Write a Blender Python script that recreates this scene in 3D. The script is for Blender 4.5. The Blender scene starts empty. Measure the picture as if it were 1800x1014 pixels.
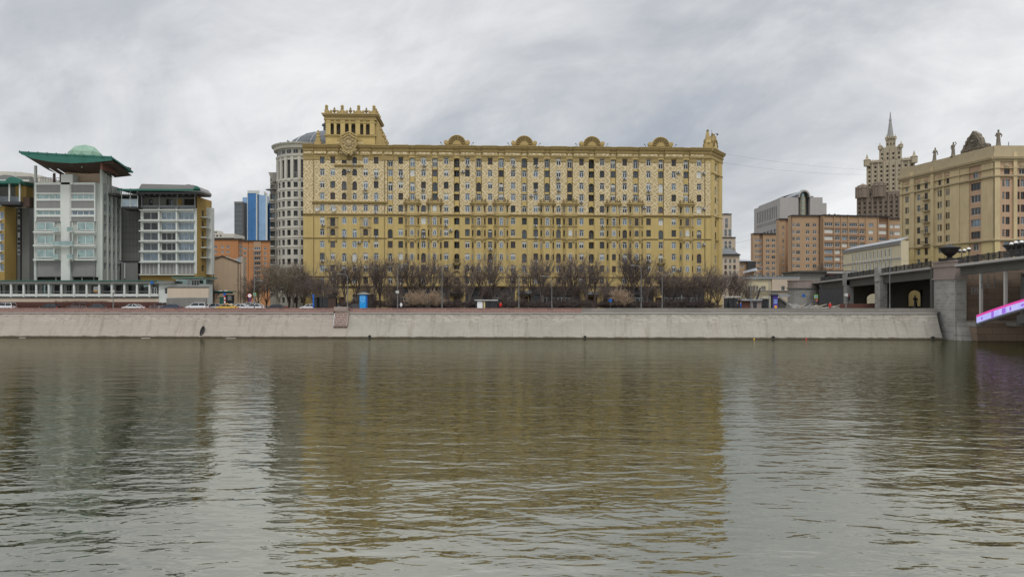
import bpy, math, random
from mathutils import Matrix, Vector
R = math.radians
S = bpy.context.scene
COL = S.collection
random.seed(7)
F = 1300.0            # focal length in photo pixels (1800 px wide)
CZ = 7.5              # camera height above the water
HY = 530.0            # photo row of the horizon
GZ = 5.5             # street level

# ---------------------------------------------------------------- camera, sky, sun
cam = bpy.data.cameras.new('camera'); cam.lens = 26.0; cam.sensor_width = 36.0
cam.shift_y = (HY - 507.0) / 1800.0
cam.clip_start = 0.5; cam.clip_end = 9000
co = bpy.data.objects.new('camera', cam); COL.objects.link(co)
co.location = (0, 0, CZ); co.rotation_euler = (R(90), 0, 0); S.camera = co
S.view_settings.view_transform = 'Standard'; S.view_settings.look = 'None'
S.view_settings.exposure = 0.0; S.view_settings.gamma = 1.0

SUN_EL, SUN_AZ = 58.0, 158.0      # elevation, compass-like azimuth (0 = +Y, clockwise)
W = bpy.data.worlds.new("World"); S.world = W; W.use_nodes = True
nt = W.node_tree; nt.nodes.clear()
def N(t, **k):
    n = nt.nodes.new(t)
    for a, b in k.items(): setattr(n, a, b)
    return n
def mth(op, a, b=None, c=None):
    n = nt.nodes.new('ShaderNodeMath'); n.operation = op
    for i, v in enumerate((a, b, c)):
        if v is None: continue
        if isinstance(v, (int, float)): n.inputs[i].default_value = v
        else: nt.links.new(v, n.inputs[i])
    return n.outputs[0]
def L(a, b): nt.links.new(a, b)
def mixc(fac, a, b, mode='MIX'):
    n = nt.nodes.new('ShaderNodeMix'); n.data_type = 'RGBA'; n.blend_type = mode
    for i, v in ((0, fac), (6, a), (7, b)):
        if isinstance(v, (int, float)): n.inputs[i].default_value = v
        elif isinstance(v, tuple): n.inputs[i].default_value = (*v, 1)
        else: nt.links.new(v, n.inputs[i])
    return n.outputs[2]
def ramp(fac, stops):
    n = nt.nodes.new('ShaderNodeValToRGB'); e = n.color_ramp.elements
    while len(e) < len(stops): e.new(.5)
    for el, (p, c) in zip(e, stops):
        el.position = p; el.color = (*c, 1) if isinstance(c, tuple) else (c, c, c, 1)
    nt.links.new(fac, n.inputs[0]); return n.outputs[0]
def noise(vec, scale, det=4, rough=.5, dist=0, dim='3D'):
    n = nt.nodes.new('ShaderNodeTexNoise'); n.noise_dimensions = dim
    n.inputs['Scale'].default_value = scale; n.inputs['Detail'].default_value = det
    n.inputs['Roughness'].default_value = rough; n.inputs['Distortion'].default_value = dist
    nt.links.new(vec, n.inputs['Vector']); return n.outputs[0]
def comb(x, y, z):
    n = nt.nodes.new('ShaderNodeCombineXYZ')
    for i, v in enumerate((x, y, z)):
        if isinstance(v, (int, float)): n.inputs[i].default_value = v
        else: nt.links.new(v, n.inputs[i])
    return n.outputs[0]
sky = N('ShaderNodeTexSky'); sky.sky_type = 'NISHITA'; sky.sun_disc = False
sky.sun_elevation = R(SUN_EL); sky.sun_rotation = R(SUN_AZ)
tc = N('ShaderNodeTexCoord'); sp = N('ShaderNodeSeparateXYZ'); L(tc.outputs['Generated'], sp.inputs[0])
zz = mth('ADD', mth('MAXIMUM', sp.outputs[2], 0.0), 0.5)
SEED = 5.9
# cloud deck: noise laid out on a level layer overhead
cu = mth('DIVIDE', sp.outputs[0], zz); cv = mth('DIVIDE', sp.outputs[1], zz)
v1 = comb(mth('ADD', mth('MULTIPLY', cu, 1.0), mth('MULTIPLY', cv, 0.35)), cv, SEED)
n1 = noise(v1, 1.15, 8, .57, .5)
n2 = noise(v1, 3.6, 7, .62, .6)
n3 = noise(comb(cu, cv, 8.2), 0.75, 3, .5, .2)
c = mth('ADD', mth('ADD', mth('MULTIPLY', n1, .62), mth('MULTIPLY', n2, .22)), mth('MULTIPLY', n3, .22))
cl = ramp(c, [(0.43, (.45, .475, .52)), (0.495, (.59, .61, .64)), (0.55, (.74, .75, .765)), (0.62, (.93, .935, .94))])
cl10 = mixc(1.0, cl, (10., 10., 10.), 'MULTIPLY')
zen = mth('ADD', 1.0, mth('MULTIPLY', mth('POWER', mth('MAXIMUM', mth('SUBTRACT', sp.outputs[2], 0.38), 0.0), 1.0), 2.6))
cl10 = mixc(1.0, cl10, comb(zen, zen, zen), 'MULTIPLY')
gap = ramp(n1, [(0.30, 0.7), (0.45, 0.94)])
fin = mixc(gap, sky.outputs[0], cl10)
bg = N('ShaderNodeBackground'); L(fin, bg.inputs[0]); bg.inputs[1].default_value = 0.1
wo = N('ShaderNodeOutputWorld'); L(bg.outputs[0], wo.inputs[0])

sl = bpy.data.lights.new('sun', 'SUN'); sl.energy = 1.35; sl.angle = R(14); sl.color = (1, .965, .91)
so = bpy.data.objects.new('sun', sl); COL.objects.link(so)
az, el = R(SUN_AZ), R(SUN_EL)
sd = Vector((math.sin(az) * math.cos(el), math.cos(az) * math.cos(el), math.sin(el)))
so.rotation_euler = sd.to_track_quat('Z', 'Y').to_euler(); so.location = (0, -40, 90)

# ---------------------------------------------------------------- materials
MATS = {}
def newmat(name):
    global nt
    m = bpy.data.materials.new(name); m.use_nodes = True; nt = m.node_tree
    b = nt.nodes['Principled BSDF']; MATS[name] = m
    return m, b
def objco():
    t = nt.nodes.new('ShaderNodeTexCoord'); s = nt.nodes.new('ShaderNodeSeparateXYZ')
    nt.links.new(t.outputs['Object'], s.inputs[0]); return t.outputs['Object'], s.outputs
def bumpn(h, b, dist=.05, st=.6):
    n = nt.nodes.new('ShaderNodeBump'); n.inputs['Distance'].default_value = dist; n.inputs['Strength'].default_value = st
    nt.links.new(h, n.inputs['Height']); nt.links.new(n.outputs[0], b.inputs['Normal'])
def mat(name, col, rough=.85, var=.14, scale=.35, bump=0., bs=6., metal=0., streak=.12, spec=.25, emit=None):
    m, b = newmat(name)
    v, o = objco()
    k = noise(v, scale, 5, .6)
    f = mth('ADD', 1 - var, mth('MULTIPLY', k, 2 * var))
    if streak:
        s = noise(comb(mth('MULTIPLY', o[0], 1.3), mth('MULTIPLY', o[1], 1.3), mth('MULTIPLY', o[2], .08)), 1.0, 4, .65)
        f = mth('MULTIPLY', f, mth('ADD', 1 - streak, mth('MULTIPLY', s, 2 * streak)))
    cc = mixc(1.0, tuple(col), comb(f, f, f), 'MULTIPLY')
    L(cc, b.inputs['Base Color'])
    b.inputs['Roughness'].default_value = rough; b.inputs['Metallic'].default_value = metal
    b.inputs['Specular IOR Level'].default_value = spec
    if bump: bumpn(noise(v, bs, 4, .6), b, bump)
    if emit:
        b.inputs['Emission Color'].default_value = (*emit[:3], 1); b.inputs['Emission Strength'].default_value = emit[3]
    return m

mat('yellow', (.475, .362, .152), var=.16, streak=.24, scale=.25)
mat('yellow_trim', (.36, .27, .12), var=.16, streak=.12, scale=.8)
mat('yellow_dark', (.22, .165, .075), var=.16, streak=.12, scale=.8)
mat('cream_panel', (.52, .42, .22), var=.14, scale=1.2)
def ornament(name, a, bcol, sc, thr):
    m, b = newmat(name); v, o = objco()
    vo = nt.nodes.new('ShaderNodeTexVoronoi'); vo.feature = 'DISTANCE_TO_EDGE'; vo.inputs['Scale'].default_value = sc
    L(v, vo.inputs['Vector'])
    f = mth('LESS_THAN', vo.outputs[0], thr)
    L(mixc(f, a, bcol), b.inputs['Base Color']); b.inputs['Roughness'].default_value = .9
    bumpn(vo.outputs[0], b, .15)
ornament('ornament', (.44, .345, .175), (.27, .20, .09), 2.6, .09)
ornament('relief', (.40, .315, .165), (.17, .125, .06), 1.7, .08)
# scratched plaster diaper pattern of the upper floors
m, b = newmat('pattern'); v, o = objco()
PP = 3.08
QQ = 1.2
um = mth('ADD', o[0], 0.0); cc = PP / 7
fx = mth('DIVIDE', mth('ADD', um, mth('MULTIPLY', mth('SUBTRACT', noise(v, .9, 3), .5), 1.1)), cc * 2); fz = mth('DIVIDE', mth('ADD', o[2], mth('MULTIPLY', mth('SUBTRACT', noise(v, 1.0, 3), .5), 1.0)), cc * 2)
ix, iz = mth('FLOOR', fx), mth('FLOOR', fz); fx = mth('FRACT', fx); fz = mth('FRACT', fz)
wn = nt.nodes.new('ShaderNodeTexWhiteNoise'); L(comb(ix, iz, mth('FLOOR', mth('DIVIDE', o[0], PP * 2))), wn.inputs[0])
r_ = mth('GREATER_THAN', wn.outputs[0], .5)
d1 = mth('ABSOLUTE', mth('SUBTRACT', fx, fz)); d2 = mth('ABSOLUTE', mth('SUBTRACT', mth('ADD', fx, fz), 1.0))
d = mth('ADD', mth('MULTIPLY', d1, r_), mth('MULTIPLY', d2, mth('SUBTRACT', 1.0, r_)))
d = mth('ADD', d, mth('MULTIPLY', mth('SUBTRACT', noise(v, 2.5, 2), .5), .25))
ln = ramp(d, [(.15, 1.0), (.30, 0.0)])
k = mth('ADD', .78, mth('MULTIPLY', noise(v, .3, 5, .6), .44))
L(mixc(1.0, mixc(ln, (.42, .325, .175), (.61, .515, .325)), comb(k, k, k), 'MULTIPLY'), b.inputs['Base Color'])
b.inputs['Roughness'].default_value = .9

mat('white_frame', (.57, .58, .57), rough=.5, var=.08, streak=0)
mat('brown_frame', (.10, .055, .04), rough=.5, streak=0)
mat('dark_frame', (.05, .05, .05), rough=.5, streak=0)
mat('grey_frame', (.34, .35, .34), rough=.5, streak=0)
def glassm(name, col, metal, rough=.08, var=.5, sc=.7):
    m, b = newmat(name); v, o = objco()
    ob = nt.nodes.new('ShaderNodeObjectInfo')
    n_ = nt.nodes.new('ShaderNodeVectorMath'); n_.operation = 'ADD'; L(v, n_.inputs[0]); L(ob.outputs['Location'], n_.inputs[1])
    k = noise(n_.outputs[0], sc, 2, .5); f = mth('ADD', 1 - var, mth('MULTIPLY', k, 2 * var))
    L(mixc(1.0, tuple(col), comb(f, f, f), 'MULTIPLY'), b.inputs['Base Color'])
    b.inputs['Metallic'].default_value = metal; b.inputs['Roughness'].default_value = rough
glassm('glass_dark', (.035, .038, .04), .0); glassm('glass_mid', (.10, .115, .125), .3)
glassm('glass_sky', (.30, .36, .39), .6); glassm('glass_blue_grey', (.19, .235, .27), .5); glassm('glass_green', (.30, .40, .38), .6)
glassm('glass_blue', (.06, .17, .36), .75, .06, .25, .12); glassm('glass_blue_pale', (.24, .36, .52), .7, .06, .3, .12)
mat('curtain', (.60, .60, .56), var=.2, scale=2, streak=0)
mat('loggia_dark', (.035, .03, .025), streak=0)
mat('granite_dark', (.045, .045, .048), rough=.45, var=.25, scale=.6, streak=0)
mat('stone_white', (.50, .48, .42), var=.12, scale=.5, streak=.15)
mat('stone_white_dark', (.33, .31, .27), var=.16, scale=.6)
mat('slate', (.085, .095, .105), rough=.5, var=.2, scale=.8)
mat('zinc', (.33, .35, .37), rough=.45, metal=.3, var=.15)
mat('white_paint', (.54, .56, .53), var=.07, rough=.6, streak=.06)
mat('white_tile', (.44, .465, .43), var=.08, rough=.5, streak=.06)
mat('grey_panel', (.21, .205, .20), var=.08, rough=.5)
mat('grey_tile', (.17, .175, .165), var=.12, rough=.6, scale=.5)
mat('grey_tile_light', (.30, .315, .285), var=.12, rough=.6, scale=.5)
mat('ochre', (.33, .225, .075), var=.12, streak=.08)
mat('verdigris', (.035, .135, .105), rough=.55, var=.2, scale=.6, streak=.2)
mat('verdigris_pale', (.21, .33, .25), rough=.5, var=.12, streak=.05)
mat('dark_metal', (.045, .045, .045), rough=.5, streak=0)
mat('wood_dark', (.07, .045, .035), var=.2)
mat('steel_grey', (.22, .225, .22), rough=.45, metal=.4, streak=0)
mat('beige', (.44, .34, .24), var=.08, streak=.10)
mat('beige_light', (.50, .42, .33), var=.08, streak=.10)
mat('brick', (.42, .20, .09), var=.12, scale=.25, streak=.12)
mat('brick_tan', (.39, .265, .165), var=.10, scale=.2, streak=.10)
mat('brick_tan_dark', (.31, .19, .12), var=.10, scale=.2, streak=.10)
mat('brick_brown', (.13, .06, .045), var=.2)
mat('concrete', (.19, .185, .17), var=.16, scale=.4, streak=.2, bump=.02)
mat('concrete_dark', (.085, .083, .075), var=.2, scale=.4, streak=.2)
mat('concrete_pale', (.36, .345, .33), var=.12, scale=.15, streak=.08)
mat('tower_stone', (.38, .325, .235), var=.14, scale=.05, streak=.05)
mat('tower_stone_dark', (.20, .16, .125), var=.2, scale=.08, streak=.05)
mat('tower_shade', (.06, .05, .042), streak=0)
mat('spire_metal', (.28, .28, .27), rough=.5, metal=.3, streak=0)
mat('sand_wall', (.50, .405, .24), var=.26, scale=.22, streak=.25)
mat('sand_trim', (.40, .33, .21), var=.18, scale=.5, streak=.12)
mat('sand_low', (.56, .46, .24), var=.10, scale=.3)
mat('sand_pink', (.44, .30, .20), var=.14, scale=.4)
mat('statue_stone', (.17, .145, .11), var=.3, scale=1.5, bump=.06, bs=3)
mat('cream_wall', (.56, .50, .35), var=.07, streak=.12)
mat('asphalt', (.05, .05, .052), var=.2, scale=1)
mat('pavement', (.17, .16, .15), var=.15, scale=1)
mat('ground', (.085, .075, .055), var=.3, scale=.4, bump=.05)
mat('line_white', (.7, .7, .68), streak=0)
mat('bark', (.11, .087, .075), var=.3, scale=2, bump=.03, bs=8)
mat('bark_pale', (.21, .18, .14), var=.3, scale=2)
mat('twig', (.14, .11, .095), var=.25, scale=1, streak=0)
mat('twig_dark', (.095, .074, .067), var=.25, scale=1, streak=0)
mat('twig_pale', (.19, .16, .115), var=.25, scale=1, streak=0)
mat('twig_red', (.095, .045, .038), var=.25, scale=1, streak=0)
mat('bud', (.34, .25, .17), var=.3, scale=2, streak=0)
mat('lamp_metal', (.17, .175, .18), rough=.5, metal=.2, streak=0)
mat('lamp_glass', (.75, .75, .72), rough=.3, streak=0)
mat('tyre', (.02, .02, .02), streak=0); mat('rim', (.35, .35, .36), metal=.7, rough=.35, streak=0)
mat('car_glass', (.02, .024, .03), rough=.06, spec=.6, streak=0, var=.05)
for nm, c_ in dict(white=(.75, .76, .77), silver=(.42, .44, .45), black=(.02, .021, .025), grey=(.13, .14, .15), dark=(.05, .052, .06), taxi=(.75, .45, .04), blue=(.03, .05, .10)).items():
    m_ = mat('paint_' + nm, c_, rough=.22, var=.03, streak=0, spec=.5); m_.node_tree.nodes['Principled BSDF'].inputs['Coat Weight'].default_value = .6
mat('tail_red', (.5, .02, .02), rough=.3, streak=0); mat('red', (.62, .03, .025), streak=0, rough=.5)
mat('head_lamp', (.7, .7, .7), rough=.15, streak=0)
mat('orange', (.8, .38, .03), streak=0); mat('sign_green', (.35, .62, .05), streak=0); mat('sign_blue', (.02, .12, .45), streak=0)
mat('sign_white', (.8, .8, .8), streak=0); mat('cyan_panel', (.02, .30, .72), rough=.35, streak=0, var=.12)
mat('cyan_line', (.35, .65, .9), streak=0); mat('purple', (.10, .07, .32), streak=0)
mat('pink_granite', (.26, .21, .19), var=.2, scale=.6, streak=.15)
mat('graffiti', (.36, .34, .33), streak=0); mat('bronze', (.02, .018, .018), rough=.45, streak=0, var=.3)
mat('ac_white', (.42, .42, .40), streak=0, rough=.5); mat('foam', (.55, .53, .50), streak=0)
m, b = newmat('led_violet'); b.inputs['Base Color'].default_value = (.2, .2, .4, 1); v, o = objco()
f = noise(comb(mth('MULTIPLY', o[1], 1.0), 0.0, mth('MULTIPLY', o[2], .3)), .9, 1)
L(mixc(f, (.30, .34, .95), (.75, .70, 1.0)), b.inputs['Emission Color']); b.inputs['Emission Strength'].default_value = .7
mat('led_pink', (.3, .02, .15), streak=0, emit=(.80, .08, .42, .65)); mat('led_purple', (.1, .03, .3), streak=0, emit=(.36, .18, .72, .75))

def stonework(name, ca, cb, cm, bw, bh, mort=.03, varn=.25, smooth_low=False, bump=.03):
    m, b = newmat(name); v, o = objco()
    h = mth('ADD', o[0], mth('MULTIPLY', o[1], 1.0))
    br = nt.nodes.new('ShaderNodeTexBrick'); L(comb(h, o[2], 0.0), br.inputs['Vector'])
    br.inputs['Scale'].default_value = 1; br.inputs['Brick Width'].default_value = bw; br.inputs['Row Height'].default_value = bh
    br.inputs['Mortar Size'].default_value = mort; br.inputs['Mortar Smooth'].default_value = .3
    br.inputs['Color1'].default_value = (*ca, 1); br.inputs['Color2'].default_value = (*cb, 1); br.inputs['Mortar'].default_value = (*cm, 1)
    n_ = noise(v, .12, 6, .65); n2_ = noise(comb(mth('MULTIPLY', h, .5), 0.0, mth('MULTIPLY', o[2], 2.2)), 1.0, 5, .7)
    k = mth('ADD', 1 - varn, mth('MULTIPLY', n_, 2 * varn)); k = mth('MULTIPLY', k, mth('ADD', .84, mth('MULTIPLY', n2_, .32)))
    base = br.outputs[0]
    if smooth_low:   # old render still covers the lower courses, stones bare above
        avg = tuple((x + y) / 2 for x, y in zip(ca, cb))
        cov = mth('ADD', mth('MULTIPLY', mth('SUBTRACT', 4.1, o[2]), .55), mth('MULTIPLY', mth('SUBTRACT', noise(comb(mth('MULTIPLY', h, .25), 0.0, o[2]), .6, 5, .7), .5), 3.2))
        cov = ramp(cov, [(0.0, 0.0), (.55, 1.0)])
        base = mixc(mth('MULTIPLY', cov, .85), base, tuple(x * 1.04 for x in avg))
        sk = ramp(noise(comb(mth('MULTIPLY', o[0], .8), 0.0, mth('MULTIPLY', o[2], .12)), 1.0, 5, .7), [(.36, (.66, .63, .58)), (.48, (1., 1., 1.))])
        base = mixc(.55, base, sk, 'MULTIPLY')
        st = ramp(mth('ADD', o[2], mth('MULTIPLY', noise(comb(h, 0.0, 0.0), .5, 4), .5)), [(.52, (.20, .17, .13)), (.68, (1., 1., 1.))])
        base = mixc(1.0, base, st, 'MULTIPLY')
    L(mixc(1.0, base, comb(k, k, k), 'MULTIPLY'), b.inputs['Base Color']); b.inputs['Roughness'].default_value = .9
    bumpn(br.outputs[1], b, -bump, .7)
stonework('wall_beige', (.345, .305, .26), (.245, .212, .182), (.39, .35, .31), .95, .46, .05, .20, True, .015)
stonework('wall_grey', (.35, .325, .28), (.225, .21, .18), (.38, .355, .31), .85, .40, .05, .28, True, .015)
stonework('granite_red', (.255, .15, .125), (.20, .115, .10), (.30, .24, .22), 1.6, 1.4, .05, .2)
stonework('granite_grey', (.24, .22, .195), (.19, .178, .16), (.15, .14, .13), 3.2, 1.4, .04, .2)
stonework('buttress_brick', (.20, .13, .108), (.15, .095, .08), (.27, .225, .20), 1.25, .5, .10, .2)
stonework('pier_stone', (.31, .30, .28), (.22, .215, .20), (.36, .35, .33), 1.2, .62, .03, .3)
stonework('abutment_stone', (.20, .14, .10), (.15, .11, .08), (.09, .07, .055), 3.0, 1.3, .04, .35)
# ---------------------------------------------------------------- mesh builder
class MB:
    def __init__(s): s.v = []; s.f = []; s.m = []; s.names = []; s.M = None
    def mi(s, name):
        if name not in s.names: s.names.append(name)
        return s.names.index(name)
    def add(s, vs, fs, m):
        o = len(s.v)
        if s.M is not None: vs = [tuple(s.M @ Vector(p)) for p in vs]
        s.v += vs; k = s.mi(m)
        for f in fs: s.f.append(tuple(i + o for i in f)); s.m.append(k)
    def quad(s, a, b, c, d, m): s.add([a, b, c, d], [(0, 1, 2, 3)], m)
    def box(s, x0, x1, y0, y1, z0, z1, m):
        s.add([(x0, y0, z0), (x1, y0, z0), (x1, y1, z0), (x0, y1, z0), (x0, y0, z1), (x1, y0, z1), (x1, y1, z1), (x0, y1, z1)],
              [(0, 1, 5, 4), (1, 2, 6, 5), (2, 3, 7, 6), (3, 0, 4, 7), (4, 5, 6, 7), (3, 2, 1, 0)], m)
    def prism(s, pts, z0, z1, m):          # ccw outline in xy
        n = len(pts); s.add([(x, y, z0) for x, y in pts] + [(x, y, z1) for x, y in pts],
            [(i, (i + 1) % n, n + (i + 1) % n, n + i) for i in range(n)] + [tuple(range(n, 2 * n)), tuple(range(n - 1, -1, -1))], m)
    def slab(s, pts, y0, y1, m):           # outline in xz, thickness in y
        n = len(pts); s.add([(x, y0, z) for x, z in pts] + [(x, y1, z) for x, z in pts],
            [(i, (i + 1) % n, n + (i + 1) % n, n + i)[::-1] for i in range(n)] + [tuple(range(n)), tuple(range(2 * n - 1, n - 1, -1))], m)
    def sideslab(s, pts, x0, x1, m):       # outline in yz, thickness in x
        n = len(pts); s.add([(x0, y, z) for y, z in pts] + [(x1, y, z) for y, z in pts],
            [(i, (i + 1) % n, n + (i + 1) % n, n + i) for i in range(n)] + [tuple(range(n))[::-1], tuple(range(n, 2 * n))], m)
    def moulding(s, x0, x1, y0, prof, m):  # profile [(out, z)] swept along x, out is toward the viewer (-y)
        s.sideslab([(y0, prof[0][1])] + [(y0 - o, z) for o, z in prof] + [(y0, prof[-1][1])], x0, x1, m)
    def lathe(s, cx, cy, prof, m, n=12, cap=True):
        vs = []; fs = []
        for r, z in prof: vs += [(cx + r * math.cos(2 * math.pi * i / n), cy + r * math.sin(2 * math.pi * i / n), z) for i in range(n)]
        for j in range(len(prof) - 1):
            for i in range(n): fs.append((j * n + i, j * n + (i + 1) % n, (j + 1) * n + (i + 1) % n, (j + 1) * n + i))
        if cap: fs.append(tuple(range((len(prof) - 1) * n, len(prof) * n))); fs.append(tuple(range(n))[::-1])
        s.add(vs, fs, m)
    def ball(s, c, r, m, n=8, k=6, sx=1, sy=1, sz=1):
        prof = [(max(.001, r * math.sin(math.pi * j / k)), -r * math.cos(math.pi * j / k)) for j in range(k + 1)]
        vs = []; fs = []
        for a, z in prof: vs += [(c[0] + sx * a * math.cos(2 * math.pi * i / n), c[1] + sy * a * math.sin(2 * math.pi * i / n), c[2] + sz * z) for i in range(n)]
        for j in range(k):
            for i in range(n): fs.append((j * n + i, j * n + (i + 1) % n, (j + 1) * n + (i + 1) % n, (j + 1) * n + i))
        s.add(vs, fs, m)
    def tube(s, pts, rs, m, n=5, cap=True):
        vs = []; fs = []; P = [Vector(p) for p in pts]
        if isinstance(rs, (int, float)): rs = [rs] * len(P)
        for j, p in enumerate(P):
            d = (P[min(j + 1, len(P) - 1)] - P[max(j - 1, 0)])
            d = d.normalized() if d.length > 1e-9 else Vector((0, 0, 1))
            a = d.cross(Vector((0, 0, 1)) if abs(d.z) < .9 else Vector((1, 0, 0))).normalized(); b_ = d.cross(a)
            for i in range(n):
                t = 2 * math.pi * i / n; q = p + (a * math.cos(t) + b_ * math.sin(t)) * rs[j]; vs.append(tuple(q))
        for j in range(len(P) - 1):
            for i in range(n): fs.append((j * n + i, j * n + (i + 1) % n, (j + 1) * n + (i + 1) % n, (j + 1) * n + i))
        if cap: fs.append(tuple(range(n))[::-1]); fs.append(tuple(range((len(P) - 1) * n, len(P) * n)))
        s.add(vs, fs, m)
    def mesh(s, name):
        me = bpy.data.meshes.new(name); me.from_pydata(s.v, [], s.f)
        for n in s.names: me.materials.append(MATS[n])
        me.polygons.foreach_set('material_index', s.m); me.update(); return me
    def build(s, name, parent=None, loc=None, rz=0, smooth=False):
        me = s.mesh(name)
        if smooth: me.polygons.foreach_set('use_smooth', [True] * len(me.polygons))
        return link(name, me, parent, loc, rz)
def link(name, me, parent=None, loc=None, rz=0):
    o = bpy.data.objects.new(name, me); COL.objects.link(o)
    if parent is not None: o.parent = parent
    if loc is not None: o.location = loc
    if rz: o.rotation_euler.z = rz
    return o
def tag(o, label=None, cat=None, group=None, kind=None):

    for k, v in (('label', label), ('category', cat), ('group', group), ('kind', kind)):
        if v: o[k] = v
    return o
def thing(name, label, cat, loc=(0, 0, 0), rz=0, group=None):
    o = bpy.data.objects.new(name, None); COL.objects.link(o); o.location = loc; o.rotation_euler.z = rz
    o.empty_display_size = .5
    return tag(o, label, cat, group)
def dup(o, loc, rz, label, sc=1.0, parent=None):
    c = o.copy(); COL.objects.link(c); c.location = loc; c.rotation_euler.z = rz; c.scale = (sc, sc, sc) if isinstance(sc, (int, float)) else sc
    c['label'] = label
    for ch in o.children:
        d = ch.copy(); COL.objects.link(d); d.parent = c
        for g in ch.children: e = g.copy(); COL.objects.link(e); e.parent = d
    return c
def X(px, D): return (px - 900.0) * D / F
def Z(py, D): return CZ + (HY - py) * D / F
class Fac:                               # an upright facade plane between two photo columns
    def __init__(s, xl, Dl, xr, Dr, base=GZ):
        s.A = Vector((X(xl, Dl), Dl)); B = Vector((X(xr, Dr), Dr)); s.d = (B - s.A); s.W = s.d.length; s.d.normalize()
        s.rz = math.atan2(s.d.y, s.d.x); s.base = base
    def u(s, px):
        t = (px - 900.0) / F              # X = t*Y
        return (t * s.A.y - s.A.x) / (s.d.x - t * s.d.y)
    def D(s, px): return s.A.y + s.u(px) * s.d.y
    def z(s, px, py): return Z(py, s.D(px)) - s.base
    def root(s, name, label, cat='building', group=None):
        return thing(name, label, cat, (s.A.x, s.A.y, s.base), s.rz, group)
def hf(mb, W_, H, rects, m0, z0=0., x0=0.):
    """front wall as a stepped sheet: rects = (x0,x1,z0,z1,depth,material); depth None = a hole"""
    xs = sorted({round(v, 3) for r in rects for v in r[:2] if x0 < v < x0 + W_} | {x0, x0 + W_})
    zs = sorted({round(v, 3) for r in rects for v in r[2:4] if z0 < v < z0 + H} | {z0, z0 + H})
    nx, nz = len(xs) - 1, len(zs) - 1
    g = [[(0., m0)] * nz for _ in range(nx)]
    import bisect
    for r in rects:
        a, b_ = bisect.bisect_left(xs, round(r[0], 3)), bisect.bisect_left(xs, round(r[1], 3))
        c_, e = bisect.bisect_left(zs, round(r[2], 3)), bisect.bisect_left(zs, round(r[3], 3))
        for i in range(max(a, 0), min(b_, nx)):
            for j in range(max(c_, 0), min(e, nz)): g[i][j] = (r[4], r[5] if r[5] else g[i][j][1])
    for i in range(nx):
        j = 0
        while j < nz:
            k = j
            while k + 1 < nz and g[i][k + 1] == g[i][j]: k += 1
            dd, mm = g[i][j]
            if dd is not None: mb.quad((xs[i], dd, zs[j]), (xs[i + 1], dd, zs[j]), (xs[i + 1], dd, zs[k + 1]), (xs[i], dd, zs[k + 1]), mm)
            j = k + 1
    HD = .5
    def dep(c_): return HD if c_[0] is None else c_[0]
    for i in range(nx):
        for j in range(nz):
            a = g[i][j]
            if i + 1 < nx:
                b_ = g[i + 1][j]
                if dep(a) != dep(b_): mb.quad((xs[i + 1], dep(a), zs[j]), (xs[i + 1], dep(b_), zs[j]), (xs[i + 1], dep(b_), zs[j + 1]), (xs[i + 1], dep(a), zs[j + 1]), (a if dep(a) < dep(b_) else b_)[1])
            if j + 1 < nz:
                b_ = g[i][j + 1]
                if dep(a) != dep(b_): mb.quad((xs[i], dep(a), zs[j + 1]), (xs[i + 1], dep(a), zs[j + 1]), (xs[i + 1], dep(b_), zs[j + 1]), (xs[i], dep(b_), zs[j + 1]), (a if dep(a) < dep(b_) else b_)[1])
def shell(mb, W_, Dp, H, m, roof=None, z0=0., front=.0, right=True):
    """sides, back and roof behind a front sheet"""
    mb.quad((0, front, z0), (0, front, H), (0, Dp, H), (0, Dp, z0), m); right and mb.quad((W_, front, z0), (W_, Dp, z0), (W_, Dp, H), (W_, front, H), m)
    mb.quad((0, Dp, z0), (0, Dp, H), (W_, Dp, H), (W_, Dp, z0), m); mb.quad((0, front, H), (W_, front, H), (W_, Dp, H), (0, Dp, H), roof or m)
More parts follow.
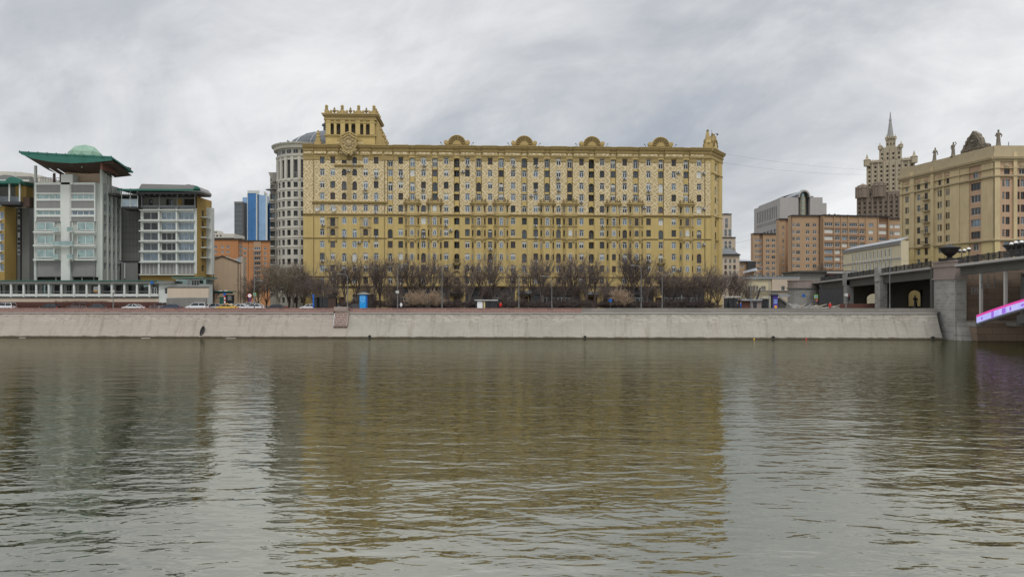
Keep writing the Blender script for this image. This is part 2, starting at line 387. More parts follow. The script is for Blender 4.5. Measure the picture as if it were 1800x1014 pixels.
# ---------------------------------------------------------------- windows
STY = {'gg': ('white_frame', 'glass_green'), 'w': ('white_frame', 'glass_mid'), 'ws': ('white_frame', 'glass_blue_grey'), 'wc': ('white_frame', 'curtain'), 'wd': ('white_frame', 'glass_dark'),
       'b': ('brown_frame', 'glass_dark'), 'bm': ('brown_frame', 'glass_mid'), 'd': ('dark_frame', 'glass_dark'), 'dm': ('dark_frame', 'glass_mid'), 'g': ('grey_frame', 'glass_blue_grey'),
       'gd': ('grey_frame', 'glass_dark')}
def win_geo(mb, x, y, z, w, h, st, arch=False, mull=1, bar=.11, transom=.68, curtain=0):
    """a casement set at depth y, bottom centre (x, z)"""
    fm, gm = STY[st]; a = x - w / 2; b_ = x + w / 2; t = z + h; g = y; f0, f1 = y - .07, y - .02
    if arch:
        r = w / 2; n = 6; pts = [(a, z), (b_, z)] + [(x + r * math.cos(math.pi * i / n), t - r + r * math.sin(math.pi * i / n)) for i in range(n + 1)]
        mb.add([(p, g, q) for p, q in pts], [tuple(range(len(pts)))], gm)
        for i in range(n):
            t0, t1 = math.pi * i / n, math.pi * (i + 1) / n; r2 = r - bar
            mb.quad((x + r * math.cos(t1), f0, t - r + r * math.sin(t1)), (x + r * math.cos(t0), f0, t - r + r * math.sin(t0)), (x + r2 * math.cos(t0), f0, t - r + r2 * math.sin(t0)), (x + r2 * math.cos(t1), f0, t - r + r2 * math.sin(t1)), fm)
        tt = t - r
    else:
        mb.quad((a, g, z), (b_, g, z), (b_, g, t), (a, g, t), gm); mb.box(a + bar, b_ - bar, f0, f1, t - bar, t, fm); tt = t
    mb.box(a, a + bar, f0, f1, z, tt, fm); mb.box(b_ - bar, b_, f0, f1, z, tt, fm); mb.box(a + bar, b_ - bar, f0, f1, z, z + bar, fm)
    top = t - bar
    if transom: zt = z + h * transom; mb.box(a + bar, b_ - bar, f0, f1, zt, zt + bar * .8, fm); top = zt
    for i in range(mull):
        xm = a + (b_ - a) * (i + 1) / (mull + 1); mb.box(xm - bar * .5, xm + bar * .5, f0, f1, z + bar, top, fm)
    if curtain:
        zc = t - h * curtain; mb.quad((a + bar, g - .008, zc), (b_ - bar, g - .008, zc), (b_ - bar, g - .008, t - bar - (w * .3 if arch else 0)), (a + bar, g - .008, t - bar - (w * .3 if arch else 0)), 'curtain')
def spandrel(mb, x, y, z, w, h, m, dep=.25):
    """fills the corners above an arched opening"""
    r = w / 2; t = z + h; n = 6
    for s in (-1, 1):
        arc = [(x + s * r * math.cos(math.pi / 2 * i / n), t - r + r * math.sin(math.pi / 2 * i / n)) for i in range(n + 1)]
        pts = [(x + s * r, t)] + (arc if s > 0 else arc)
        if s > 0: pts = pts[::-1]
        mb.add([(p, y, q) for p, q in pts], [tuple(range(len(pts)))], m)
        for i in range(n): p, q = arc[i], arc[i + 1]; mb.quad((p[0], y, p[1]), (q[0], y, q[1]), (q[0], y + dep, q[1]), (p[0], y + dep, p[1]), m)
WC = {}
class Wins:
    """collects window parts of one building: the biggest 100 of a kind become parts, the rest one 'stuff' part"""
    def __init__(s, root): s.root = root; s.l = {}
    def add(s, kind, x, y, z, w, h, st, rz=0., **k): s.l.setdefault(kind, []).append((x, y, z, round(w, 2), round(h, 2), st, rz, k))
    def done(s, cap=98):
        for kind, l in s.l.items():
            for x, y, z, w, h, st, rz, k in l[:cap]:
                key = (kind, w, h, st, tuple(sorted(k.items())))
                if key not in WC: mb = MB(); win_geo(mb, 0, 0, 0, w, h, st, **k); WC[key] = mb.mesh(kind)
                link(kind, WC[key], s.root, (x, y, z), rz)
            if l[cap:]:
                mb = MB()
                for x, y, z, w, h, st, rz, k in l[cap:]:
                    mb.M = Matrix.Translation((x, y, z)) @ Matrix.Rotation(rz, 4, 'Z'); win_geo(mb, 0, 0, 0, w, h, st, **k)
                tag(mb.build(kind, s.root), kind='stuff')
def pick(ws): return random.choices([a for a, _ in ws], [b_ for _, b_ in ws])[0]
class MP:                                # a run of parts that share one name: each .new() starts the next mesh
    def __init__(s, name, parent): s.name = name; s.parent = parent; s.l = []
    def new(s): mb = MB(); s.l.append(mb); return mb
    def done(s):
        for mb in s.l: mb.build(s.name, s.parent)
# ---------------------------------------------------------------- ground, river, road
mb = MB(); y0 = 158.
for (xa, ya), (xb, yb) in (((-2500, 160.5), (-116, 157.6)), ((-116, 157.6), (86.2, 148.9)), ((86.2, 152), (2500, 152))):
    mb.add([(xa, ya, GZ), (xb, yb, GZ), (xb, 7000, GZ), (xa, 7000, GZ)], [(0, 1, 2, 3)], 'ground')
tag(mb.build('ground'), kind='structure')
def wallY(x): return 157.2 - (x + 107) * 0.0458         # line of the parapet
def strip(name, d0, d1, z, m, x0=-420, x1=84, h=None):
    mb = MB(); a, b_ = wallY(x0), wallY(x1)
    if h: mb.prism([(x0, a + d0), (x1, b_ + d0), (x1, b_ + d1), (x0, a + d1)], z - h, z, m)
    else: mb.quad((x0, a + d0, z), (x1, b_ + d0, z), (x1, b_ + d1, z), (x0, a + d1, z), m)
    return tag(mb.build(name), kind='structure')
strip('riverside_pavement', .6, 4.0, GZ + .14, 'pavement', h=.3)
strip('road', 4.0, 17.5, GZ + .006, 'asphalt')
strip('far_pavement', 17.5, 22.0, GZ + .14, 'pavement', h=.3)
mb = MB()
for x in range(-300, 84, 8): mb.quad((x, wallY(x) + 10.6, GZ + .012), (x + 3, wallY(x + 3) + 10.6, GZ + .012), (x + 3, wallY(x + 3) + 10.75, GZ + .012), (x, wallY(x) + 10.75, GZ + .012), 'line_white')
tag(mb.build('road_marking'), kind='structure')
# river
m, b = newmat('river_water'); v, o = objco()
def wv(sx, sy, sc, det, rgh, dist=0., w=0.): return noise(comb(mth('MULTIPLY', o[0], sx), mth('MULTIPLY', o[1], sy), w), sc, det, rgh, dist)
big = wv(.45, 1., .30, 2, .5, .4)
mid = wv(.5, 1., .95, 2, .5, .6, 3.)
mid2 = wv(.55, 1., 2.1, 2, .5, .5, 9.)
fine = wv(.7, 1., 5.0, 3, .6, .4, 5.)
patch = ramp(wv(.5, 1., .035, 3, .55, .6, 2.), [(.38, .35), (.62, 1.0)])
far = ramp(mth('DIVIDE', o[1], 160.), [(.10, .0), (.55, 1.0)])
hgt = mth('ADD', mth('ADD', mth('MULTIPLY', big, mth('SUBTRACT', .15, mth('MULTIPLY', far, .08))), mth('MULTIPLY', mid, mth('SUBTRACT', .058, mth('MULTIPLY', far, .015)))), mth('MULTIPLY', mid2, mth('ADD', .019, mth('MULTIPLY', far, .012))))
hgt = mth('ADD', hgt, mth('MULTIPLY', mth('MULTIPLY', fine, mth('ADD', .003, mth('MULTIPLY', far, .007))), patch))
bn = nt.nodes.new('ShaderNodeBump'); bn.inputs['Distance'].default_value = 1.0; bn.inputs['Strength'].default_value = 1.0
L(hgt, bn.inputs['Height'])
nt.nodes.remove(b)
df = nt.nodes.new('ShaderNodeBsdfDiffuse'); df.inputs[0].default_value = (.018, .018, .006, 1)
gl = nt.nodes.new('ShaderNodeBsdfGlossy'); gl.inputs['Roughness'].default_value = .03; gl.inputs[0].default_value = (1.0, 1.0, .89, 1)
fr = nt.nodes.new('ShaderNodeFresnel'); fr.inputs[0].default_value = 1.5
ms = nt.nodes.new('ShaderNodeMixShader'); rf = mth('ADD', .44, mth('MULTIPLY', fr.outputs[0], .04))
for n_ in (df, gl, fr): L(bn.outputs[0], n_.inputs['Normal'])
L(rf, ms.inputs[0]); L(df.outputs[0], ms.inputs[1]); L(gl.outputs[0], ms.inputs[2])
L(ms.outputs[0], nt.nodes['Material Output'].inputs[0])
mb = MB(); mb.quad((-900, -60, 0), (900, -60, 0), (900, 175, 0), (-900, 175, 0), 'river_water'); tag(mb.build('river'), kind='structure')

# ---------------------------------------------------------------- embankment wall
def wsec(name_root, xa, xb, mw, mp, label, parapet=True):
    ya, yb = wallY(xa), wallY(xb); n = max(2, int((xb - xa) / 8)); t = thing(name_root, label, 'wall', (xa, ya, 0), math.atan2(yb - ya, xb - xa)); Lg = math.hypot(xb - xa, yb - ya)
    mb = MB()
    prof = [(-2.9, -.6), (-2.65, .22), (-2.45, .27), (-1.3, 2.4), (-.55, 4.1), (-.28, 5.0), (-.28, 5.02)]
    for (a, z0), (b_, z1) in zip(prof, prof[1:]): mb.quad((0, a, z0), (Lg, a, z0), (Lg, b_, z1), (0, b_, z1), mw)
    mb.quad((0, -.28, 5.02), (Lg, -.28, 5.02), (Lg, 1.2, 5.02), (0, 1.2, 5.02), mw)
    mb.build('sloped_face', t)
    mb = MB(); mb.box(0, Lg, -.48, 1.0, 5.03, 5.22, 'concrete_pale'); mb.build('ledge', t)
    mb = MB(); mb.box(0, Lg, -.12, .42, 5.22, 6.08, mp); mb.box(0, Lg, -.17, .47, 6.081, 6.16, mp); mb.build('parapet', t)
    return t
XB0, XB1 = X(587, 153.5), X(613.5, 153.5)
wsec('embankment_wall', -200, XB0, 'wall_beige', 'granite_red', 'pinkish sloped stone river wall under red granite parapet, left of the brown brick buttress')
xm = X(1024, 150.2)
wsec('embankment_wall', XB1, xm, 'wall_grey', 'granite_red', 'greyish sloped stone river wall with red granite parapet, right of the brown brick buttress')
wsec('embankment_wall', xm + .02, X(1648, 147.9), 'wall_grey', 'granite_grey', 'sloped river wall topped by a plain grey stone parapet, running up to the bridge tower')
t = thing('wall_buttress', 'brown brick buttress breaking the river wall below the blue advertising booth', 'buttress', (XB0, wallY(XB0), 0), math.atan2(wallY(XB1) - wallY(XB0), XB1 - XB0))
wd = XB1 - XB0; mb = MB()
mb.sideslab([(-1.9, 2.5), (-.75, 5.0), (-.75, 5.6), (.5, 5.6), (.5, 0)], .3, wd - .25, 'buttress_brick'); mb.build('brick_face', t)
mb = MB(); mb.box(.1, wd - .15, -.85, .6, 5.602, 6.42, 'pink_granite'); mb.build('cap_stone', t)
mb = MB(); mb.sideslab([(-1.95, 2.5), (-.8, 5.0), (-.8, 5.6), (.5, 5.6), (.5, 2)], wd - .25, wd + .05, 'pink_granite'); mb.build('side_stone', t)
mb = MB(); mb.sideslab([(-2.6, -.4), (-2.6, .3), (-1.3, 2.5), (.5, 2.5), (.5, -.4)], .0, wd, 'wall_beige'); mb.build('footing', t)
# outfall pipe and little grates at the water line
t = thing('outfall_pipe', 'black oval drain outfall low in the river wall, left half of the wall', 'drain', (X(359, 154.2), wallY(X(359, 154.2)) - 2.3, 0))
mb = MB(); pr = [(.62, 0), (.62, .5), (.52, .5), (.50, -.2)]; vs = []
mb.M = Matrix.Translation((.1, .25, 1.45)) @ Matrix.Rotation(R(18), 4, 'Y') @ Matrix.Scale(1.75, 4, (0, 0, 1)) @ Matrix.Scale(.62, 4, (1, 0, 0)) @ Matrix.Rotation(R(90), 4, 'X')
mb.lathe(0, 0, [(.30, -1.2), (.42, -.3), (.62, .1), (.62, .35), (.50, .36), (.42, .1)], 'dark_metal', 14); mb.build('pipe_mouth', t)
mb = MB(); mb.tube([(-.2, .3, .7), (-.35, -.1, .25), (-.4, -.25, -.3)], .16, 'concrete_pale', 6); mb.build('run_off', t)
for k, (px, lb) in enumerate(((650, 'small dark drain hole at the water line right of the brick buttress'), (1028, 'dark drain stub at the water line in the middle of the river wall'), (1359, 'small drain hole at the foot of the right hand river wall'), (1640, 'dark drain hole at the wall foot beside the bridge tower'))):
    x = X(px, wallY(X(px, 150)) - 2.5); mb = MB(); y = wallY(x) - 2.62
    mb.M = Matrix.Translation((x, y, .38)) @ Matrix.Rotation(R(90), 4, 'X'); mb.lathe(0, 0, [(.26, -.5), (.30, .0), (.30, .18), (.2, .18), (.18, 0)], 'dark_metal', 10)
    mb.M = None; mb.box(x - .45, x + .45, y - .1, y + .3, -.1, .10, 'concrete_dark'); tag(mb.build('drain_outlet'), lb, 'drain', 'drain outlets along the wall foot')
# floating scum by the wall
for px, w_, lb in ((30, .8, 'far left'), (255, 1.0, 'under the left wall'), (407, 1.1, 'right of the black outfall')):
    x = X(px, 152); y = wallY(x) - 3.4; mb = MB(); pts = []
    for i in range(18): a = 2 * math.pi * i / 18; r = random.uniform(.7, 1.1); pts.append((x + w_ * r * math.cos(a), y + .22 * r * math.sin(a)))
    mb.prism(pts, .0, .035, 'foam'); tag(mb.build('foam_patch'), 'pale foam drifting on the river, ' + lb, 'foam', kind='stuff')
for px, m_, lb in ((1330, 'paint_taxi', 'yellow float bobbing by the foot of the right river wall'), (1421, 'red', 'pinkish red float by the foot of the right river wall')):
    x = X(px, 145); y = wallY(x) - 3.6; mb = MB(); mb.lathe(x, y, [(.04, -.1), (.12, 0), (.14, .12), (.07, .2), (.04, .28)], m_, 10); tag(mb.build('float'), lb, 'float')

# ---------------------------------------------------------------- the long yellow apartment building
FM = Fac(533, 200.0, 1249, 204.9); rt = FM.root('apartment_building', 'long ochre yellow apartment block with patterned plaster upper floors, roof tower and scalloped roof shells')
REF = 830
def zm(py, px=REF): return FM.z(px, py)
Acol = [685.8, 724.8, 764.4, 802.9, 841.6, 881, 921.8, 961.7, 1001.7, 1039.8, 1078, 1117.6, 1162, 1206.3]
Rcol = [704.4, 744.4, 784.3, 821.6, 861.5, 901.8, 941.7, 981.7, 1022.1, 1058.3, 1098.2, 1140, 1184.3, 1228.8]
LW = [566.4, 584.9, 605, 623.4, 642.7, 661.1]
Bay = [724.8, 764.4, 841.6, 881, 961.7, 1001.7, 1078, 1117.6, 1206.3]; Log = [802.9, 1039.8]
rowy = [284, 305, 326.5, 346.6, 367.3, 389, 409.5, 430.6, 451.5, 472.5, 493.5]
zr = [zm(y) for y in rowy]; ZB = zm(377.5); ZT = zm(257.5); Z7 = zm(418); Z11 = zm(485.5); ZG = zm(504)
Wm = FM.W; WN = Wins(rt); rects = []; SP = []
mats_up = [('w', 5), ('ws', 4), ('b', 2), ('bm', 1.5), ('wd', 4), ('dm', 2), ('wc', .8), ('d', 2)]
rects.append((0, Wm, ZB, zm(281), 0., 'pattern')); rects.append((0, Wm, 0, ZG, .0, 'yellow'))
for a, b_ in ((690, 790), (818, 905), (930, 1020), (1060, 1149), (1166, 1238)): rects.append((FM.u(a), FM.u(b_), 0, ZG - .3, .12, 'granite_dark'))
def wcol(kind, px, zc, w, h, st, base_d=0., dz=0., arch=False, rec=.25, mull=1, mt=None):
    u_ = FM.u(px); z0 = zc - .86 + dz
    rects.append((u_ - w / 2, u_ + w / 2, z0, z0 + h, base_d + rec, mt))
    WN.add(kind, u_, base_d + rec - .03, z0, w, h, st, arch=arch, mull=mull, curtain=(random.choice([0, 0, .3, .45]) if st in ('w', 'ws', 'wd', 'bm') else 0))
    if arch: SP.append((u_, base_d, z0, w, h))
SW = .80
for px in Acol:
    u_ = FM.u(px); lg = px in Log
    rects.append((u_ - SW, u_ + SW, ZB, zm(279), .42, 'yellow')); rects.append((u_ - SW, u_ - SW + .13, ZB, zm(279), .75, 'yellow_dark')); rects.append((u_ + SW - .13, u_ + SW, ZB, zm(279), .75, 'yellow_dark'))  # edge grooves coloured darker to paint in the drip and shadow lines
    if px not in Bay: rects.append((u_ - SW, u_ + SW, ZG, ZB - 1.1, .22, 'yellow'))
    for r, zc in enumerate(zr):
        st = pick(mats_up); bay = px in Bay
        if bay and r >= 4: continue
        if r > 9 and bay: continue
        d = .42 if r < 5 else .22
        arch = r in (0, 2, 4) if r < 5 else r in (6, 8); h = 2.42 if (r in (0, 2) or r in (6, 8)) else 1.74; dz = -.72 if h > 2 else 0.
        if lg:
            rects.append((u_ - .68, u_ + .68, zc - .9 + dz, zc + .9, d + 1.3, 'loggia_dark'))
            WN.add('loggia_window', u_ + .15, d + 1.25, zc - .85 + dz, 1.0, h, pick([('gd', 2), ('dm', 2), ('d', 1)]), mull=1)
            if arch: SP.append((u_, d, zc - .9 + dz, 1.36, 1.8 - dz))
        else: wcol('arched_window' if arch else 'window', px, zc, 1.26, h + .12, st, d, dz, arch)
for px in Rcol:
    for r, zc in enumerate(zr):
        st = pick(mats_up); arch = False; h = 1.72; dz = 0
        if r == 4 and px in (744.4, 861.5, 981.7, 1098.2): arch = True
        if r in (6, 8) and px in (744.4, 861.5, 981.7, 1098.2, 1228.8): arch = True; h = 2.5; dz = -.75; st = pick([('b', 4), ('bm', 3), ('w', 2)])
        wcol('arched_window' if arch else 'window', px, zc, 1.26, h + .12, st, 0., dz, arch)
for i, px in enumerate(LW):
    for r, zc in enumerate(zr):
        arch = (i in (2, 3)) or (r == 6 and i in (1, 4)); st = pick(mats_up); h = 1.72; dz = 0
        if i in (2, 3) and r in (2, 6, 8): h = 2.3; dz = -.6
        if i in (1, 4) and r == 5: h = 2.5; dz = -.7
        wcol('arched_window' if arch else 'window', px, zc, 1.26, h + .12, st, 0., dz, arch)
# ground floor shop fronts and doors
for px, w_, st in ((712, 2.6, 'gd'), (738, 4.2, 'gd'), (762, 4.2, 'gd'), (830, 3.5, 'd'), (856, 5, 'd'), (884, 4.5, 'gd'), (944, 4, 'd'), (968, 4.2, 'gd'), (994, 4.2, 'gd'), (1072, 3, 'gd'), (1092, 3.4, 'd'), (1118, 4, 'gd'), (1184, 5, 'gd'), (1212, 4.5, 'gd'), (580, 1.6, 'gd'), (625, 1.7, 'gd'), (652, 1.7, 'd')):
    u_ = FM.u(px); rects.append((u_ - w_ / 2, u_ + w_ / 2, .5, 4.0, .4, None)); WN.add('shop_window', u_, .38, .5, w_, 3.5, st, mull=max(1, int(w_ / 1.1)), transom=.7)
doors = []
for px, w_, h in ((802.9, 1.7, 3.4), (921.8, 2.0, 3.4), (1039.8, 3.0, 3.2), (600, 1.6, 3.2), (1158, 1.6, 3.1)):
    u_ = FM.u(px); rects.append((u_ - w_ / 2, u_ + w_ / 2, 0.05, h, .5, None)); doors.append((u_, w_, h))
mb = MB(); hf(mb, Wm, ZT, rects, 'yellow')
for u_, d, z0, w, h in SP: spandrel(mb, u_, d, z0, w, h, 'pattern' if z0 > ZB and not d else 'yellow')
shell(mb, Wm, 17, ZT, 'yellow', 'slate')
mb.build('wall', rt)
for u_, w_, h in doors:
    mb = MB(); mb.box(u_ - w_ / 2, u_ + w_ / 2, .40, .46, .05, h, 'wood_dark')
    for s in (-.25, .25):
        for z0, z1 in ((.3, h * .45), (h * .5, h - .3)): mb.box(u_ + s * w_ - w_ * .18, u_ + s * w_ + w_ * .18, .37, .40, z0, z1, 'brown_frame')
    mb.build('door', rt)
for u_, w_, h in doors[:3]:
    mb = MB(); mb.moulding(u_ - 1.9, u_ + 1.9, 0, [(0, h + .3), (1.3, h + .5), (1.5, h + .75), (.3, h + 1.5)], 'slate'); mb.build('door_canopy', rt)
mb = MB(); u_ = FM.u(802.9); mb.slab([(u_ + 1.5 * math.cos(math.pi * i / 10), zr[10] + 1.6 + 1.5 * math.sin(math.pi * i / 10)) for i in range(11)] + [(u_ - 1.1 * math.cos(math.pi * i / 10), zr[10] + 1.6 + 1.1 * math.sin(math.pi * i / 10)) for i in range(11)], -.25, 0, 'yellow_trim'); mb.build('arch_moulding', rt)
# cornice with breaks at the piers
CP = [(0, -2.9), (.25, -2.85), (.35, -2.55), (.30, -2.45), (.30, -1.75), (.55, -1.6), (.6, -1.4), (.45, -1.35), (.45, -.95), (.9, -.75), (1.05, -.5), (1.0, -.42), (1.25, -.15), (1.25, 0)]
mb = MB(); prof = [(o_, ZT + z_) for o_, z_ in CP]
brk = [0] + [FM.u(x) for x in (551, 575.5, 595, 632.6, 652, 674)] + sorted([FM.u(x) - SW - .12 for x in Acol[1:]] + [FM.u(x) + SW + .12 for x in Acol]) + [FM.u(1238), Wm]
brk = sorted(brk)
cmids = [FM.u(x) for x in Acol]
for a, b_ in zip(brk, brk[1:]):
    rec = any(abs((a + b_) / 2 - c_) < SW for c_ in cmids) or (brk.index(a) % 2 and b_ < FM.u(680))
    mb.moulding(a + .002, b_ - .002, .25 if rec else 0, [(o_ + (.0 if rec else .12) + (.0 if rec else .0), z_ + (0 if rec else .006)) for o_, z_ in prof], 'yellow_trim')
mb.build('cornice', rt)
mb = MB()
for a, b_ in zip(brk, brk[1:]):
    if b_ - a > 2.0: mb.box(a + .3, b_ - .3, -.52, -.40, ZT - 2.4, ZT - 1.8, 'pattern')
    elif b_ - a > 1: mb.box(a + .3, b_ - .3, -.14, -.04, ZT - 2.4, ZT - 1.8, 'pattern')
mb.build('frieze', rt)
mp = MP('pier_capital', rt); zc1 = zr[0] + .55
for a, b_ in zip(brk, brk[1:]):
    if b_ - a > 1.9: # pier capitals, split round the window in the middle
        cx = [FM.u(x) for x in Rcol + LW if a < FM.u(x) < b_]; segs = [(a, b_)]
        for c_ in cx: segs = [q for s_ in segs for q in ((s_[0], c_ - .72), (c_ + .72, s_[1])) ]
        for q0, q1 in segs:
            if q1 - q0 > .3: mp.new().moulding(q0 + .02, q1 - .02, 0, [(0, zc1 - .5), (.12, zc1 - .45), (.22, zc1), (.18, zc1 + .1), (.30, zc1 + .45), (.30, zc1 + .6)], 'yellow_trim')
mp.done()
# string courses
def course(z_, x0_, x1_, out, h, skip=(), m='yellow_trim'):
    segs = [(x0_, x1_)]
    for c_, hw in sorted(skip): segs = [q for s_ in segs for q in (((s_[0], c_ - hw), (c_ + hw, s_[1])) if s_[0] < c_ < s_[1] else (s_,))]
    mp = MP('string_course', rt)
    for a, b_ in segs: mp.new().moulding(a, b_, 0, [(0, z_ - h), (out * .5, z_ - h * .8), (out, z_ - h * .25), (out, z_)], m)
    mp.done()
bs = [(FM.u(x), 2.15) for x in Bay]
course(ZB + .15, 0, Wm, .42, .6, bs); course(Z7, 0, Wm, .22, .45, bs + [(FM.u(x), .85) for x in (685.8, 802.9, 921.8, 1039.8, 1162)])
course(Z11, 0, Wm, .22, .35, bs); course(ZG + .3, FM.u(549), Wm, .4, .55)
course(zm(355.5), FM.u(549), FM.u(680), .55, .75); course(zm(291.5), FM.u(588), FM.u(639), .5, .6)
# bays
def bay(px, ztop, zbot, W2=2.05, W1=1.12, P=1.05):
    u_ = FM.u(px); t = link('bay', None, rt, (u_, 0, 0)); t.empty_display_size = .2
    out = lambda k, q=0: [(-W2 - k, .1), (-W1 - k * .6, -P - k), (W1 + k * .6, -P - k), (W2 + k, .1)]
    mb = MB(); mb.prism(out(0), zbot, ZB, 'yellow'); mb.prism(out(0), ZB, ztop, 'cream_panel'); mb.build('bay_wall', t)
    mb = MB()
    for z_, k, h in ((ztop, .55, .35), (ztop - .36, .35, .4), (ZB + .15, .38, .55), (zm(396.5), .16, .3), (Z7, .22, .5), (Z11, .15, .35)):
        if z_ > zbot: mb.prism(out(k), z_ - h, z_, 'yellow_trim')
    for s in (-1, 1):   # brackets under the ornamented storeys
        mb.sideslab([(-P, Z7 - .5), (-P - .35, Z7 - .5), (-P - .3, Z7 - .9), (-P, Z7 - 1.5)], s * .95 - .2, s * .95 + .2, 'yellow_trim')
    mb.build('bay_moulding', t)
    mb = MB()           # diamond-cut ornament beside the middle windows of two storeys
    for s in (-1, 1):
        mb.box(s * .88 - .2, s * .88 + .2, -P - .08, -P + .01, Z7 + .1, ZB - .55, 'ornament')
        for k in range(9):
            zc = Z7 + .5 + k * (ZB - Z7 - 1.2) / 8; mb.add([(s * .88 - .2, -P - .08, zc), (s * .88, -P - .08, zc - .25), (s * .88 + .2, -P - .08, zc), (s * .88, -P - .08, zc + .25), (s * .88, -P - .26, zc)], [(0, 1, 4), (1, 2, 4), (2, 3, 4), (3, 0, 4)], 'yellow_trim')
        mb.tube([(s * .9, -P - .15, ZB + .2), (s * .9, -P - .15, ztop - .8)], .14, 'cream_panel', 7)
    mb.build('ornament', t)
    mp = MP('figure', t)           # figures on the hood
    for sx in (-1.75, -.95, .95, 1.75):
        hh = 1.0 if abs(sx) > 1 else 1.35; yy = -.35 if abs(sx) > 1.2 else -.95; rr = .26; mb = mp.new()
        mb.lathe(sx, yy, [(rr, ztop), (rr * 1.1, ztop + .25), (rr * .6, ztop + hh * .45), (rr * .95, ztop + hh * .62), (rr * .4, ztop + hh * .75)], 'yellow_dark', 7); mb.ball((sx, yy, ztop + hh * .86), .17, 'yellow_dark', 7, 5)
        mb.tube([(sx - .22, yy, ztop + hh * .6), (sx + (.35 if sx > 0 else -.35), yy - .1, ztop + hh * .35), (sx, yy - .2, ztop + .2)], .08, 'yellow_dark', 5)
    mp.done()
    ang = math.atan2(P + .1, W2 - W1)
    for r in range(4, 10):
        zc = zr[r]; tall = r == 5; arch = r in (4, 6); h = 2.3 if tall else 1.6
        st = pick(mats_up); WN.add('arched_window' if arch else 'window', u_, -P - .03, zc - .82 - (.6 if tall else 0), 1.0, h, st, arch=arch)
        for s in (-1, 1):
            WN.add('narrow_window', u_ + s * (W1 + W2) / 2 + s * .05, -P / 2 + .02, zc - .85, .46, 1.6, pick([('d', 3), ('gd', 2), ('b', 2), ('w', .6)]), rz=s * ang, mull=0, bar=.07)
for px in Bay: bay(px, zm(356.5), zm(503))
for px in (584.9, 642.7):   # ornamented frames of the left wing
    u_ = FM.u(px); mb = MB()
    for s in (-1, 1):
        mb.box(u_ + s * 1.05 - .38, u_ + s * 1.05 + .38, -.22, -.002, Z7 + .1, ZB - .7, 'ornament')
        mb.sideslab([(0, Z7 - .46), (-.4, Z7 - .46), (-.3, Z7 - .9), (0, Z7 - 1.5)], u_ + s * .95 - .2, u_ + s * .95 + .2, 'yellow_trim')
    mb.box(u_ - 1.6, u_ + 1.6, -.45, -.224, zr[5] - 1.75, zr[5] - 1.55, 'yellow_trim'); mb.box(u_ - 1.6, u_ + 1.6, -.4, -.224, ZB - 1.0, ZB - .7, 'yellow_trim')
    mb.build('window_surround', rt)
WN.done()
# vertical relief strip and other small pieces
mb = MB(); u_ = FM.u(614.2); mb.box(u_ - .55, u_ + .55, -.15, -.002, zm(352), zm(296), 'ornament'); mb.build('relief_strip', rt)
def balcony(u_, z_, w=2.2, parent=rt, m='yellow_dark'):
    mb = MB(); mb.box(u_ - w / 2, u_ + w / 2, -.9, -.002, z_ - .18, z_, m)
    for s in (-1, 1): mb.sideslab([(0, z_ - .18), (-.7, z_ - .18), (0, z_ - .8)], u_ + s * w * .35 - .12, u_ + s * w * .35 + .12, m)
    n = 9
    for i in range(n): x = u_ - w / 2 + .1 + (w - .2) * i / (n - 1); mb.box(x - .05, x + .05, -.88, -.80, z_, z_ + .85, m)
    mb.box(u_ - w / 2, u_ + w / 2, -.93, -.77, z_ + .85, z_ + .98, m); mb.build('balcony', parent)
for px, y in ((802.9, 462), (1162, 461.5), (685.8, 462)): balcony(FM.u(px), zm(y))
# air conditioners and dishes
cells = [(px, r) for px in Rcol + LW[:6] for r in range(10)]
for px, r in random.sample(cells, 52):
    u_ = FM.u(px) + random.choice([-.05, .1, .25, 1.25, -1.2 if px > 700 else .1]); z_ = zr[r] - 1.45 if abs(u_ - FM.u(px)) < .5 else zr[r] + random.uniform(-.5, .5)
    mb = MB(); mb.box(u_ - .42, u_ + .42, -.48, -.12, z_, z_ + .55, 'ac_white'); mb.box(u_ - .5, u_ + .5, -.45, -.002, z_ - .08, z_ - .01, 'dark_metal')
    mb.M = Matrix.Translation((u_ - .1, -.482, z_ + .27)) @ Matrix.Rotation(R(90), 4, 'X'); mb.lathe(0, 0, [(.21, 0), (.21, .02)], 'dark_metal', 10); mb.build('air_conditioner', rt)
for px, r in ((559, 4), (588, 4.02)):
    mb = MB(); u_ = FM.u(px); mb.M = Matrix.Translation((u_, -.7, zr[4] - .3)) @ Matrix.Rotation(R(75), 4, 'X'); mb.lathe(0, 0, [(.05, -.2), (.5, -.05), (.62, .08)], 'ac_white', 14, cap=False); mb.M = None
    mb.tube([(u_, -.7, zr[4] - .3), (u_, 0, zr[4] - .4)], .05, 'dark_metal'); mb.build('satellite_dish', rt)
for px in (551.5, 676, 1239):
    mb = MB(); u_ = FM.u(px); mb.tube([(u_, -.12, .3), (u_, -.12, ZB - .7)], .09, 'yellow_dark', 6); mb.tube([(u_, -.12, ZB + .3), (u_, -.12, ZT - 3)], .09, 'yellow_dark', 6); mb.build('drain_pipe', rt)
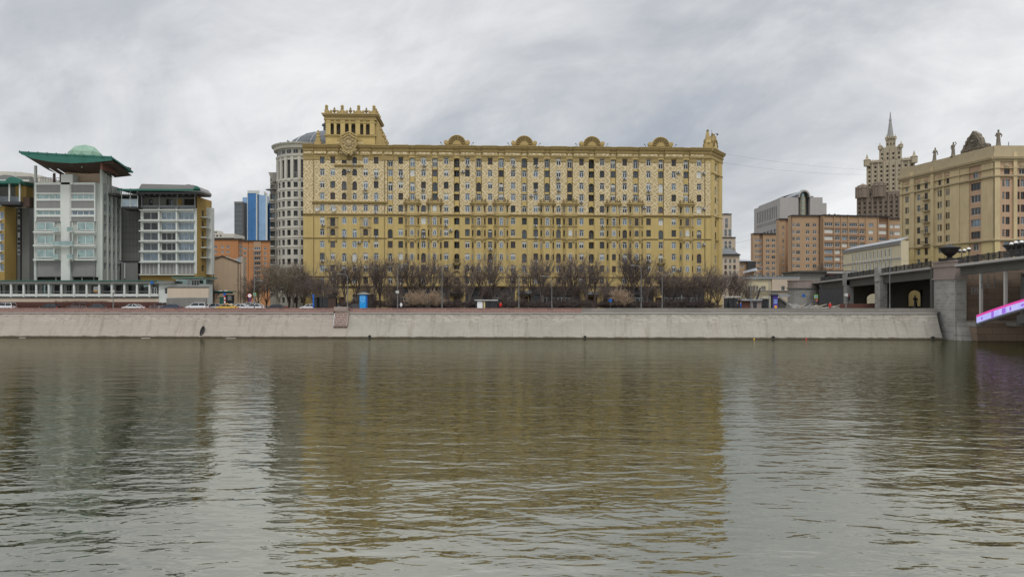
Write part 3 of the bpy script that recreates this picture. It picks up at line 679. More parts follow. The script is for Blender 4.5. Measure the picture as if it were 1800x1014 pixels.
# roof shells
for i, px in enumerate((803, 921.5, 1041, 1162)):
    u_ = FM.u(px); t = link('roof_shell', None, rt, (u_, .6, ZT)); r0 = 2.55; zb = .3
    mb = MB(); arc = [(r0 * math.cos(math.pi * k / 16), zb + .25 + (r0 + .1) * math.sin(math.pi * k / 16)) for k in range(17)]
    mb.slab([(-3.45, 0), (3.45, 0), (3.2, zb + .3)] + arc + [(-3.2, zb + .3)], -.2, .5, 'yellow_trim'); mb.build('shell_wall', t)
    mb = MB(); n = 9
    for k in range(n):     # radiating scallops
        a = math.pi * (k + .5) / n; mb.tube([(1.2 * math.cos(a), -.22, zb + .25 + 1.2 * math.sin(a)), (2.15 * math.cos(a), -.34, zb + .25 + 2.15 * math.sin(a))], [.12, .33], 'yellow_dark', 6)
    for k in range(16):
        a0, a1 = math.pi * k / 16, math.pi * (k + 1) / 16; mb.tube([(2.45 * math.cos(a0), -.25, zb + .25 + 2.5 * math.sin(a0)), (2.45 * math.cos(a1), -.25, zb + .25 + 2.5 * math.sin(a1))], .16, 'yellow_trim', 6)
    mb.slab([(1.1 * math.cos(math.pi * k / 10), zb + .2 + 1.1 * math.sin(math.pi * k / 10)) for k in range(11)], -.3, -.2, 'yellow_trim'); mb.build('scallop', t)
    for s in (-1, 1):
        mb = MB(); mb.M = Matrix.Translation((s * 2.95, .15, 1.15)) @ Matrix.Rotation(R(90), 4, 'X'); mb.lathe(0, 0, [(.3, -.45), (.62, -.4), (.62, .45), (.3, .52)], 'yellow_trim', 14); mb.build('volute', t)
        mb = MB(); mb.tube([(s * 4.1, .2, -.1), (s * 4.1, .2, .8), (s * 4.4 , .2, 1.1)], .06, 'dark_metal', 5); mb.ball((s * 4.45, .2, 1.15), .17, 'dark_metal', 6, 4); mb.build('floodlight', t)
# roof tower
t = link('roof_tower', None, rt, (FM.u(571.5), .6, ZT)); Wt = FM.u(658.5) - FM.u(571.5); ht = zm(199.5, 615) - ZT; hs = zm(237, 615) - ZT
arches = [FM.u(x) - FM.u(571.5) for x in (582.7, 594.6, 608.8, 620.6, 634.6, 646.4)]
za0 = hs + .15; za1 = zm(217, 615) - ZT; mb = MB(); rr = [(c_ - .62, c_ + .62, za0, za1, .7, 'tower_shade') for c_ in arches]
hf(mb, Wt, ht, rr, 'yellow')
for c_ in arches: spandrel(mb, c_, 0, za0, 1.24, za1 - za0, 'yellow', .3)
TD = 11.5; shell(mb, Wt, TD, ht, 'yellow', 'slate'); mb.build('tower_wall', t)
mp = MP('pilaster', t)
for x in (0.75, 4.65, 8.7, Wt - .75): mp.new().box(x - .62, x + .62, -.28, -.002, hs + .1, ht - 1.6, 'yellow')
for x in [(arches[0] + arches[1]) / 2, (arches[2] + arches[3]) / 2, (arches[4] + arches[5]) / 2]: mp.new().box(x - .33, x + .33, -.2, -.002, hs + .1, ht - 1.6, 'yellow')
for k in range(5): mp.new().box(Wt + .002, Wt + .35, 1 + k * 2.3, 2 + k * 2.3, hs + .1, ht - 1.7, 'yellow')
mp.done()
def ring(mb, x0, x1, y0_, y1_, prof, m):
    for o_a, z_a, o_b, z_b in prof: mb.box(x0 - o_a, x1 + o_a, y0_ - o_a, y1_ + o_a, z_a, z_b, m)
mb = MB(); ring(mb, 0, Wt, 0, TD, [(.35, hs - .25, 0, hs), (.30, ht - 2.6, 0, ht - 2.2), (.42, ht - 1.7, 0, ht - 1.35), (.3, ht - 1.3, 0, ht - .75), (.7, ht - .7, 0, ht - .35), (.95, ht - .32, 0, ht)], 'yellow_trim')
ring(mb, 0, Wt, 0, TD, [(.5, 0, 0, .35)], 'yellow_trim'); mb.build('entablature', t)
fx = [0.2, Wt / 3, Wt * 2 / 3, Wt - .3]
mb = MB()
def big_fin(mb, x, y): mb.box(x - .5, x + .5, y - .45, y + .45, ht, ht + 1.1, 'yellow_trim'); mb.lathe(x, y, [(.45, ht + 1.1), (.3, ht + 1.25), (.5, ht + 1.5), (.35, ht + 1.65)], 'yellow_trim', 8); mb.ball((x, y, ht + 2.05), .46, 'yellow_trim', 9, 7)
def urn(mb, x, y): mb.lathe(x, y, [(.18, ht), (.2, ht + .35), (.48, ht + .75), (.5, ht + .95), (.2, ht + 1.25), (.3, ht + 1.45), (.12, ht + 1.7), (.02, ht + 2.0)], 'yellow_dark', 8)
for x in fx: big_fin(mb, x, .3)
for k in range(4): big_fin(mb, Wt - .3, 3.3 + k * 2.6)
for a, b_ in zip(fx, fx[1:]):
    urn(mb, (a + b_) / 2, .3)
    for s in (-1, 1):
        xc = (a if s > 0 else b_); mb.slab([(xc + s * .5, ht), (xc + s * 1.2, ht), (xc + s * 1.2, ht + .3), (xc + s * 1.0, ht + .55), (xc + s * .5, ht + 1.0)][::s], .1, .5, 'yellow_trim')
        mb.M = Matrix.Translation((xc + s * 1.25, .3, ht + .72)) @ Matrix.Rotation(R(90), 4, 'X'); mb.lathe(0, 0, [(.15, -.25), (.36, -.22), (.36, .22), (.15, .25)], 'yellow_trim', 10); mb.M = None
mb.build('roof_ornament', t)
mb = MB()   # scrolled buttresses down the right side
for k in range(4):
    y = .9 + k * 3.1; pts = [(Wt + .05, 0), (Wt + 2.9, 0), (Wt + 2.9, .9), (Wt + 2.4, 1.3), (Wt + 2.5, 2.2), (Wt + 1.9, 2.6), (Wt + 1.7, 4.0), (Wt + 1.2, 4.4), (Wt + 1.1, 6.0), (Wt + .7, 7.0), (Wt + .05, ht - 1.8)]
    mb.slab(pts, y - .35, y + .35, 'yellow_trim')
    for x, z_ in ((2.7, 1.4), (2.2, 3.0), (1.4, 4.8)): mb.ball((Wt + x, y, z_), .42, 'yellow_trim', 8, 6)
mb.build('scroll_buttress', t)
mb = MB(); xc = FM.u(614.3) - FM.u(571.5); zc = zm(254.5, 615) - ZT   # coat of arms cartouche
sh = [(0, -3.1), (1.4, -2.2), (2.3, -.6), (2.2, .9), (2.6, 1.7), (1.4, 2.0), (.5, 2.7), (-.5, 2.7), (-1.4, 2.0), (-2.6, 1.7), (-2.2, .9), (-2.3, -.6), (-1.4, -2.2)]
sh = [(x * .85, y * .88) for x, y in sh[::-1]]; mb.slab([(xc + x, zc + z_) for x, z_ in sh][::-1], -1.9, -.1, 'relief')
for a, b_ in zip(sh, sh[1:] + sh[:1]): mb.tube([(xc + a[0], -1.9, zc + a[1]), (xc + b_[0], -1.9, zc + b_[1])], .24, 'yellow_trim', 6)
mb.ball((xc, -1.9, zc + .1), .85, 'relief', 10, 8, 1, .4, 1.1)
for k in range(10): a = 2 * math.pi * k / 10; mb.ball((xc + 1.4 * math.cos(a), -1.95, zc + .1 + 1.5 * math.sin(a)), .27, 'yellow_trim', 7, 5, 1, .6, 1)
for s in (-1, 1):
    for k in range(5): mb.ball((xc + s * (2.0 - k * .35), -1.9, zc - 1.6 - k * .35), .33, 'relief', 7, 5)
    mb.tube([(xc + s * 2.3, -1.5, zc + 2.0), (xc + s * 1.2, -1.6, zc + 2.7), (xc, -1.6, zc + 3.1)], .25, 'yellow_trim', 6)
mb.build('coat_of_arms', t)
mb = MB()
for s in (-1, 1):
    x = xc + s * 2.9; mb.box(x - 1.0, x + .9, -.6, -.1, .36, .9, 'cream_panel'); mb.slab([(x + .62 * math.cos(math.pi * i / 8), .9 + .9 * math.sin(math.pi * i / 8)) for i in range(9)], -.4, -.1, 'yellow_trim')
mb.build('niche_ornament', t)
# obelisk at the left roof edge
mb = MB(); u_ = FM.u(558.2); y = .8
mb.box(u_ - .85, u_ + .85, y - .8, y + .8, ZT, ZT + 1.0, 'yellow_trim'); mb.box(u_ - .6, u_ + .6, y - .6, y + .6, ZT + 1, ZT + 1.7, 'yellow_trim')
mb.lathe(u_, y, [(.7, ZT + 1.7), (.5, ZT + 2.1), (.62, ZT + 2.3), (.42, ZT + 3.1), (.55, ZT + 3.2), (.4, ZT + 3.5), (.2, ZT + 3.7)], 'yellow_trim', 8); mb.ball((u_, y, ZT + 3.9), .3, 'yellow_trim', 8, 6); mb.build('obelisk', rt)
# right-hand cut corner
ux = Wm; P2 = Vector((X(1268, 212.5), 212.5)); dd = (P2 - FM.A); u2 = dd.dot(FM.d); v2 = dd.dot(Vector((-FM.d.y, FM.d.x)))
Lc = math.hypot(u2 - Wm, v2); ac = math.atan2(v2, u2 - Wm); Mc = Matrix.Translation((Wm, 0, 0)) @ Matrix.Rotation(ac, 4, 'Z')
ct = link('corner_bay', None, rt, (Wm, 0, 0), ac); WC2 = Wins(ct); rects = [(0, Lc, ZB, zm(281), 0., 'pattern'), (Lc * .36, Lc * .64, 0, zm(281), .2, 'yellow'), (Lc * .36, Lc * .64, ZB, zm(281), .2, 'cream_panel')]; SP = []
for r, zc in enumerate(zr):
    arch = r in (0, 2, 4, 6, 8); h = 2.4 if r in (0, 2, 6, 8) else 1.7; z0 = zc - .86 - (.7 if h > 2 else 0)
    rects.append((Lc / 2 - .8, Lc / 2 + .8, z0, z0 + h, .45, None)); WC2.add('corner_window', Lc / 2, .42, z0, 1.6, h, pick(mats_up), arch=arch)
    if arch: SP.append((Lc / 2, .2, z0, 1.6, h))
mb = MB(); hf(mb, Lc, ZT, rects, 'yellow')
for a in SP: spandrel(mb, *a, 'cream_panel' if a[2] > ZB else 'yellow')
mb.quad((Lc, 0, 0), (Lc, 0, ZT), (Lc - 4, 9, ZT), (Lc - 4, 9, 0), 'yellow'); mb.quad((0, 0, ZT), (Lc, 0, ZT), (Lc - 4, 9, ZT), (-3, 7, ZT), 'slate'); mb.build('corner_wall', ct); WC2.done()
mb = MB(); mb.moulding(-.5, Lc + .5, 0, prof, 'yellow_trim'); 
for z_, o_ in ((ZB + .15, .4), (Z7, .22), (Z11, .22), (zm(300), .5)): mb.moulding(.0, Lc + .1, 0, [(0, z_ - .5), (o_ * .5, z_ - .4), (o_, z_ - .1), (o_, z_)], 'yellow_trim')
mb.box(.1, Lc * .3, -.3, -.002, 1, ZT - 3, 'yellow'); mb.box(Lc * .7, Lc - .1, -.3, -.002, 1, ZT - 3, 'yellow'); mb.build('corner_moulding', ct)
mb = MB(); x = Lc * .62; a0 = .5
mb.box(x - 2.4, x + 2.4, .4, 2.2, ZT, ZT + 1.2, 'yellow_trim'); mb.slab([(x - 1.9, ZT + 1.2), (x + 1.9, ZT + 1.2), (x + 1.6, ZT + 3.2), (x + 1.1, ZT + 3.6), (x + .9, ZT + 4.6), (x - .9, ZT + 4.6), (x - 1.1, ZT + 3.6), (x - 1.6, ZT + 3.2)], .6, 1.9, 'yellow_trim')
mb.slab([(x + 1.1 * math.cos(math.pi * k / 10), ZT + 1.2 + 1.7 * math.sin(math.pi * k / 10)) for k in range(11)], .45, .6, 'cream_panel')
for k in range(7): a = math.pi * (k + .5) / 7; mb.ball((x + 1.4 * math.cos(a), .5, ZT + 1.4 + 1.9 * math.sin(a)), .38, 'yellow_dark', 7, 5)
for s in (-1, 1): mb.lathe(x + s * 2.2, 1.2, [(.5, ZT + 1.2), (.6, ZT + 1.6), (.35, ZT + 2.0), (.45, ZT + 2.6), (.2, ZT + 3.1)], 'yellow_trim', 8)
mb.box(x - .5, x + .5, .8, 1.6, ZT + 4.6, ZT + 5.0, 'yellow_dark'); mb.lathe(x - .7, 1.2, [(.3, ZT + 4.6), (.35, ZT + 5.1), (.1, ZT + 5.4)], 'yellow_dark', 7); mb.build('corner_crown', ct)
mb = MB(); mb.tube([(x + .8, 1, ZT + 4.6), (x + .8, 1, ZT + 5.5), (x + 2.4, .8, ZT + 5.7)], .05, 'dark_metal'); mb.box(x + 2.2, x + 2.6, .6, 1, ZT + 5.3, ZT + 5.7, 'dark_metal'); mb.tube([(x - 1.8, 1, ZT + 3), (x - 1.8, 1, ZT + 6)], .05, 'dark_metal'); mb.build('roof_aerial', ct)
mb = MB(); u_ = FM.u(1245.8); y = 1.0
mb.box(u_ - 1.1, u_ + 1.1, y - .9, y + .9, ZT, ZT + 1.5, 'yellow_trim'); mb.lathe(u_, y, [(1.15, ZT + 1.5), (1.2, ZT + 1.8), (.9, ZT + 2.3), (.8, ZT + 2.5), (.45, ZT + 4.4), (.35, ZT + 4.8), (.15, ZT + 4.9)], 'yellow_trim', 8); mb.ball((u_, y, ZT + 5.15), .38, 'yellow_dark', 8, 6)
for s in (-1, 1): mb.lathe(u_ + s * 1.05, y - .6, [(.25, ZT + 1.5), (.3, ZT + 2.2), (.1, ZT + 2.7)], 'yellow_dark', 6)
mb.build('corner_pinnacle', rt)
# ---------------------------------------------------------------- embassy-like complex on the left
def P3(px, py, D): return (X(px, D), D, Z(py, D))
FB = Fac(62, 176, 180, 176)
rt = FB.root('office_building', 'white and grey panelled office tower under a sweeping green roof with pale green dome')
WN = Wins(rt); rects = []; H = FB.z(100, 322); u = FB.u; z = lambda y: FB.z(100, y); Wf = FB.W
def R4(a, b_, y0, y1, d, m): rects.append((u(a), u(b_), z(y1), z(y0), d, m))
R4(62, 180, 322, 541, 0, 'white_tile')
for a, b_ in ((68, 110), (129, 169)):
    R4(a - 2, b_ + 2, 322, 391, -.9, 'white_paint'); R4(a - 2, b_ + 2, 391, 458, -.7, 'white_paint')
    for y0, y1 in ((326, 340), (354, 367), (382, 391)): R4(a, b_, y0, y1, -.75, 'grey_panel')
    for y0, y1 in ((342, 351), (370.5, 379)):
        R4(a, b_, y0, y1, -.45, None); WN.add('window', (u(a) + u(b_)) / 2, -.5, z(y1), u(b_) - u(a), z(y0) - z(y1), pick([('gg', 3), ('ws', 1)]), mull=3, transom=0, bar=.14)
    c0, c1 = (68, 98.5) if a < 100 else (139, 169)
    for y0, y1 in ((391, 406), (414.5, 429.5), (438.5, 453.5)):
        R4(a - 2, b_ + 2, y0 - 1, y1 + 3, -.3 if 1 else 0, 'white_tile'); R4(c0, c1, y0, y1, -.3, None)
        WN.add('window', (u(c0) + u(c1)) / 2, -.72, z(y1), u(c1) - u(c0), z(y0) - z(y1), 'gg', mull=1, transom=0, bar=.14)
    R4(a, b_, 459, 486, -.5, 'grey_panel'); R4(a - 4, b_ + 4, 487, 494, .5, 'loggia_dark')
R4(112, 127.5, 308, 541, -1.1, 'white_paint')
mb = MB(); hf(mb, Wf, H, rects, 'white_tile'); shell(mb, Wf, 8.5, H, 'grey_tile_light', 'grey_tile', right=False); mb.build('wall', rt)
mp = MP('floor_slab', rt)
for a, b_ in ((64, 112), (127.5, 172)):
    for y in (408.5, 432, 457): mp.new().box(u(a), u(b_), -1.3, -.9, z(y + 1.5), z(y - 1), 'white_paint')
mp.done()
mp = MP('balcony', rt)
for y, a, b_ in ((432.5, 103, 137), (408, 103, 112.2), (408, 127.2, 137), (455, 103, 112.2), (455, 127.2, 137)):
    mb = mp.new(); mb.box(u(a), u(b_), -2.2, -1.302, z(y + 1), z(y), 'white_paint'); mb.box(u(a), u(b_), -2.2, -2.1, z(y), z(y - 7), 'glass_green')
mp.done()
mp = MP('column', rt)
for px, y0, dpt in ((64, 296, -.3), (179.5, 296, -.3), (103.5, 392, -1.8), (135, 392, -1.8), (98, 487, .1), (144, 487, .1)): mp.new().tube([(u(px), dpt, 0 if dpt == -.3 else z(460 if y0 == 392 else 541)), (u(px), dpt, z(y0) if y0 != 296 else z(292))], .34 if dpt == -.3 else .12, 'white_tile', 8)
for k in range(4): mp.new().box(Wf - .5, Wf, .6 + k * 1.1, .9 + k * 1.1, H, z(300) , 'white_tile')
for k, px in enumerate((78, 90, 102)): mp.new().box(u(px) - .22, u(px) + .22, 3.6, 4.0, H, z(300), 'brick_brown')
mp.done()
mb = MB(); mb.box(u(112), u(132.5), -1.1, 1.4, H - .5, z(308), 'white_paint'); mb.build('stair_tower', rt)
mb = MB(); mb.box(u(108), u(172), 1.5, 4.3, H, z(294), 'beige'); mb.build('penthouse_wall', rt)
mb = MB(); n = 10
for i in range(n): a = u(66) + (u(108) - u(66)) * i / (n - 1); mb.box(a - .03, a + .03, .0, .06, H, H + 1.2, 'steel_grey')
mb.box(u(66), u(108), -.02, .08, H + 1.2, H + 1.3, 'steel_grey'); mb.build('railing', rt)
mb = MB(); Zf = lambda y: Z(y, 171) - GZ; xf = lambda px: X(px, 171) - X(62, 176)
top = [(xf(197), Zf(278)), (xf(150), Zf(275.5)), (xf(100), Zf(273)), (xf(36), Zf(269))]; low = [(xf(38.6), Zf(272)), (xf(58), Zf(279)), (xf(78), Zf(283)), (xf(95), Zf(285.5)), (xf(126), Zf(287.5)), (xf(162), Zf(286)), (xf(197), Zf(282.5))]
mb.slab(low + top, -5.2, -4.9, 'verdigris'); mb.build('roof_fascia', rt)
mb = MB(); th = .35
for a, b_ in zip(top, top[1:]): mb.add([(a[0], -5.3, a[1]), (b_[0], -5.3, b_[1]), (b_[0], 4.6, b_[1] - 1.8), (a[0], 4.6, a[1] - 1.8), (a[0], -5.3, a[1] + th), (b_[0], -5.3, b_[1] + th), (b_[0], 4.6, b_[1] - 1.45), (a[0], 4.6, a[1] - 1.45)], [(0, 1, 5, 4), (1, 2, 6, 5), (2, 3, 7, 6), (3, 0, 4, 7), (4, 5, 6, 7), (3, 2, 1, 0)], 'verdigris')
mb.build('roof', rt)
mb = MB()
for a, b_ in ((low[k], low[k + 1]) for k in range(6)): mb.add([(a[0], -4.88, a[1] + .1), (b_[0], -4.88, b_[1] + .1), (b_[0] - .2, 4.4, b_[1] - 1.9), (a[0] + .2, 4.4, a[1] - 1.9)], [(0, 1, 2, 3)], 'wood_dark')
mb.box(xf(174), xf(178), -4.5, 4.2, Zf(297), Zf(286), 'brick_brown'); mb.build('soffit', rt)
mp = MP('rafter', rt)
for k in range(9): y = -4.3 + k * 1.0; mp.new().sideslab([(y, Zf(283) - .6), (y + .15, Zf(283) - .6), (y + .15, Zf(280)- .4), (y, Zf(280)-.4)], xf(178) + .05, xf(196), 'wood_dark')
mp.done()
mp = MP('roof_seam', rt)
for k in range(11): f_ = k / 10; a = xf(36) + (xf(197) - xf(36)) * f_; zt = Zf(269) + (Zf(278) - Zf(269)) * f_; mp.new().box(a - .1, a + .1, -5.42, -5.32, zt - .1, zt + .45, 'verdigris')
mp.done()
import bmesh
bm = bmesh.new(); bmesh.ops.create_icosphere(bm, subdivisions=2, radius=1.0)
mb = MB(); cx, cy, cz, rr_ = u(148), 0.5, z(272) - 1.6, 4.05
vs = [(cx + v_.co.x * rr_, cy + v_.co.y * rr_, cz + v_.co.z * rr_) for v_ in bm.verts]
mb.add(vs, [tuple(v_.index for v_ in f_.verts) for f_ in bm.faces if f_.calc_center_median().z > -.3], 'verdigris_pale')
for e in bm.edges:
    if e.verts[0].co.z > -.1 and e.verts[1].co.z > -.1: mb.tube([vs[e.verts[0].index], vs[e.verts[1].index]], .03, 'verdigris_pale', 4, False)
bm.free(); mb.build('dome', rt)
# right side face of the tower
sd_ = link('side_wing', None, rt, (Wf, 0, 0), R(90)); rects = []; SW_ = Wins(sd_); n = 4
for i in range(n):
    x0 = .7 + i * 1.95
    for k, y in enumerate((346, 365, 384, 399, 422, 446, 468)): rects.append((x0, x0 + 1.15, z(y + 6.5), z(y - 6.5), .3, None)); SW_.add('window', x0 + .57, .27, z(y + 6.5), 1.15, z(y - 6.5) - z(y + 6.5), pick([('gd', 1), ('g', 2)]), mull=1, transom=0)
    rects.append((x0 + 1.25, x0 + 1.6, 0, H, -.25, 'white_tile'))
mb = MB(); hf(mb, 8.5, H, rects, 'grey_tile_light'); mb.build('side_wall', sd_); mb = MB(); mb.box(2, 8.4, -2.0, -.002, z(341), z(337), 'concrete_dark'); 
for k in range(7): mb.box(2 + k, 2.1 + k, -2.0, -1.9, z(337), z(328), 'steel_grey')
mb.box(2, 8.4, -2.0, -1.9, z(328), z(327), 'steel_grey'); mb.build('side_terrace', sd_)
SW_.done(); WN.done()
# link block + yellow block C
FL_ = Fac(209, 186, 250, 186); rt = FL_.root('link_building', 'plain dark grey tiled block between the white tower and the yellow glazed block')
mb = MB(); Hh = FL_.z(230, 345); hf(mb, FL_.W, Hh, [(x * .9, x * .9 + .04, 0, Hh, .03, 'granite_dark') for x in range(1, 7)] + [(0, FL_.W, k * 1.6, k * 1.6 + .05, .03, 'granite_dark') for k in range(1, 15)], 'grey_tile'); shell(mb, FL_.W, 8, Hh, 'grey_tile'); mb.build('wall', rt)
mb = MB(); mb.box(0, FL_.W, -2.2, -2.0, FL_.z(230, 494), FL_.z(230, 462), 'grey_tile'); mb.box(0, FL_.W, -2.3, -.002, FL_.z(230, 462), FL_.z(230, 459), 'granite_dark'); mb.tube([(FL_.u(228), -2.4, FL_.z(230, 490)), (FL_.u(228), -2.4, FL_.z(230, 463))], .16, 'white_tile', 6); mb.build('screen_wall', rt)
FC = Fac(247, 182, 346, 182); rt = FC.root('office_building', 'yellow and white glazed block with thin green roof, left of the tan house')
u = FC.u; z = lambda y: FC.z(300, y); WN = Wins(rt); rects = [(0, FC.W, 0, z(481), .0, 'ochre')]; Hh = z(366)
for a, b_, ms_ in ((251, 278, 1), (283.5, 310.5, 2), (313.8, 341, 2)):
    for y0, y1 in ((373, 386), (391, 404.5), (409, 422.5), (427, 440.5), (445, 458.5)):
        rects.append((u(a), u(b_), z(y1), z(y0), .6, None)); WN.add('window', (u(a) + u(b_)) / 2, .3, z(y1), u(b_) - u(a), z(y0) - z(y1), 'ws' if a > 300 else pick([('ws', 2), ('w', 1), ('wd', 1)]), mull=ms_, transom=0, bar=.1)
    rects.append((u(a - 1), u(b_ + 1), z(481), z(463), -.15, 'grey_panel'))
mb = MB(); hf(mb, FC.W, Hh, rects, 'white_paint'); shell(mb, FC.W, 9, Hh, 'ochre', 'grey_tile', right=False); mb.build('wall', rt)
mp = MP('floor_slab', rt)
for y in (370, 388.5, 406.5, 424.5, 442.5, 461, 483): mp.new().box(u(247), u(343), -.9, -.16, z(y + .8), z(y - 1), 'white_paint')
mp.done(); mp = MP('shutter_bar', rt)
for k in range(14): x = u(250) + (u(342) - u(250)) * k / 13; mp.new().box(x - .05, x + .05, -.25, -.155, z(481), z(463), 'white_paint')
mp.done(); mp = MP('column', rt)
for px in (281, 312): mp.new().box(u(px) - .2, u(px) + .2, -.6, -.16, z(483), z(366), 'white_paint')
for px in (252, 283, 314, 345): mp.new().tube([(u(px), -.8, Hh), (u(px), -.8, z(343))], .14, 'steel_grey', 6)
mp.done()
mb = MB(); rr = [(u(a), u(b_), Hh + .3, z(348), .25, m_) for a, b_, m_ in ((256, 262, 'glass_dark'), (286, 291, 'loggia_dark'), (292, 297, 'glass_mid'), (303, 314, 'ochre'), (318, 342, 'loggia_dark'))]
mb.M = Matrix.Translation((0, 1.8, 0)); hf(mb, FC.W, z(345), [r_ for r_ in rr], 'concrete'); shell(mb, FC.W, 6, z(345), 'concrete', right=False); mb.build('penthouse_wall', rt)
mb = MB()
for k in range(26): x = u(250) + (u(346) - u(250)) * k / 25; mb.box(x - .05, x + .05, -.9, -.84, Hh, z(362.5) , 'grey_panel')
mb.box(u(250), u(346), -.88, -.86, Hh, z(363), 'glass_mid'); mb.box(u(249), u(347), -.95, -.8, z(363), z(362), 'steel_grey'); mb.build('terrace_railing', rt)
mb = MB(); mb.box(u(218), u(256), -2, 3, z(345.5), z(343.5), 'steel_grey'); mb.box(u(220), u(250), -2, 3, z(369), z(365), 'granite_dark'); mb.box(u(220), u(250), -2, -1.9, z(365), z(352), 'glass_sky')
for px in (221, 236, 249): mb.box(u(px), u(px + 1), -2.1, -1.9, z(366), z(333), 'white_paint')
mb.build('glass_terrace', rt)
mb = MB(); rp = [(u(256), z(334)), (u(260), z(327)), (u(350), z(329)), (u(356), z(331)), (u(362), z(338)), (u(362), z(341)), (u(256), z(337))]
mb.slab([(x, y) for x, y in rp[::-1]], -3.2, 3.5, 'grey_panel'); mb.box(u(218), u(362), -3.4, -3.2, z(339), z(336), 'verdigris'); mb.slab([(u(350) , z(338)), (u(362.5), z(338)), (u(360), z(333)), (u(356), z(330.5)), (u(352), z(332))], -3.4, -3.2, 'verdigris')
mb.box(u(218), u(256), -3.2, 6, z(337), z(335.5), 'verdigris'); mb.box(u(250), u(362), -3.0, 3, z(344), z(341), 'dark_metal'); mb.box(u(280), u(323), 0, 2, z(327), z(325), 'dark_metal')
for px in (329, 333): mb.tube([(u(px), 0, z(330)), (u(px), 0, z(324.5))], .25, 'steel_grey', 6)
for k in range(11): x = u(252) + k * 1.4; mb.box(x, x + .15, -3.1, -1.6, z(347), z(344), 'dark_metal')
mb.build('roof', rt)
sd_ = link('side_wing', None, rt, (FC.W, 0, 0), R(90)); mb = MB(); rects = []
for y in (372, 391, 409, 427, 445, 470): rects.append((2.8, 4.4, z(y + 6), z(y - 5), .3, 'glass_mid')); 
mb.quad((0, .6, 0), (9, .6, 0), (9, .6, z(345)), (0, .6, z(345)), 'concrete'); hf(mb, 9, z(345), rects, 'ochre'); mb.box(5.6, 7.2, -1.4, -.002, z(481), z(360), 'white_paint'); mb.build('side_wall', sd_)
mp = MP('side_balcony', sd_)
for y in (379, 397, 415, 433, 451): mp.new().box(2.3, 5.4, -1.3, -.002, z(y + 1.5), z(y), 'white_paint')
mp.done(); WN.done()
# block A, far left
FA = Fac(-90, 176, 8, 176); rt = FA.root('office_building', 'yellow block with projecting glazed roof terrace at the left edge of the photo')
u = FA.u; z = lambda y: FA.z(0, y); WN = Wins(rt); rects = []
for px in (-78, -58, -38, -18, 0):
    for y in (378, 398, 416, 434, 452, 470): rects.append((u(px) - 1, u(px + 1) + .8, z(y + 7), z(y - 6), .3, None)); WN.add('window', u(px), .27, z(y + 7), 1.9, z(y - 6) - z(y + 7), 'ws', mull=1, transom=0)
mb = MB(); hf(mb, FA.W, z(362), rects, 'ochre'); shell(mb, FA.W, 4.2, z(362), 'ochre', 'concrete_dark'); mb.build('wall', rt)
mp = MP('floor_slab', rt)
for y in (388, 406, 425, 443, 462, 363): mp.new().box(u(-89), u(4), -.5, -.002, z(y), z(y - 2), 'white_paint')
mp.done()
mb = MB(); mb.box(u(-80), u(43), -1.5, 4, z(361), z(356), 'granite_dark'); mb.box(u(-80), u(42), -1.5, -1.4, z(356), z(347), 'glass_mid'); mb.box(u(43), u(54), -.5, 4, z(364), z(347), 'wood_dark')
for px in (-40, -18, 4.5, 24, 42): mb.box(u(px) - .12, u(px) + .12, -1.6, -1.3, z(356), z(324), 'white_paint')
mb.box(u(22), u(41), 1, 4, z(356), z(326), 'ochre'); mb.box(u(-60), u(22), 2, 4, z(356), z(326), 'concrete'); mb.build('roof_terrace', rt)
mb = MB(); mb.box(u(-80), u(46), -2.2, 5, z(325), z(320.5), 'verdigris'); arc = [(u(33.5) + 1.75 * math.cos(math.pi * k / 10), z(323) + 1.25 * math.sin(math.pi * k / 10)) for k in range(11)]
mb.slab(arc, -2.25, 3, 'verdigris'); mb.box(u(-60), u(56), -1, 5, z(320.4), z(317), 'white_paint')
for k in range(9): mb.tube([(u(22 + k * 3.4), 1, z(317)), (u(22 + k * 3.4), 1, z(314 - (k % 3)))], .2, 'concrete', 6)
mb.build('roof', rt)
FA2 = Fac(21, 181, 51.5, 181); mb = MB(); uo, zo = FA2.u, lambda y: FA2.z(30, y)
t = link('stair_tower', None, rt, (FA2.A.x - FA.A.x, 5, 0)); rr = [(uo(a), uo(b_), zo(448), zo(371), -.06, 'white_frame') for a, b_ in ((23.5, 28), (31, 35.8))]
for a in (24, 31.4):
    for k in range(10): rr.append((uo(a), uo(a + 3.8), zo(378 + k * 7.6), zo(372.3 + k * 7.6), -.02, random.choice(['glass_sky', 'curtain', 'glass_sky', 'glass_mid'])))
rr.append((uo(36.5), uo(38.5), zo(500), zo(366), -.3, 'granite_dark')); hf(mb, FA2.W, zo(365), rr, 'grey_tile'); shell(mb, FA2.W, 5, zo(365), 'grey_tile'); mb.build('stair_wall', t)
WN.done()
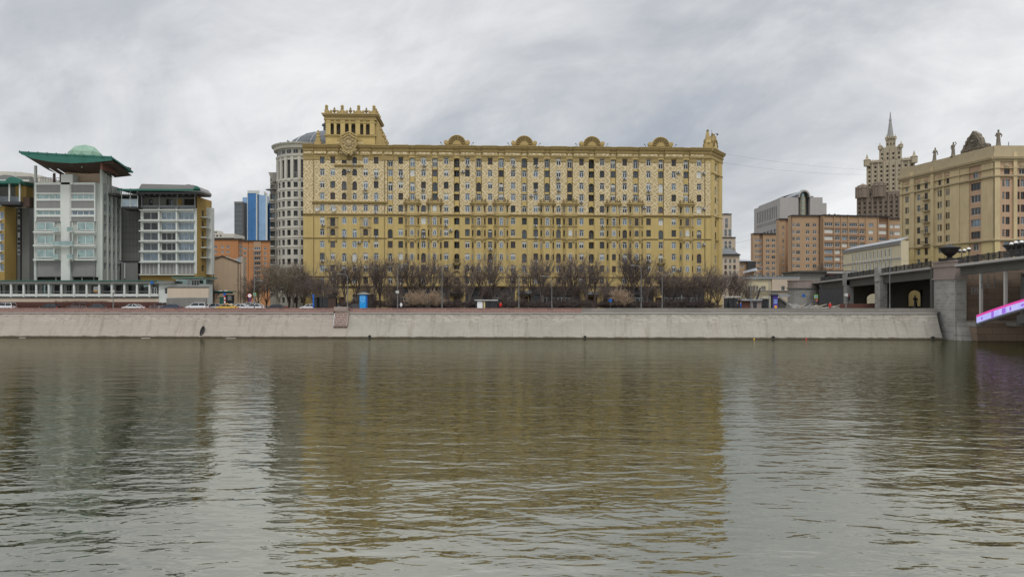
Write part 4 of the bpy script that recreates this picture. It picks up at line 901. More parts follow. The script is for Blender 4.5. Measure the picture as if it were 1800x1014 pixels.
# pale tower and curved roof behind
FP = Fac(-60, 236, 66, 236); rt = FP.root('apartment_building', 'pale pinkish block with small red windows and low curved roof, behind the left terrace')
u = FP.u; z = lambda y: FP.z(30, y); WN = Wins(rt); rects = []
for k in range(8): rects.append((u(51.5), u(55.5), z(362 + k * 11.3 + 3.5), z(362 + k * 11.3 - 3.5), .2, None)); WN.add('window', u(53.5), .17, z(362 + k * 11.3 + 3.5), .72, 1.25, 'b', mull=0)
for px in (-48, -30, -12, 6, 15, 24, 33):
    for k in range(8): rects.append((u(px), u(px + 4), z(365.5 + k * 11.3), z(358.5 + k * 11.3), .2, 'glass_dark'))
mb = MB(); hf(mb, FP.W, z(322), rects, 'beige_light'); shell(mb, FP.W, 20, z(322), 'beige_light'); mb.build('wall', rt); WN.done()
mb = MB(); mb.slab([(u(-60), z(322)), (u(61), z(322)), (u(61), z(306)), (u(46), z(302.5)), (u(25), z(299.8)), (u(0), z(298.6)), (u(-30), z(298.6)), (u(-60), z(300))][::1], 3, 16, 'stone_white'); mb.build('curved_roof', rt)
mb = MB(); mb.slab([(u(-3), z(322)), (u(36), z(322)), (u(32), z(314)), (u(20), z(308.5)), (u(8), z(307)), (u(-3), z(309))], .2, 2.8, 'steel_grey'); mb.box(u(28), u(52), .3, 2, z(318), z(310), 'concrete'); mb.build('plant_room', rt)
mb = MB(); mb.box(u(50), u(65), -3, -.2, 0, z(441), 'cream_wall'); mb.moulding(u(49), u(66), -3, [(0, z(441)), (.5, z(440)), (.6, z(438)), (0, z(436))], 'concrete_pale'); mb.build('low_wing', rt)
# colonnade along the river road
FK = Fac(-80, 168, 279, 168); u = FK.u; z = lambda y: FK.z(100, y); rt = FK.root('colonnade', 'long white columned arcade with flat dark green roof before the office blocks', 'arcade')
mb = MB(); mb.box(0, FK.W, -.6, 3.6, z(499), z(494), 'grey_tile'); mb.box(-.2, FK.W + .2, -.8, 3.8, z(494), z(492.8), 'verdigris'); mb.build('roof', rt)
mp = MP('column', rt)
for k in range(17):
    px = 21 + (k - 4) * 22.1
    if px < 279: mp.new().box(u(px) - .2, u(px) + .2, -.4, 0, z(522), z(499), 'white_paint')
mp.done()
mb = MB(); mb.box(0, FK.W, -.3, .1, z(521), z(516.5), 'white_paint'); mb.box(0, FK.W, .0, .15, z(513), z(512), 'steel_grey'); mb.box(0, FK.W, -.15, .3, z(530.5), z(523.5), 'beige_light'); mb.box(0, FK.W, -.35, .35, z(523.4), z(521.2), 'dark_metal'); mb.box(0, FK.W, -.2, .2, 0, z(530.5), 'brick_brown'); mb.build('low_wall', rt)
mb = MB(); cols_ = ['granite_dark', 'glass_dark', 'white_tile', 'grey_tile', 'glass_mid', 'white_paint', 'granite_dark', 'glass_green']
rr = []; random.seed(5)
for k in range(16): a = FK.u(21 + (k - 4.4) * 22.1); rr += [(a, a + 2.2, z(521), z(500.5), .3, random.choice(cols_)), (a + 1.0, a + 1.7, z(519), z(503), .2, random.choice(['glass_dark', 'glass_mid', 'white_tile']))]
for a, b_ in ((226, 241), (265, 277), (289, 304)): rr.append((u(a), u(min(b_, 279)), z(518), z(504), .25, 'glass_dark'))
mb.M = Matrix.Translation((0, 3.6, 0)); hf(mb, FK.W, z(499), [r_ for r_ in rr], 'white_tile'); mb.build('back_wall', rt)
F2 = Fac(279, 168, 358, 168); rt = F2.root('gatehouse', 'low white pavilion with thin green canopy at the right end of the arcade'); u = F2.u; z = lambda y: F2.z(300, y); WN = Wins(rt); rects = []
for a, b_, y0, y1 in ((289, 304, 505, 517), (262, 275, 505, 517), (329, 334, 492, 502), (336, 350, 492, 502)): rects.append((u(a), u(b_), z(y1), z(y0), .2, None)); WN.add('window', (u(a) + u(b_)) / 2, .17, z(y1), u(b_) - u(a), z(y0) - z(y1), 'wd', mull=2, transom=0)
mb = MB(); hf(mb, F2.W, z(499), rects, 'white_paint'); shell(mb, F2.W, 5, z(499), 'white_paint'); mb.box(u(305), u(358), 1.2, 5, z(499), z(491), 'glass_green'); mb.build('wall', rt); WN.done()
mb = MB(); mb.box(u(308), u(363), -1.5, 6, z(490), z(489), 'white_paint'); mb.box(u(308), u(363.5), -1.7, 6, z(488.9), z(487), 'verdigris'); mb.box(u(279), u(310), -.8, 4, z(499), z(494), 'grey_tile'); mb.build('roof', rt)
mb = MB(); mb.box(u(303), u(374), -2.4, -2.0, z(523), z(506), 'beige_light'); mb.box(u(303), u(374), -2.5, -1.9, z(506), z(504.5), 'concrete_dark'); mb.box(u(303), u(372), -2.9, -2.41, 0, z(524), 'concrete'); mb.build('garden_wall', rt)

# ---------------------------------------------------------------- tan house, guard booth, brick flats, glass towers
FH = Fac(366, 204, 423, 204); rt = FH.root('house', 'tan plastered house with blank gable wall behind the street junction', 'house'); u = FH.u; z = lambda y: FH.z(400, y); WN = Wins(rt)
mb = MB(); rr = [(u(366.5), u(369.5), z(y + 3.5), z(y - 3.5), .2, None) for y in (468, 482.5, 497)]
for y in (468, 482.5, 497): WN.add('window', u(368), .17, z(y + 3.5), .47, 1.1, 'b', mull=0)
hf(mb, u(378), z(458), rr, 'beige'); mb.slab([(u(378) + .01, 0), (u(422.5), 0), (u(422.5), z(461.5)), (u(392), z(450)), (u(378) + .01, z(454.5))], -.3, 3, 'beige'); mb.quad((0, .0, z(458)), (u(378), 0, z(458)), (u(378), 10, z(458)), (0, 10, z(458)), 'zinc')
mb.box(u(422.6), u(426.5), .5, 2.5, 0, z(452), 'beige_light'); mb.build('wall', rt); WN.done()
mb = MB(); mb.slab([(u(377), z(454)), (u(392), z(449)), (u(423), z(460.7)), (u(423), z(462)), (u(392), z(450.5)), (u(377), z(455.4))][::-1], -.6, -.31, 'concrete_dark'); mb.add([(u(408), 2, z(454)), (u(426), .4, z(450)), (u(425), .4, z(461)), (u(420), -.3, z(460.4))], [(0, 1, 2, 3)], 'zinc'); mb.build('roof', rt)
mb = MB(); mb.tube([(u(376), -.4, 2), (u(376), -.4, z(455))], .12, 'concrete_dark', 6); mb.tube([(u(419.5), -.4, 2), (u(419.5), -.4, z(461))], .09, 'concrete_dark', 6); mb.build('drain_pipe', rt)
FW = Fac(360, 520, 412, 520); rt = FW.root('office_building', 'distant white building with rooftop plant, above the orange brick flats'); mb = MB(); u = FW.u; z = lambda y: FW.z(380, y)
hf(mb, FW.W, z(411), [(u(a), u(a + 3.5), z(416), z(413), .3, 'glass_dark') for a in range(362, 392, 6)] + [(0, FW.W, z(421), z(418), .3, 'glass_dark')], 'stone_white'); shell(mb, FW.W, 20, z(411), 'stone_white'); mb.build('wall', rt)
mb = MB(); mb.box(u(366), u(381), 2, 12, z(411), z(405), 'stone_white')
for a in (367.5, 371, 374.5, 378): mb.M = Matrix.Translation((u(a), 1.95, z(408))) @ Matrix.Rotation(R(90), 4, 'X'); mb.lathe(0, 0, [(.6, 0), (.6, .1)], 'dark_metal', 10)
mb.M = None; mb.build('rooftop_plant', rt)
def flats(name, label, fac, top, secs, wall, cols, rows, ww, hh, deep=4, sty=(('w', 3), ('wd', 3), ('gd', 1)), bands=(), side=None, base=None, cap='granite_dark'):
    rt = fac.root(name, label); WN = Wins(rt); z = lambda y: fac.z((fac._m), y); u = fac.u; rects = list(base or [])
    for a, b_, d_, m_ in secs: rects.append((u(a), u(b_), 0, 300, d_, m_))
    for px, w_ in cols:
        dd = next((d_ for a, b_, d_, m_ in secs if a <= px <= b_), 0)
        for y in rows:
            k = w_ or ww; rects.append((u(px) - k / 2, u(px) + k / 2, z(y) - hh / 2, z(y) + hh / 2, dd + .25, None)); st = pick(sty)
            WN.add('window' if k < 3 else 'glazed_balcony', u(px), dd + .22, z(y) - hh / 2, k, hh, st, mull=max(1, int(k / .9) - 1) if k > 2 else 1, transom=.0 if k > 3 else .7, bar=.14)
    mb = MB(); hf(mb, fac.W, z(top), rects, wall); shell(mb, fac.W, deep, z(top), wall, cap); mb.build('wall', rt)
    mb = MB(); mb.box(-.1, fac.W + .1, -.6, deep, z(top), z(top) + .5, cap); mb.build('parapet', rt); WN.done(); return rt, u, z
def FF(xl, Dl, xr, Dr): f_ = Fac(xl, Dl, xr, Dr); f_._m = (xl + xr) / 2; return f_
f1 = FF(360, 400, 426, 400); rws = [434 + 9 * k for k in range(9)]
flats('apartment_building', 'orange brick flats right behind the tan house, left half with darker wing', f1, 421, [(360, 419, 0, 'brick'), (419, 426, .6, 'brick_tan_dark')], 'brick', [(368.7, 2), (379, 1.6), (391, 1.3), (400.5, 1.6), (422.5, 1.6)], rws, 1.6, 1.5)
f1 = FF(426.2, 396, 486, 396)
rt, u, z = flats('apartment_building', 'orange brick flats with stacked balconies below the blue glass tower', f1, 424, [(426, 436, .0, 'brick'), (436, 437, .4, 'brick_tan_dark'), (446, 459, -.3, 'brick_tan')], 'brick', [(430.5, 1.8), (452.6, 3.4), (466, 1.5), (477, 1.4)], [437 + 8.7 * k for k in range(9)], 1.5, 1.5)
mp = MP('balcony', rt)
for k in range(9): mp.new().box(u(447), u(458.5), -1.3, -.31, z(443 + 8.7 * k), z(440.5 + 8.7 * k), 'brick_tan_dark')
mp.done()
def tower(name, label, cat, fac, secs, deep=40):
    rt = fac.root(name, label, cat); mb = MB()
    for i, (a, b_, top, m_, y_, dv) in enumerate(secs):
        mb = MB(); x0, x1 = fac.u(a), fac.u(b_); H_ = fac.z(fac._m, top); fh = 5.0; nn = int(H_ / fh); rr = []
        for k in range(nn): rr.append((x0, x1, k * fh, k * fh + .5, -.08, dv))
        nv = max(2, int((x1 - x0) / 3.2))
        for k in range(nv + 1): rr.append((x0 + (x1 - x0) * k / nv - .12, x0 + (x1 - x0) * k / nv + .12, 0, H_, -.14, dv))
        mb.M = Matrix.Translation((0, y_, 0)); hf(mb, x1 - x0, H_, rr, m_, 0, x0)
        mb.box(x0, x1, .4, deep, 0, H_, dv); mb.build('glass_bay', rt)
    return rt
ft = FF(426, 800, 486, 800)
rt = tower('glass_tower', 'tall blue glass office tower left of the rounded white building', 'skyscraper', ft, [(426.5, 439, 347, 'glass_blue_pale', 0, 'glass_blue_pale'), (439.1, 453.6, 341, 'glass_blue', -6, 'glass_blue'), (453.8, 469, 344, 'glass_blue_pale', -3, 'glass_blue_pale'), (471.5, 486, 356, 'glass_blue', 2, 'glass_blue')])
mp = MP('white_frame', rt)
for a, b_, y0, y1, yy in ((438.8, 458.6, 341.2, 336.5, -6.5), (453.6, 455.2, 425, 341, -6.4), (469, 471.4, 425, 343, -3.6), (469, 486, 355.8, 352, 1.5), (438.3, 439.3, 425, 341, -6.6)): mp.new().box(ft.u(a), ft.u(b_), yy, yy + 2, ft.z(450, y0), ft.z(450, y1), 'white_paint')
mp.done(); mp = MP('antenna', rt)
for a, y in ((464, 337), (467, 339), (473, 341)): mp.new().box(ft.u(a), ft.u(a + 1.2), 0, 3, ft.z(450, 352), ft.z(450, y), 'stone_white')
mp.done()
ft = FF(412, 790, 426.2, 790); rt = tower('office_tower', 'slim grey banded tower on the left of the blue glass tower', 'skyscraper', ft, [(412, 426.2, 358, 'glass_mid', 0, 'concrete')]); mb = MB(); mb.box(0, ft.W, -.6, 10, ft.z(419, 358), ft.z(419, 354.5), 'concrete'); mb.build('roof_frame', rt)

# ---------------------------------------------------------------- rounded white building behind the yellow one
cx, cy, r0 = X(539, 214), 214.0, 8.15
rt = thing('apartment_building', 'pale stone building with rounded corner and dark ribbed dome behind the yellow block', 'building', (cx, cy, GZ)); WN = Wins(rt)
zc = lambda y: Z(y, 206.5) - GZ; H = zc(272); HT = zc(252); rowsw = [324.6 + 16.9 * k for k in range(13)]
mb = MB(); da = R(14.7); a0 = -math.pi / 2 - R(20.4); angs = [a0 + da * k for k in range(-7, 8)]
def arcq(mb, r, aa, ab, za, zb, m, n=3):
    for i in range(n): p, q = aa + (ab - aa) * i / n, aa + (ab - aa) * (i + 1) / n; mb.quad((r * math.cos(p), r * math.sin(p), za), (r * math.cos(q), r * math.sin(q), za), (r * math.cos(q), r * math.sin(q), zb), (r * math.cos(p), r * math.sin(p), zb), m)
for a in angs:
    hw = .075
    arcq(mb, r0, a + hw, a + da - hw, 0, H, 'stone_white')
    zz_ = 0; ops = sorted([(zc(y + 5), zc(y - 5)) for y in rowsw] + [(zc(313), zc(281))])
    for o0, o1 in ops:
        if o0 > zz_: arcq(mb, r0, a - hw, a + hw, zz_, o0, 'stone_white', 1)
        rr_ = r0 - .5
        for s in (-hw, hw): mb.quad((r0 * math.cos(a + s), r0 * math.sin(a + s), o0), (r0 * math.cos(a + s), r0 * math.sin(a + s), o1), (rr_ * math.cos(a + s), rr_ * math.sin(a + s), o1), (rr_ * math.cos(a + s), rr_ * math.sin(a + s), o0), 'stone_white_dark')
        WN.add('window', rr_ * math.cos(a), rr_ * math.sin(a), o0, 1.3, o1 - o0, pick([('gd', 1), ('d', 2)]), rz=a + math.pi / 2, mull=1, transom=.6 if o1 - o0 < 3 else .3)
        zz_ = o1
    arcq(mb, r0, a - hw, a + hw, zz_, H, 'stone_white', 1)
mb.build('wall', rt)
mb = MB(); mb.lathe(0, 0, [(r0 + .2, H - .6), (r0 + .35, H - .3), (r0 + .35, H), (r0 - .05, H), (r0 - .05, zc(262)), (r0 + .9, zc(261)), (r0 + 1.0, zc(256)), (r0 + 1.5, zc(254)), (r0 + 1.6, HT), (r0 - 1, HT + .3)], 'stone_white', 64); mb.build('cornice', rt)
mp = MP('attic_window', rt)
for a in angs: m_ = mp.new(); m_.M = Matrix.Rotation(a + math.pi / 2, 4, 'Z'); m_.box(-.6, .6, -r0 - .06, -r0 + .2, zc(269.5), zc(263.5), 'glass_dark'); m_.box(-.05, .05, -r0 - .1, -r0, zc(269.5), zc(263.5), 'grey_frame')
mp.done(); mp = MP('string_course', rt)
for y in (316.5, 333, 350, 366.8, 383.7, 400.6, 417.5, 434): mp.new().lathe(0, 0, [(r0 - .2, zc(y) - .12), (r0 + .14, zc(y) - .12), (r0 + .14, zc(y) + .12), (r0 - .2, zc(y) + .12)], 'stone_white', 48, False)
mp.done(); mp = MP('pilaster', rt)
for a in angs: m_ = mp.new(); m_.M = Matrix.Rotation(a + da / 2 + math.pi / 2, 4, 'Z'); m_.box(-.42, .42, -r0 - .22, -r0 + .1, zc(316), H - .61, 'stone_white')
mp.done()
mb = MB(); mb.box(-1.5, 30, 6, 30, 0, HT - 1, 'stone_white'); mb.build('rear_wall', rt)
mb = MB(); dx, dy = 4.6, 9.5; RR = 12.6; zb = zc(254); prof = [(RR + 1.2, zb - .4), (RR + .6, zb + 1.0), (RR, zb + 1.1), (RR * .97, zb + 2.3), (RR * .86, zb + 3.9), (RR * .68, zb + 5.3), (RR * .45, zb + 6.3), (RR * .22, zb + 6.9), (1.0, zb + 7.1)]
mb.lathe(dx, dy, prof, 'slate', 40)
mb.build('dome', rt); mp = MP('dome_rib', rt)
for k in range(14): a = 2 * math.pi * k / 14; mp.new().tube([(dx + (r + .02) * math.cos(a), dy + (r + .02) * math.sin(a), z_ + .05) for r, z_ in prof[2:]], .13, 'zinc', 4)
mp.done(); mb = MB(); mb.lathe(dx - 1.2, dy, [(1.0, zb + 6.6), (1.0, zb + 9.0), (1.5, zb + 9.2), (1.4, zb + 9.6), (.7, zb + 10.0), (.4, zb + 12.5), (.1, zb + 13)], 'slate', 10); mb.build('lantern', rt)
mb = MB()
for px, w_ in ((492, 3), (505, 3.2)): x = X(px, 212) - cx; mb.slab([(x, HT), (x + w_, HT), (x + w_, HT + .9), (x + w_ * .6, HT + .9), (x + .3, HT + (1.9 if px > 500 else 1.3))], -3, -2.2, 'slate')
mb.build('roof_edge', rt)
t = link('bay_stack', None, rt, (X(475, 219) - cx, 5, 0)); W2 = X(492, 219) - X(475, 219); z2 = lambda y: Z(y, 219) - GZ; rr = []; WW = Wins(t)
for k in range(13):
    y = 313 + 16.2 * k; rr.append((W2 * .62, W2 * .62 + .85, z2(y + 5), z2(y - 4), .3, None)); WW.add('window', W2 * .62 + .42, .27, z2(y + 5), .85, z2(y - 4) - z2(y + 5), 'wd', mull=0); rr.append((0, W2 * .5, z2(y + 5.5), z2(y - 4), .6, 'glass_mid' if k > 1 else None)); rr.append((0, W2 * .45, z2(y + 8), z2(y + 5.5), -.3, 'stone_white'))
mb = MB(); hf(mb, W2, z2(304), rr, 'stone_white_dark'); shell(mb, W2, 14, z2(304), 'stone_white_dark'); mb.build('bay_wall', t); WW.done()
mb = MB(); mb.slab([(-.3, z2(304)), (W2, z2(304)), (W2, z2(320)), (.9, z2(320))][::-1], -.9, -.01, 'stone_white_dark'); mb.lathe(.3, 0, [(.3, z2(336)), (1.6, z2(334.5)), (1.6, z2(333.5)), (.2, z2(331.5))], 'steel_grey', 12); mb.build('eaves', t)
WN.done()
# ---------------------------------------------------------------- right hand background
f1 = FF(1268, 520, 1286, 520); rt, u, z = flats('apartment_building', 'tall narrow beige tower peeping out behind the right end of the yellow block', f1, 377, [(1268, 1286, 0, 'beige_light')], 'beige_light', [(1277, 2.0)], [388, 397], 2, 3.2, sty=(('g', 1),))
mb = MB(); mb.box(u(1275), u(1282), 2, 8, z(377), z(374.5), 'steel_grey'); mb.box(f1.W - .6, f1.W + .02, -.5, .1, 0, z(377), 'stone_white'); mb.build('rooftop_plant', rt)
f1 = FF(1268, 500, 1293, 500); rt, u, z = flats('apartment_building', 'stepped beige block with tall windows in front of the narrow beige tower', f1, 418, [(1268, 1293, 0, 'beige_light')], 'beige_light', [(1275.8, 1.8), (1283, 1.8)], [406, 412, 427, 434], 1.8, 2.4, sty=(('g', 1),))
f1 = FF(1270, 262, 1300, 262); rt, u, z = flats('apartment_building', 'pinkish plaster building with dark sloping roof beside the right end of the yellow block', f1, 449, [(1270, 1300, 0, 'beige_light')], 'beige_light', [(1275.5, 0), (1283.5, 0), (1291, 0)], [459, 469.5, 480, 490.5], .9, 1.5, sty=(('b', 1), ('gd', 2)))
mb = MB(); mb.slab([(-1, z(449)), (f1.W + .3, z(449)), (u(1291), z(441)), (u(1283), z(437)), (-1, z(438))], -.5, 10, 'zinc')
for k in range(9): mb.box(u(1271 + k * 2.6), u(1271.6 + k * 2.6), -.2, .3, z(446 - k % 3), z(438 - k % 4), 'dark_metal')
mb.build('roof', rt)
f1 = FF(1296, 330, 1326, 330); rt, u, z = flats('warehouse', 'low building with pale metal roofs in the gap left of the tan brick flats', f1, 461, [(1296, 1326, 0, 'brick_tan')], 'brick_tan', [(1305, 1.2)], [468], 1.2, 1.2)
mb = MB(); mb.add([(u(1296), -1, z(461)), (u(1325), -1, z(459)), (u(1324), 14, z(453)), (u(1300), 14, z(454))], [(0, 1, 2, 3)], 'zinc'); mb.box(u(1300), u(1314), 12, 16, z(455), z(447), 'verdigris_pale'); mb.box(u(1312), u(1326), -2, -.5, z(478), z(460), 'dark_metal'); mb.add([(u(1300), -5, z(481)), (u(1326), -5, z(476)), (u(1326), -2, z(471)), (u(1304), -2, z(477))], [(0, 1, 2, 3)], 'zinc'); mb.build('roof', rt)
FG = FF(1371, 430, 1453, 430); z = lambda y: FG.z(1371, y); u = FG.u
rt = FG.root('office_building', 'grey stone office block with arched glass bay and barrel roof, behind the tan brick flats')
rects = [(u(1440), 99, z(357), 99, None, None)]
mb = MB(); hf(mb, u(1446), z(347), [(u(1403.5), u(1424), 0, z(347), 2.5, 'granite_dark')], 'concrete_pale'); mb.box(u(1446) + .01, FG.W, 0, 30, 0, z(357), 'concrete_pale'); mb.box(.9, u(1403), .02, 40, 0, z(347) - .02, 'concrete_pale'); mb.box(u(1424.5), u(1446) - .01, .02, 30, 0, z(347) - .02, 'concrete_pale'); mb.build('wall', rt)
mb = MB(); cxg = u(1413.5); mb.M = None; rg = u(1419) - cxg; g0, g1 = z(420), z(346)
mb.lathe(cxg, 3.0, [(rg, g0), (rg, g1), (rg * .92, g1 + 2.2), (rg * .6, g1 + 4.0), (.3, g1 + 4.7)], 'glass_green', 20); 
mb.build('glass_bay', rt); mp = MP('glazing_bar', rt)
for k in range(7): a = math.pi + math.pi * (k + .5) / 7; mp.new().tube([(cxg + rg * math.cos(a), 3 + rg * math.sin(a), g0), (cxg + rg * math.cos(a), 3 + rg * math.sin(a), g1)], .18, 'sand_trim', 4)
for k in range(11): zz_ = g0 + (g1 - g0) * k / 10; mp.new().lathe(cxg, 3.0, [(rg + .1, zz_), (rg + .1, zz_ + .35)], 'sand_trim', 20, False)
mp.done()
mb = MB(); ro = u(1424) - cxg; 
for k in range(14):
    a, b_ = math.pi * k / 14, math.pi * (k + 1) / 14
    for r_, y_ in ((ro, 0),):
        zq = z(347)
        mb.quad((cxg + ro * math.cos(a), -.5, zq + ro * math.sin(a) * 1.25), (cxg + ro * math.cos(b_), -.5, zq + ro * math.sin(b_) * 1.25), (cxg + ro * math.cos(b_), 44, zq + ro * math.sin(b_) * 1.25), (cxg + ro * math.cos(a), 44, zq + ro * math.sin(a) * 1.25), 'zinc')
        rn = ro * .78; mb.quad((cxg + ro * math.cos(a), -.5, zq + ro * math.sin(a) * 1.25), (cxg + ro * math.cos(b_), -.5, zq + ro * math.sin(b_) * 1.25), (cxg + rn * math.cos(b_), -.5, zq + rn * math.sin(b_) * 1.25), (cxg + rn * math.cos(a), -.5, zq + rn * math.sin(a) * 1.25), 'concrete_pale')
        mb.quad((cxg + rn * math.cos(a), -.5, zq + rn * math.sin(a) * 1.25), (cxg + rn * math.cos(b_), -.5, zq + rn * math.sin(b_) * 1.25), (cxg + rn * math.cos(b_), 6, zq + rn * math.sin(b_) * 1.25), (cxg + rn * math.cos(a), 6, zq + rn * math.sin(a) * 1.25), 'concrete')
mb.build('barrel_roof', rt); mb = MB(); mb.box(u(1424), u(1436), 5, 12, z(347), z(342.5), 'steel_grey'); mb.build('rooftop_plant', rt)
sd_ = link('side_wing', None, rt, (.0, 46, 0), R(-90)); zs = lambda y: Z(y, 460) - GZ; rr = []
for k in range(6):
    x0 = 9 + k * 6.0
    for j in range(2): rr.append((x0 + j * 3.1 - 3, x0 + 1.5 + j * 3.1 - 3, zs(392 - 1), zs(371), .6, 'glass_dark'))
    for j in range(3): rr.append((x0 - 3 + j * 2, x0 - 2.1 + j * 2, zs(400), zs(394), .4, 'loggia_dark'))
    rr.append((x0 - 3, x0 + 1, zs(415), zs(409), .4, 'glass_mid')); rr.append((x0 - 2.6, x0 - 1.9, zs(405), zs(403.5), .3, 'loggia_dark'))
mb = MB(); hf(mb, 46, zs(365) + 1, rr, 'concrete_pale'); mb.build('side_wall', sd_)
mb = MB(); mb.add([(4, .3, zs(365) + 1), (46, .3, z(347)), (46, 10, z(347) + 3), (4, 10, zs(350) - 1)], [(0, 1, 2, 3)], 'zinc'); mb.add([(4, .3, zs(365) + 1), (46, .3, z(347)), (46, .3, zs(365) + .9)], [(0, 1, 2)], 'concrete_pale'); mb.build('side_roof', sd_)
# tan brick flats
f1 = FF(1324, 390, 1369.5, 390); flats('apartment_building', 'lower tan brick flats left of the tall plain brick wall', f1, 411.5, [(1324, 1335, .0, 'brick_tan'), (1335, 1341, .7, 'brick_tan_dark'), (1341, 1369.5, 0, 'brick_tan')], 'brick_tan', [(1328.5, 1.1), (1333, 1.1), (1337.5, 1.4), (1349.6, 2), (1359.5, 2), (1367, 1.3)], [422.5 + 9.9 * k for k in range(8)], 1.5, 1.6)
f1 = FF(1369.5, 345, 1392, 345); rt, u, z = flats('apartment_building', 'plain brick stair wing with one column of tiny windows among the tan flats', f1, 386, [(1369, 1381, 0, 'brick_tan'), (1381, 1392, .3, 'brick_tan_dark')], 'brick_tan', [(1377, .9)], [400 + 12 * k for k in range(8)], .9, 1.5)  # right part uses darker brick, painting in the shade on that side
f1 = FF(1391, 330, 1446.2, 330); flats('apartment_building', 'tan brick flats with small square windows, left part of the long brick row', f1, 380, [(1391, 1392.5, .3, 'brick_tan_dark'), (1439, 1443, .5, 'brick_tan_dark')], 'brick_tan', [(1395, 1.1), (1403, 1.8), (1419.6, 1.7), (1431.7, 1.7), (1441.5, 1.1)], [395.7 + 12 * k for k in range(9)], 1.7, 1.6)
f1 = FF(1446.3, 328, 1563, 334); rt, u, z = flats('apartment_building', 'long tan brick flats with bands of glazed balconies, below the pinnacled tower', f1, 380.5, [(1446, 1447, .4, 'brick_tan_dark'), (1544, 1562, .9, 'brick_tan_dark')], 'brick_tan', [(1456.6, 4.0), (1472, 2.5), (1484.5, 2.5), (1500, 4.0), (1515, 2.5), (1531, 2.3), (1553, 4.2)], [395.3 + 12 * k for k in range(9)], 1.7, 1.7, sty=(('w', 3), ('wc', 2), ('wd', 3), ('g', 1)))
mp = MP('balcony_front', rt)
for k in range(9):
    for a, b_ in ((1448, 1465), (1466.5, 1477.5), (1479, 1490), (1491.5, 1508.5), (1510, 1520.5)): mp.new().box(u(a), u(b_), -.25, -.002, z(403 + 12 * k), z(399.5 + 12 * k), 'brick_tan_dark')
mp.done(); mp = MP('pier', rt)
for px in (1447.2, 1465.9, 1478.3, 1490.8, 1509.3, 1521.3, 1543): mp.new().box(u(px) - .2, u(px) + .2, -.35, -.26, 0, z(381), 'brick_tan')
mp.done(); mp = MP('chimney_pipe', rt)
for px in (1463, 1467, 1472, 1477, 1483, 1489, 1495, 1500): mp.new().tube([(u(px), 4, z(381)), (u(px), 4, z(random.uniform(374.5, 377.5)))], .35, 'dark_metal', 6)
mp.done()
f1 = FF(1563.2, 336, 1600, 336); flats('apartment_building', 'right end of the tan brick row, next to the sandstone corner block', f1, 385, [(1563, 1600, 0, 'brick_tan')], 'brick_tan', [(1567.5, 1.6), (1577.5, 2.6), (1590, 2.6)], [398 + 12 * k for k in range(8)], 1.7, 1.7, sty=(('w', 1), ('wc', 1)))
# cream long block
f1 = Fac(1482.5, 300, 1584, 250); f1._m = 1482.5; rt = f1.root('office_building', 'long low cream block with rows of narrow windows, above the bridge ramp'); u = f1.u; z = lambda y: f1.z(1482.5, y); rr = []; WN = Wins(rt)
for px in (1498.7, 1505, 1511, 1517.2, 1523.4, 1529.6, 1536, 1542.8, 1549.5, 1556.5, 1563.5):
    for y in (455.5, 474.5): rr.append((u(px) - .55, u(px) + .55, z(y + 6), z(y - 5), .3, None)); WN.add('window', u(px), .27, z(y + 6), 1.1, z(y - 5) - z(y + 6), 'wd', mull=0)
    rr.append((u(px) + .75, u(px) + 1.35, z(482), z(449), -.2, 'white_paint'))
mb = MB(); hf(mb, f1.W, z(441), rr, 'cream_wall'); shell(mb, f1.W, 2.5, z(441), 'cream_wall', 'zinc'); mb.build('wall', rt); WN.done()
mb = MB(); mb.moulding(0, f1.W, 0, [(0, z(447)), (.4, z(446)), (.5, z(444.5)), (0, z(444))], 'concrete_pale'); mb.moulding(0, f1.W, 0, [(0, z(467)), (.3, z(466.5)), (.3, z(465)), (0, z(464.5))], 'concrete_pale'); mb.box(0, f1.W, -.3, -.02, z(444), z(441), 'concrete'); mb.build('cornice', rt)
mb = MB(); mb.add([(0, 0, z(441)), (f1.W, 0, z(441)), (f1.W, 2.5, z(436)), (6, 2.5, z(436)), (0, 0, z(441) + .2), (f1.W, 0, z(441) + .2), (f1.W, 2.5, z(436) + .2), (6, 2.5, z(436) + .2)], [(0, 1, 5, 4), (4, 5, 6, 7), (1, 2, 6, 5), (3, 0, 4, 7)], 'zinc'); mb.build('roof', rt)
# pinnacled skyscraper
DT = 700; FT = FF(1506, 711, 1610, 689); rt = FT.root('skyscraper', 'far stepped gothic style stone tower with many pinnacles and a pale spire', 'skyscraper'); u = FT.u; z = lambda y: FT.z(1550, y)
def tier(name, a, b_, y0, y1, yf, deep, m, pitch=2.6, wins=True, m2='tower_shade', rib=.8):
    mb = MB(); x0, x1 = u(a), u(b_); za, zb = z(y0), z(y1); rr = []; n = max(3, int((x1 - x0) / pitch / 2)); p = (x1 - x0) / n
    for k in range(n):
        c = x0 + p * (k + .5)
        if wins:
            zz_ = za + 2
            while zz_ + 3 < zb - 1.5: rr.append((c - p * .17, c + p * .17, zz_, zz_ + 2.2, .5, m2)); zz_ += 4.2
        rr.append((x0 + p * k - p * .14, x0 + p * k + p * .14, za, zb, -rib, m))
    mb.M = Matrix.Translation((0, yf, 0)); hf(mb, x1 - x0, zb, rr, m, za, x0) if False else hf(mb, x1 - x0, zb - za, rr, m, za, x0)
    mb.M = None; mb.box(x0 + .01, x1 - .01, yf + .8, yf + deep, za, zb - .01, m); mb.build(name, rt)
tier('lower_wing', 1506, 1600, 541, 346, 0, 12, 'tower_stone_dark', 2.2, rib=1.2)
tier('lower_wing', 1511, 1542, 346, 330, 1, 20, 'tower_stone_dark', 1.6)
tier('lower_wing', 1560, 1600, 346, 337, 1, 20, 'tower_stone_dark', 1.6)
tier('main_tier', 1523, 1608.5, 400, 284, 2, 25, 'tower_stone', 2.3)
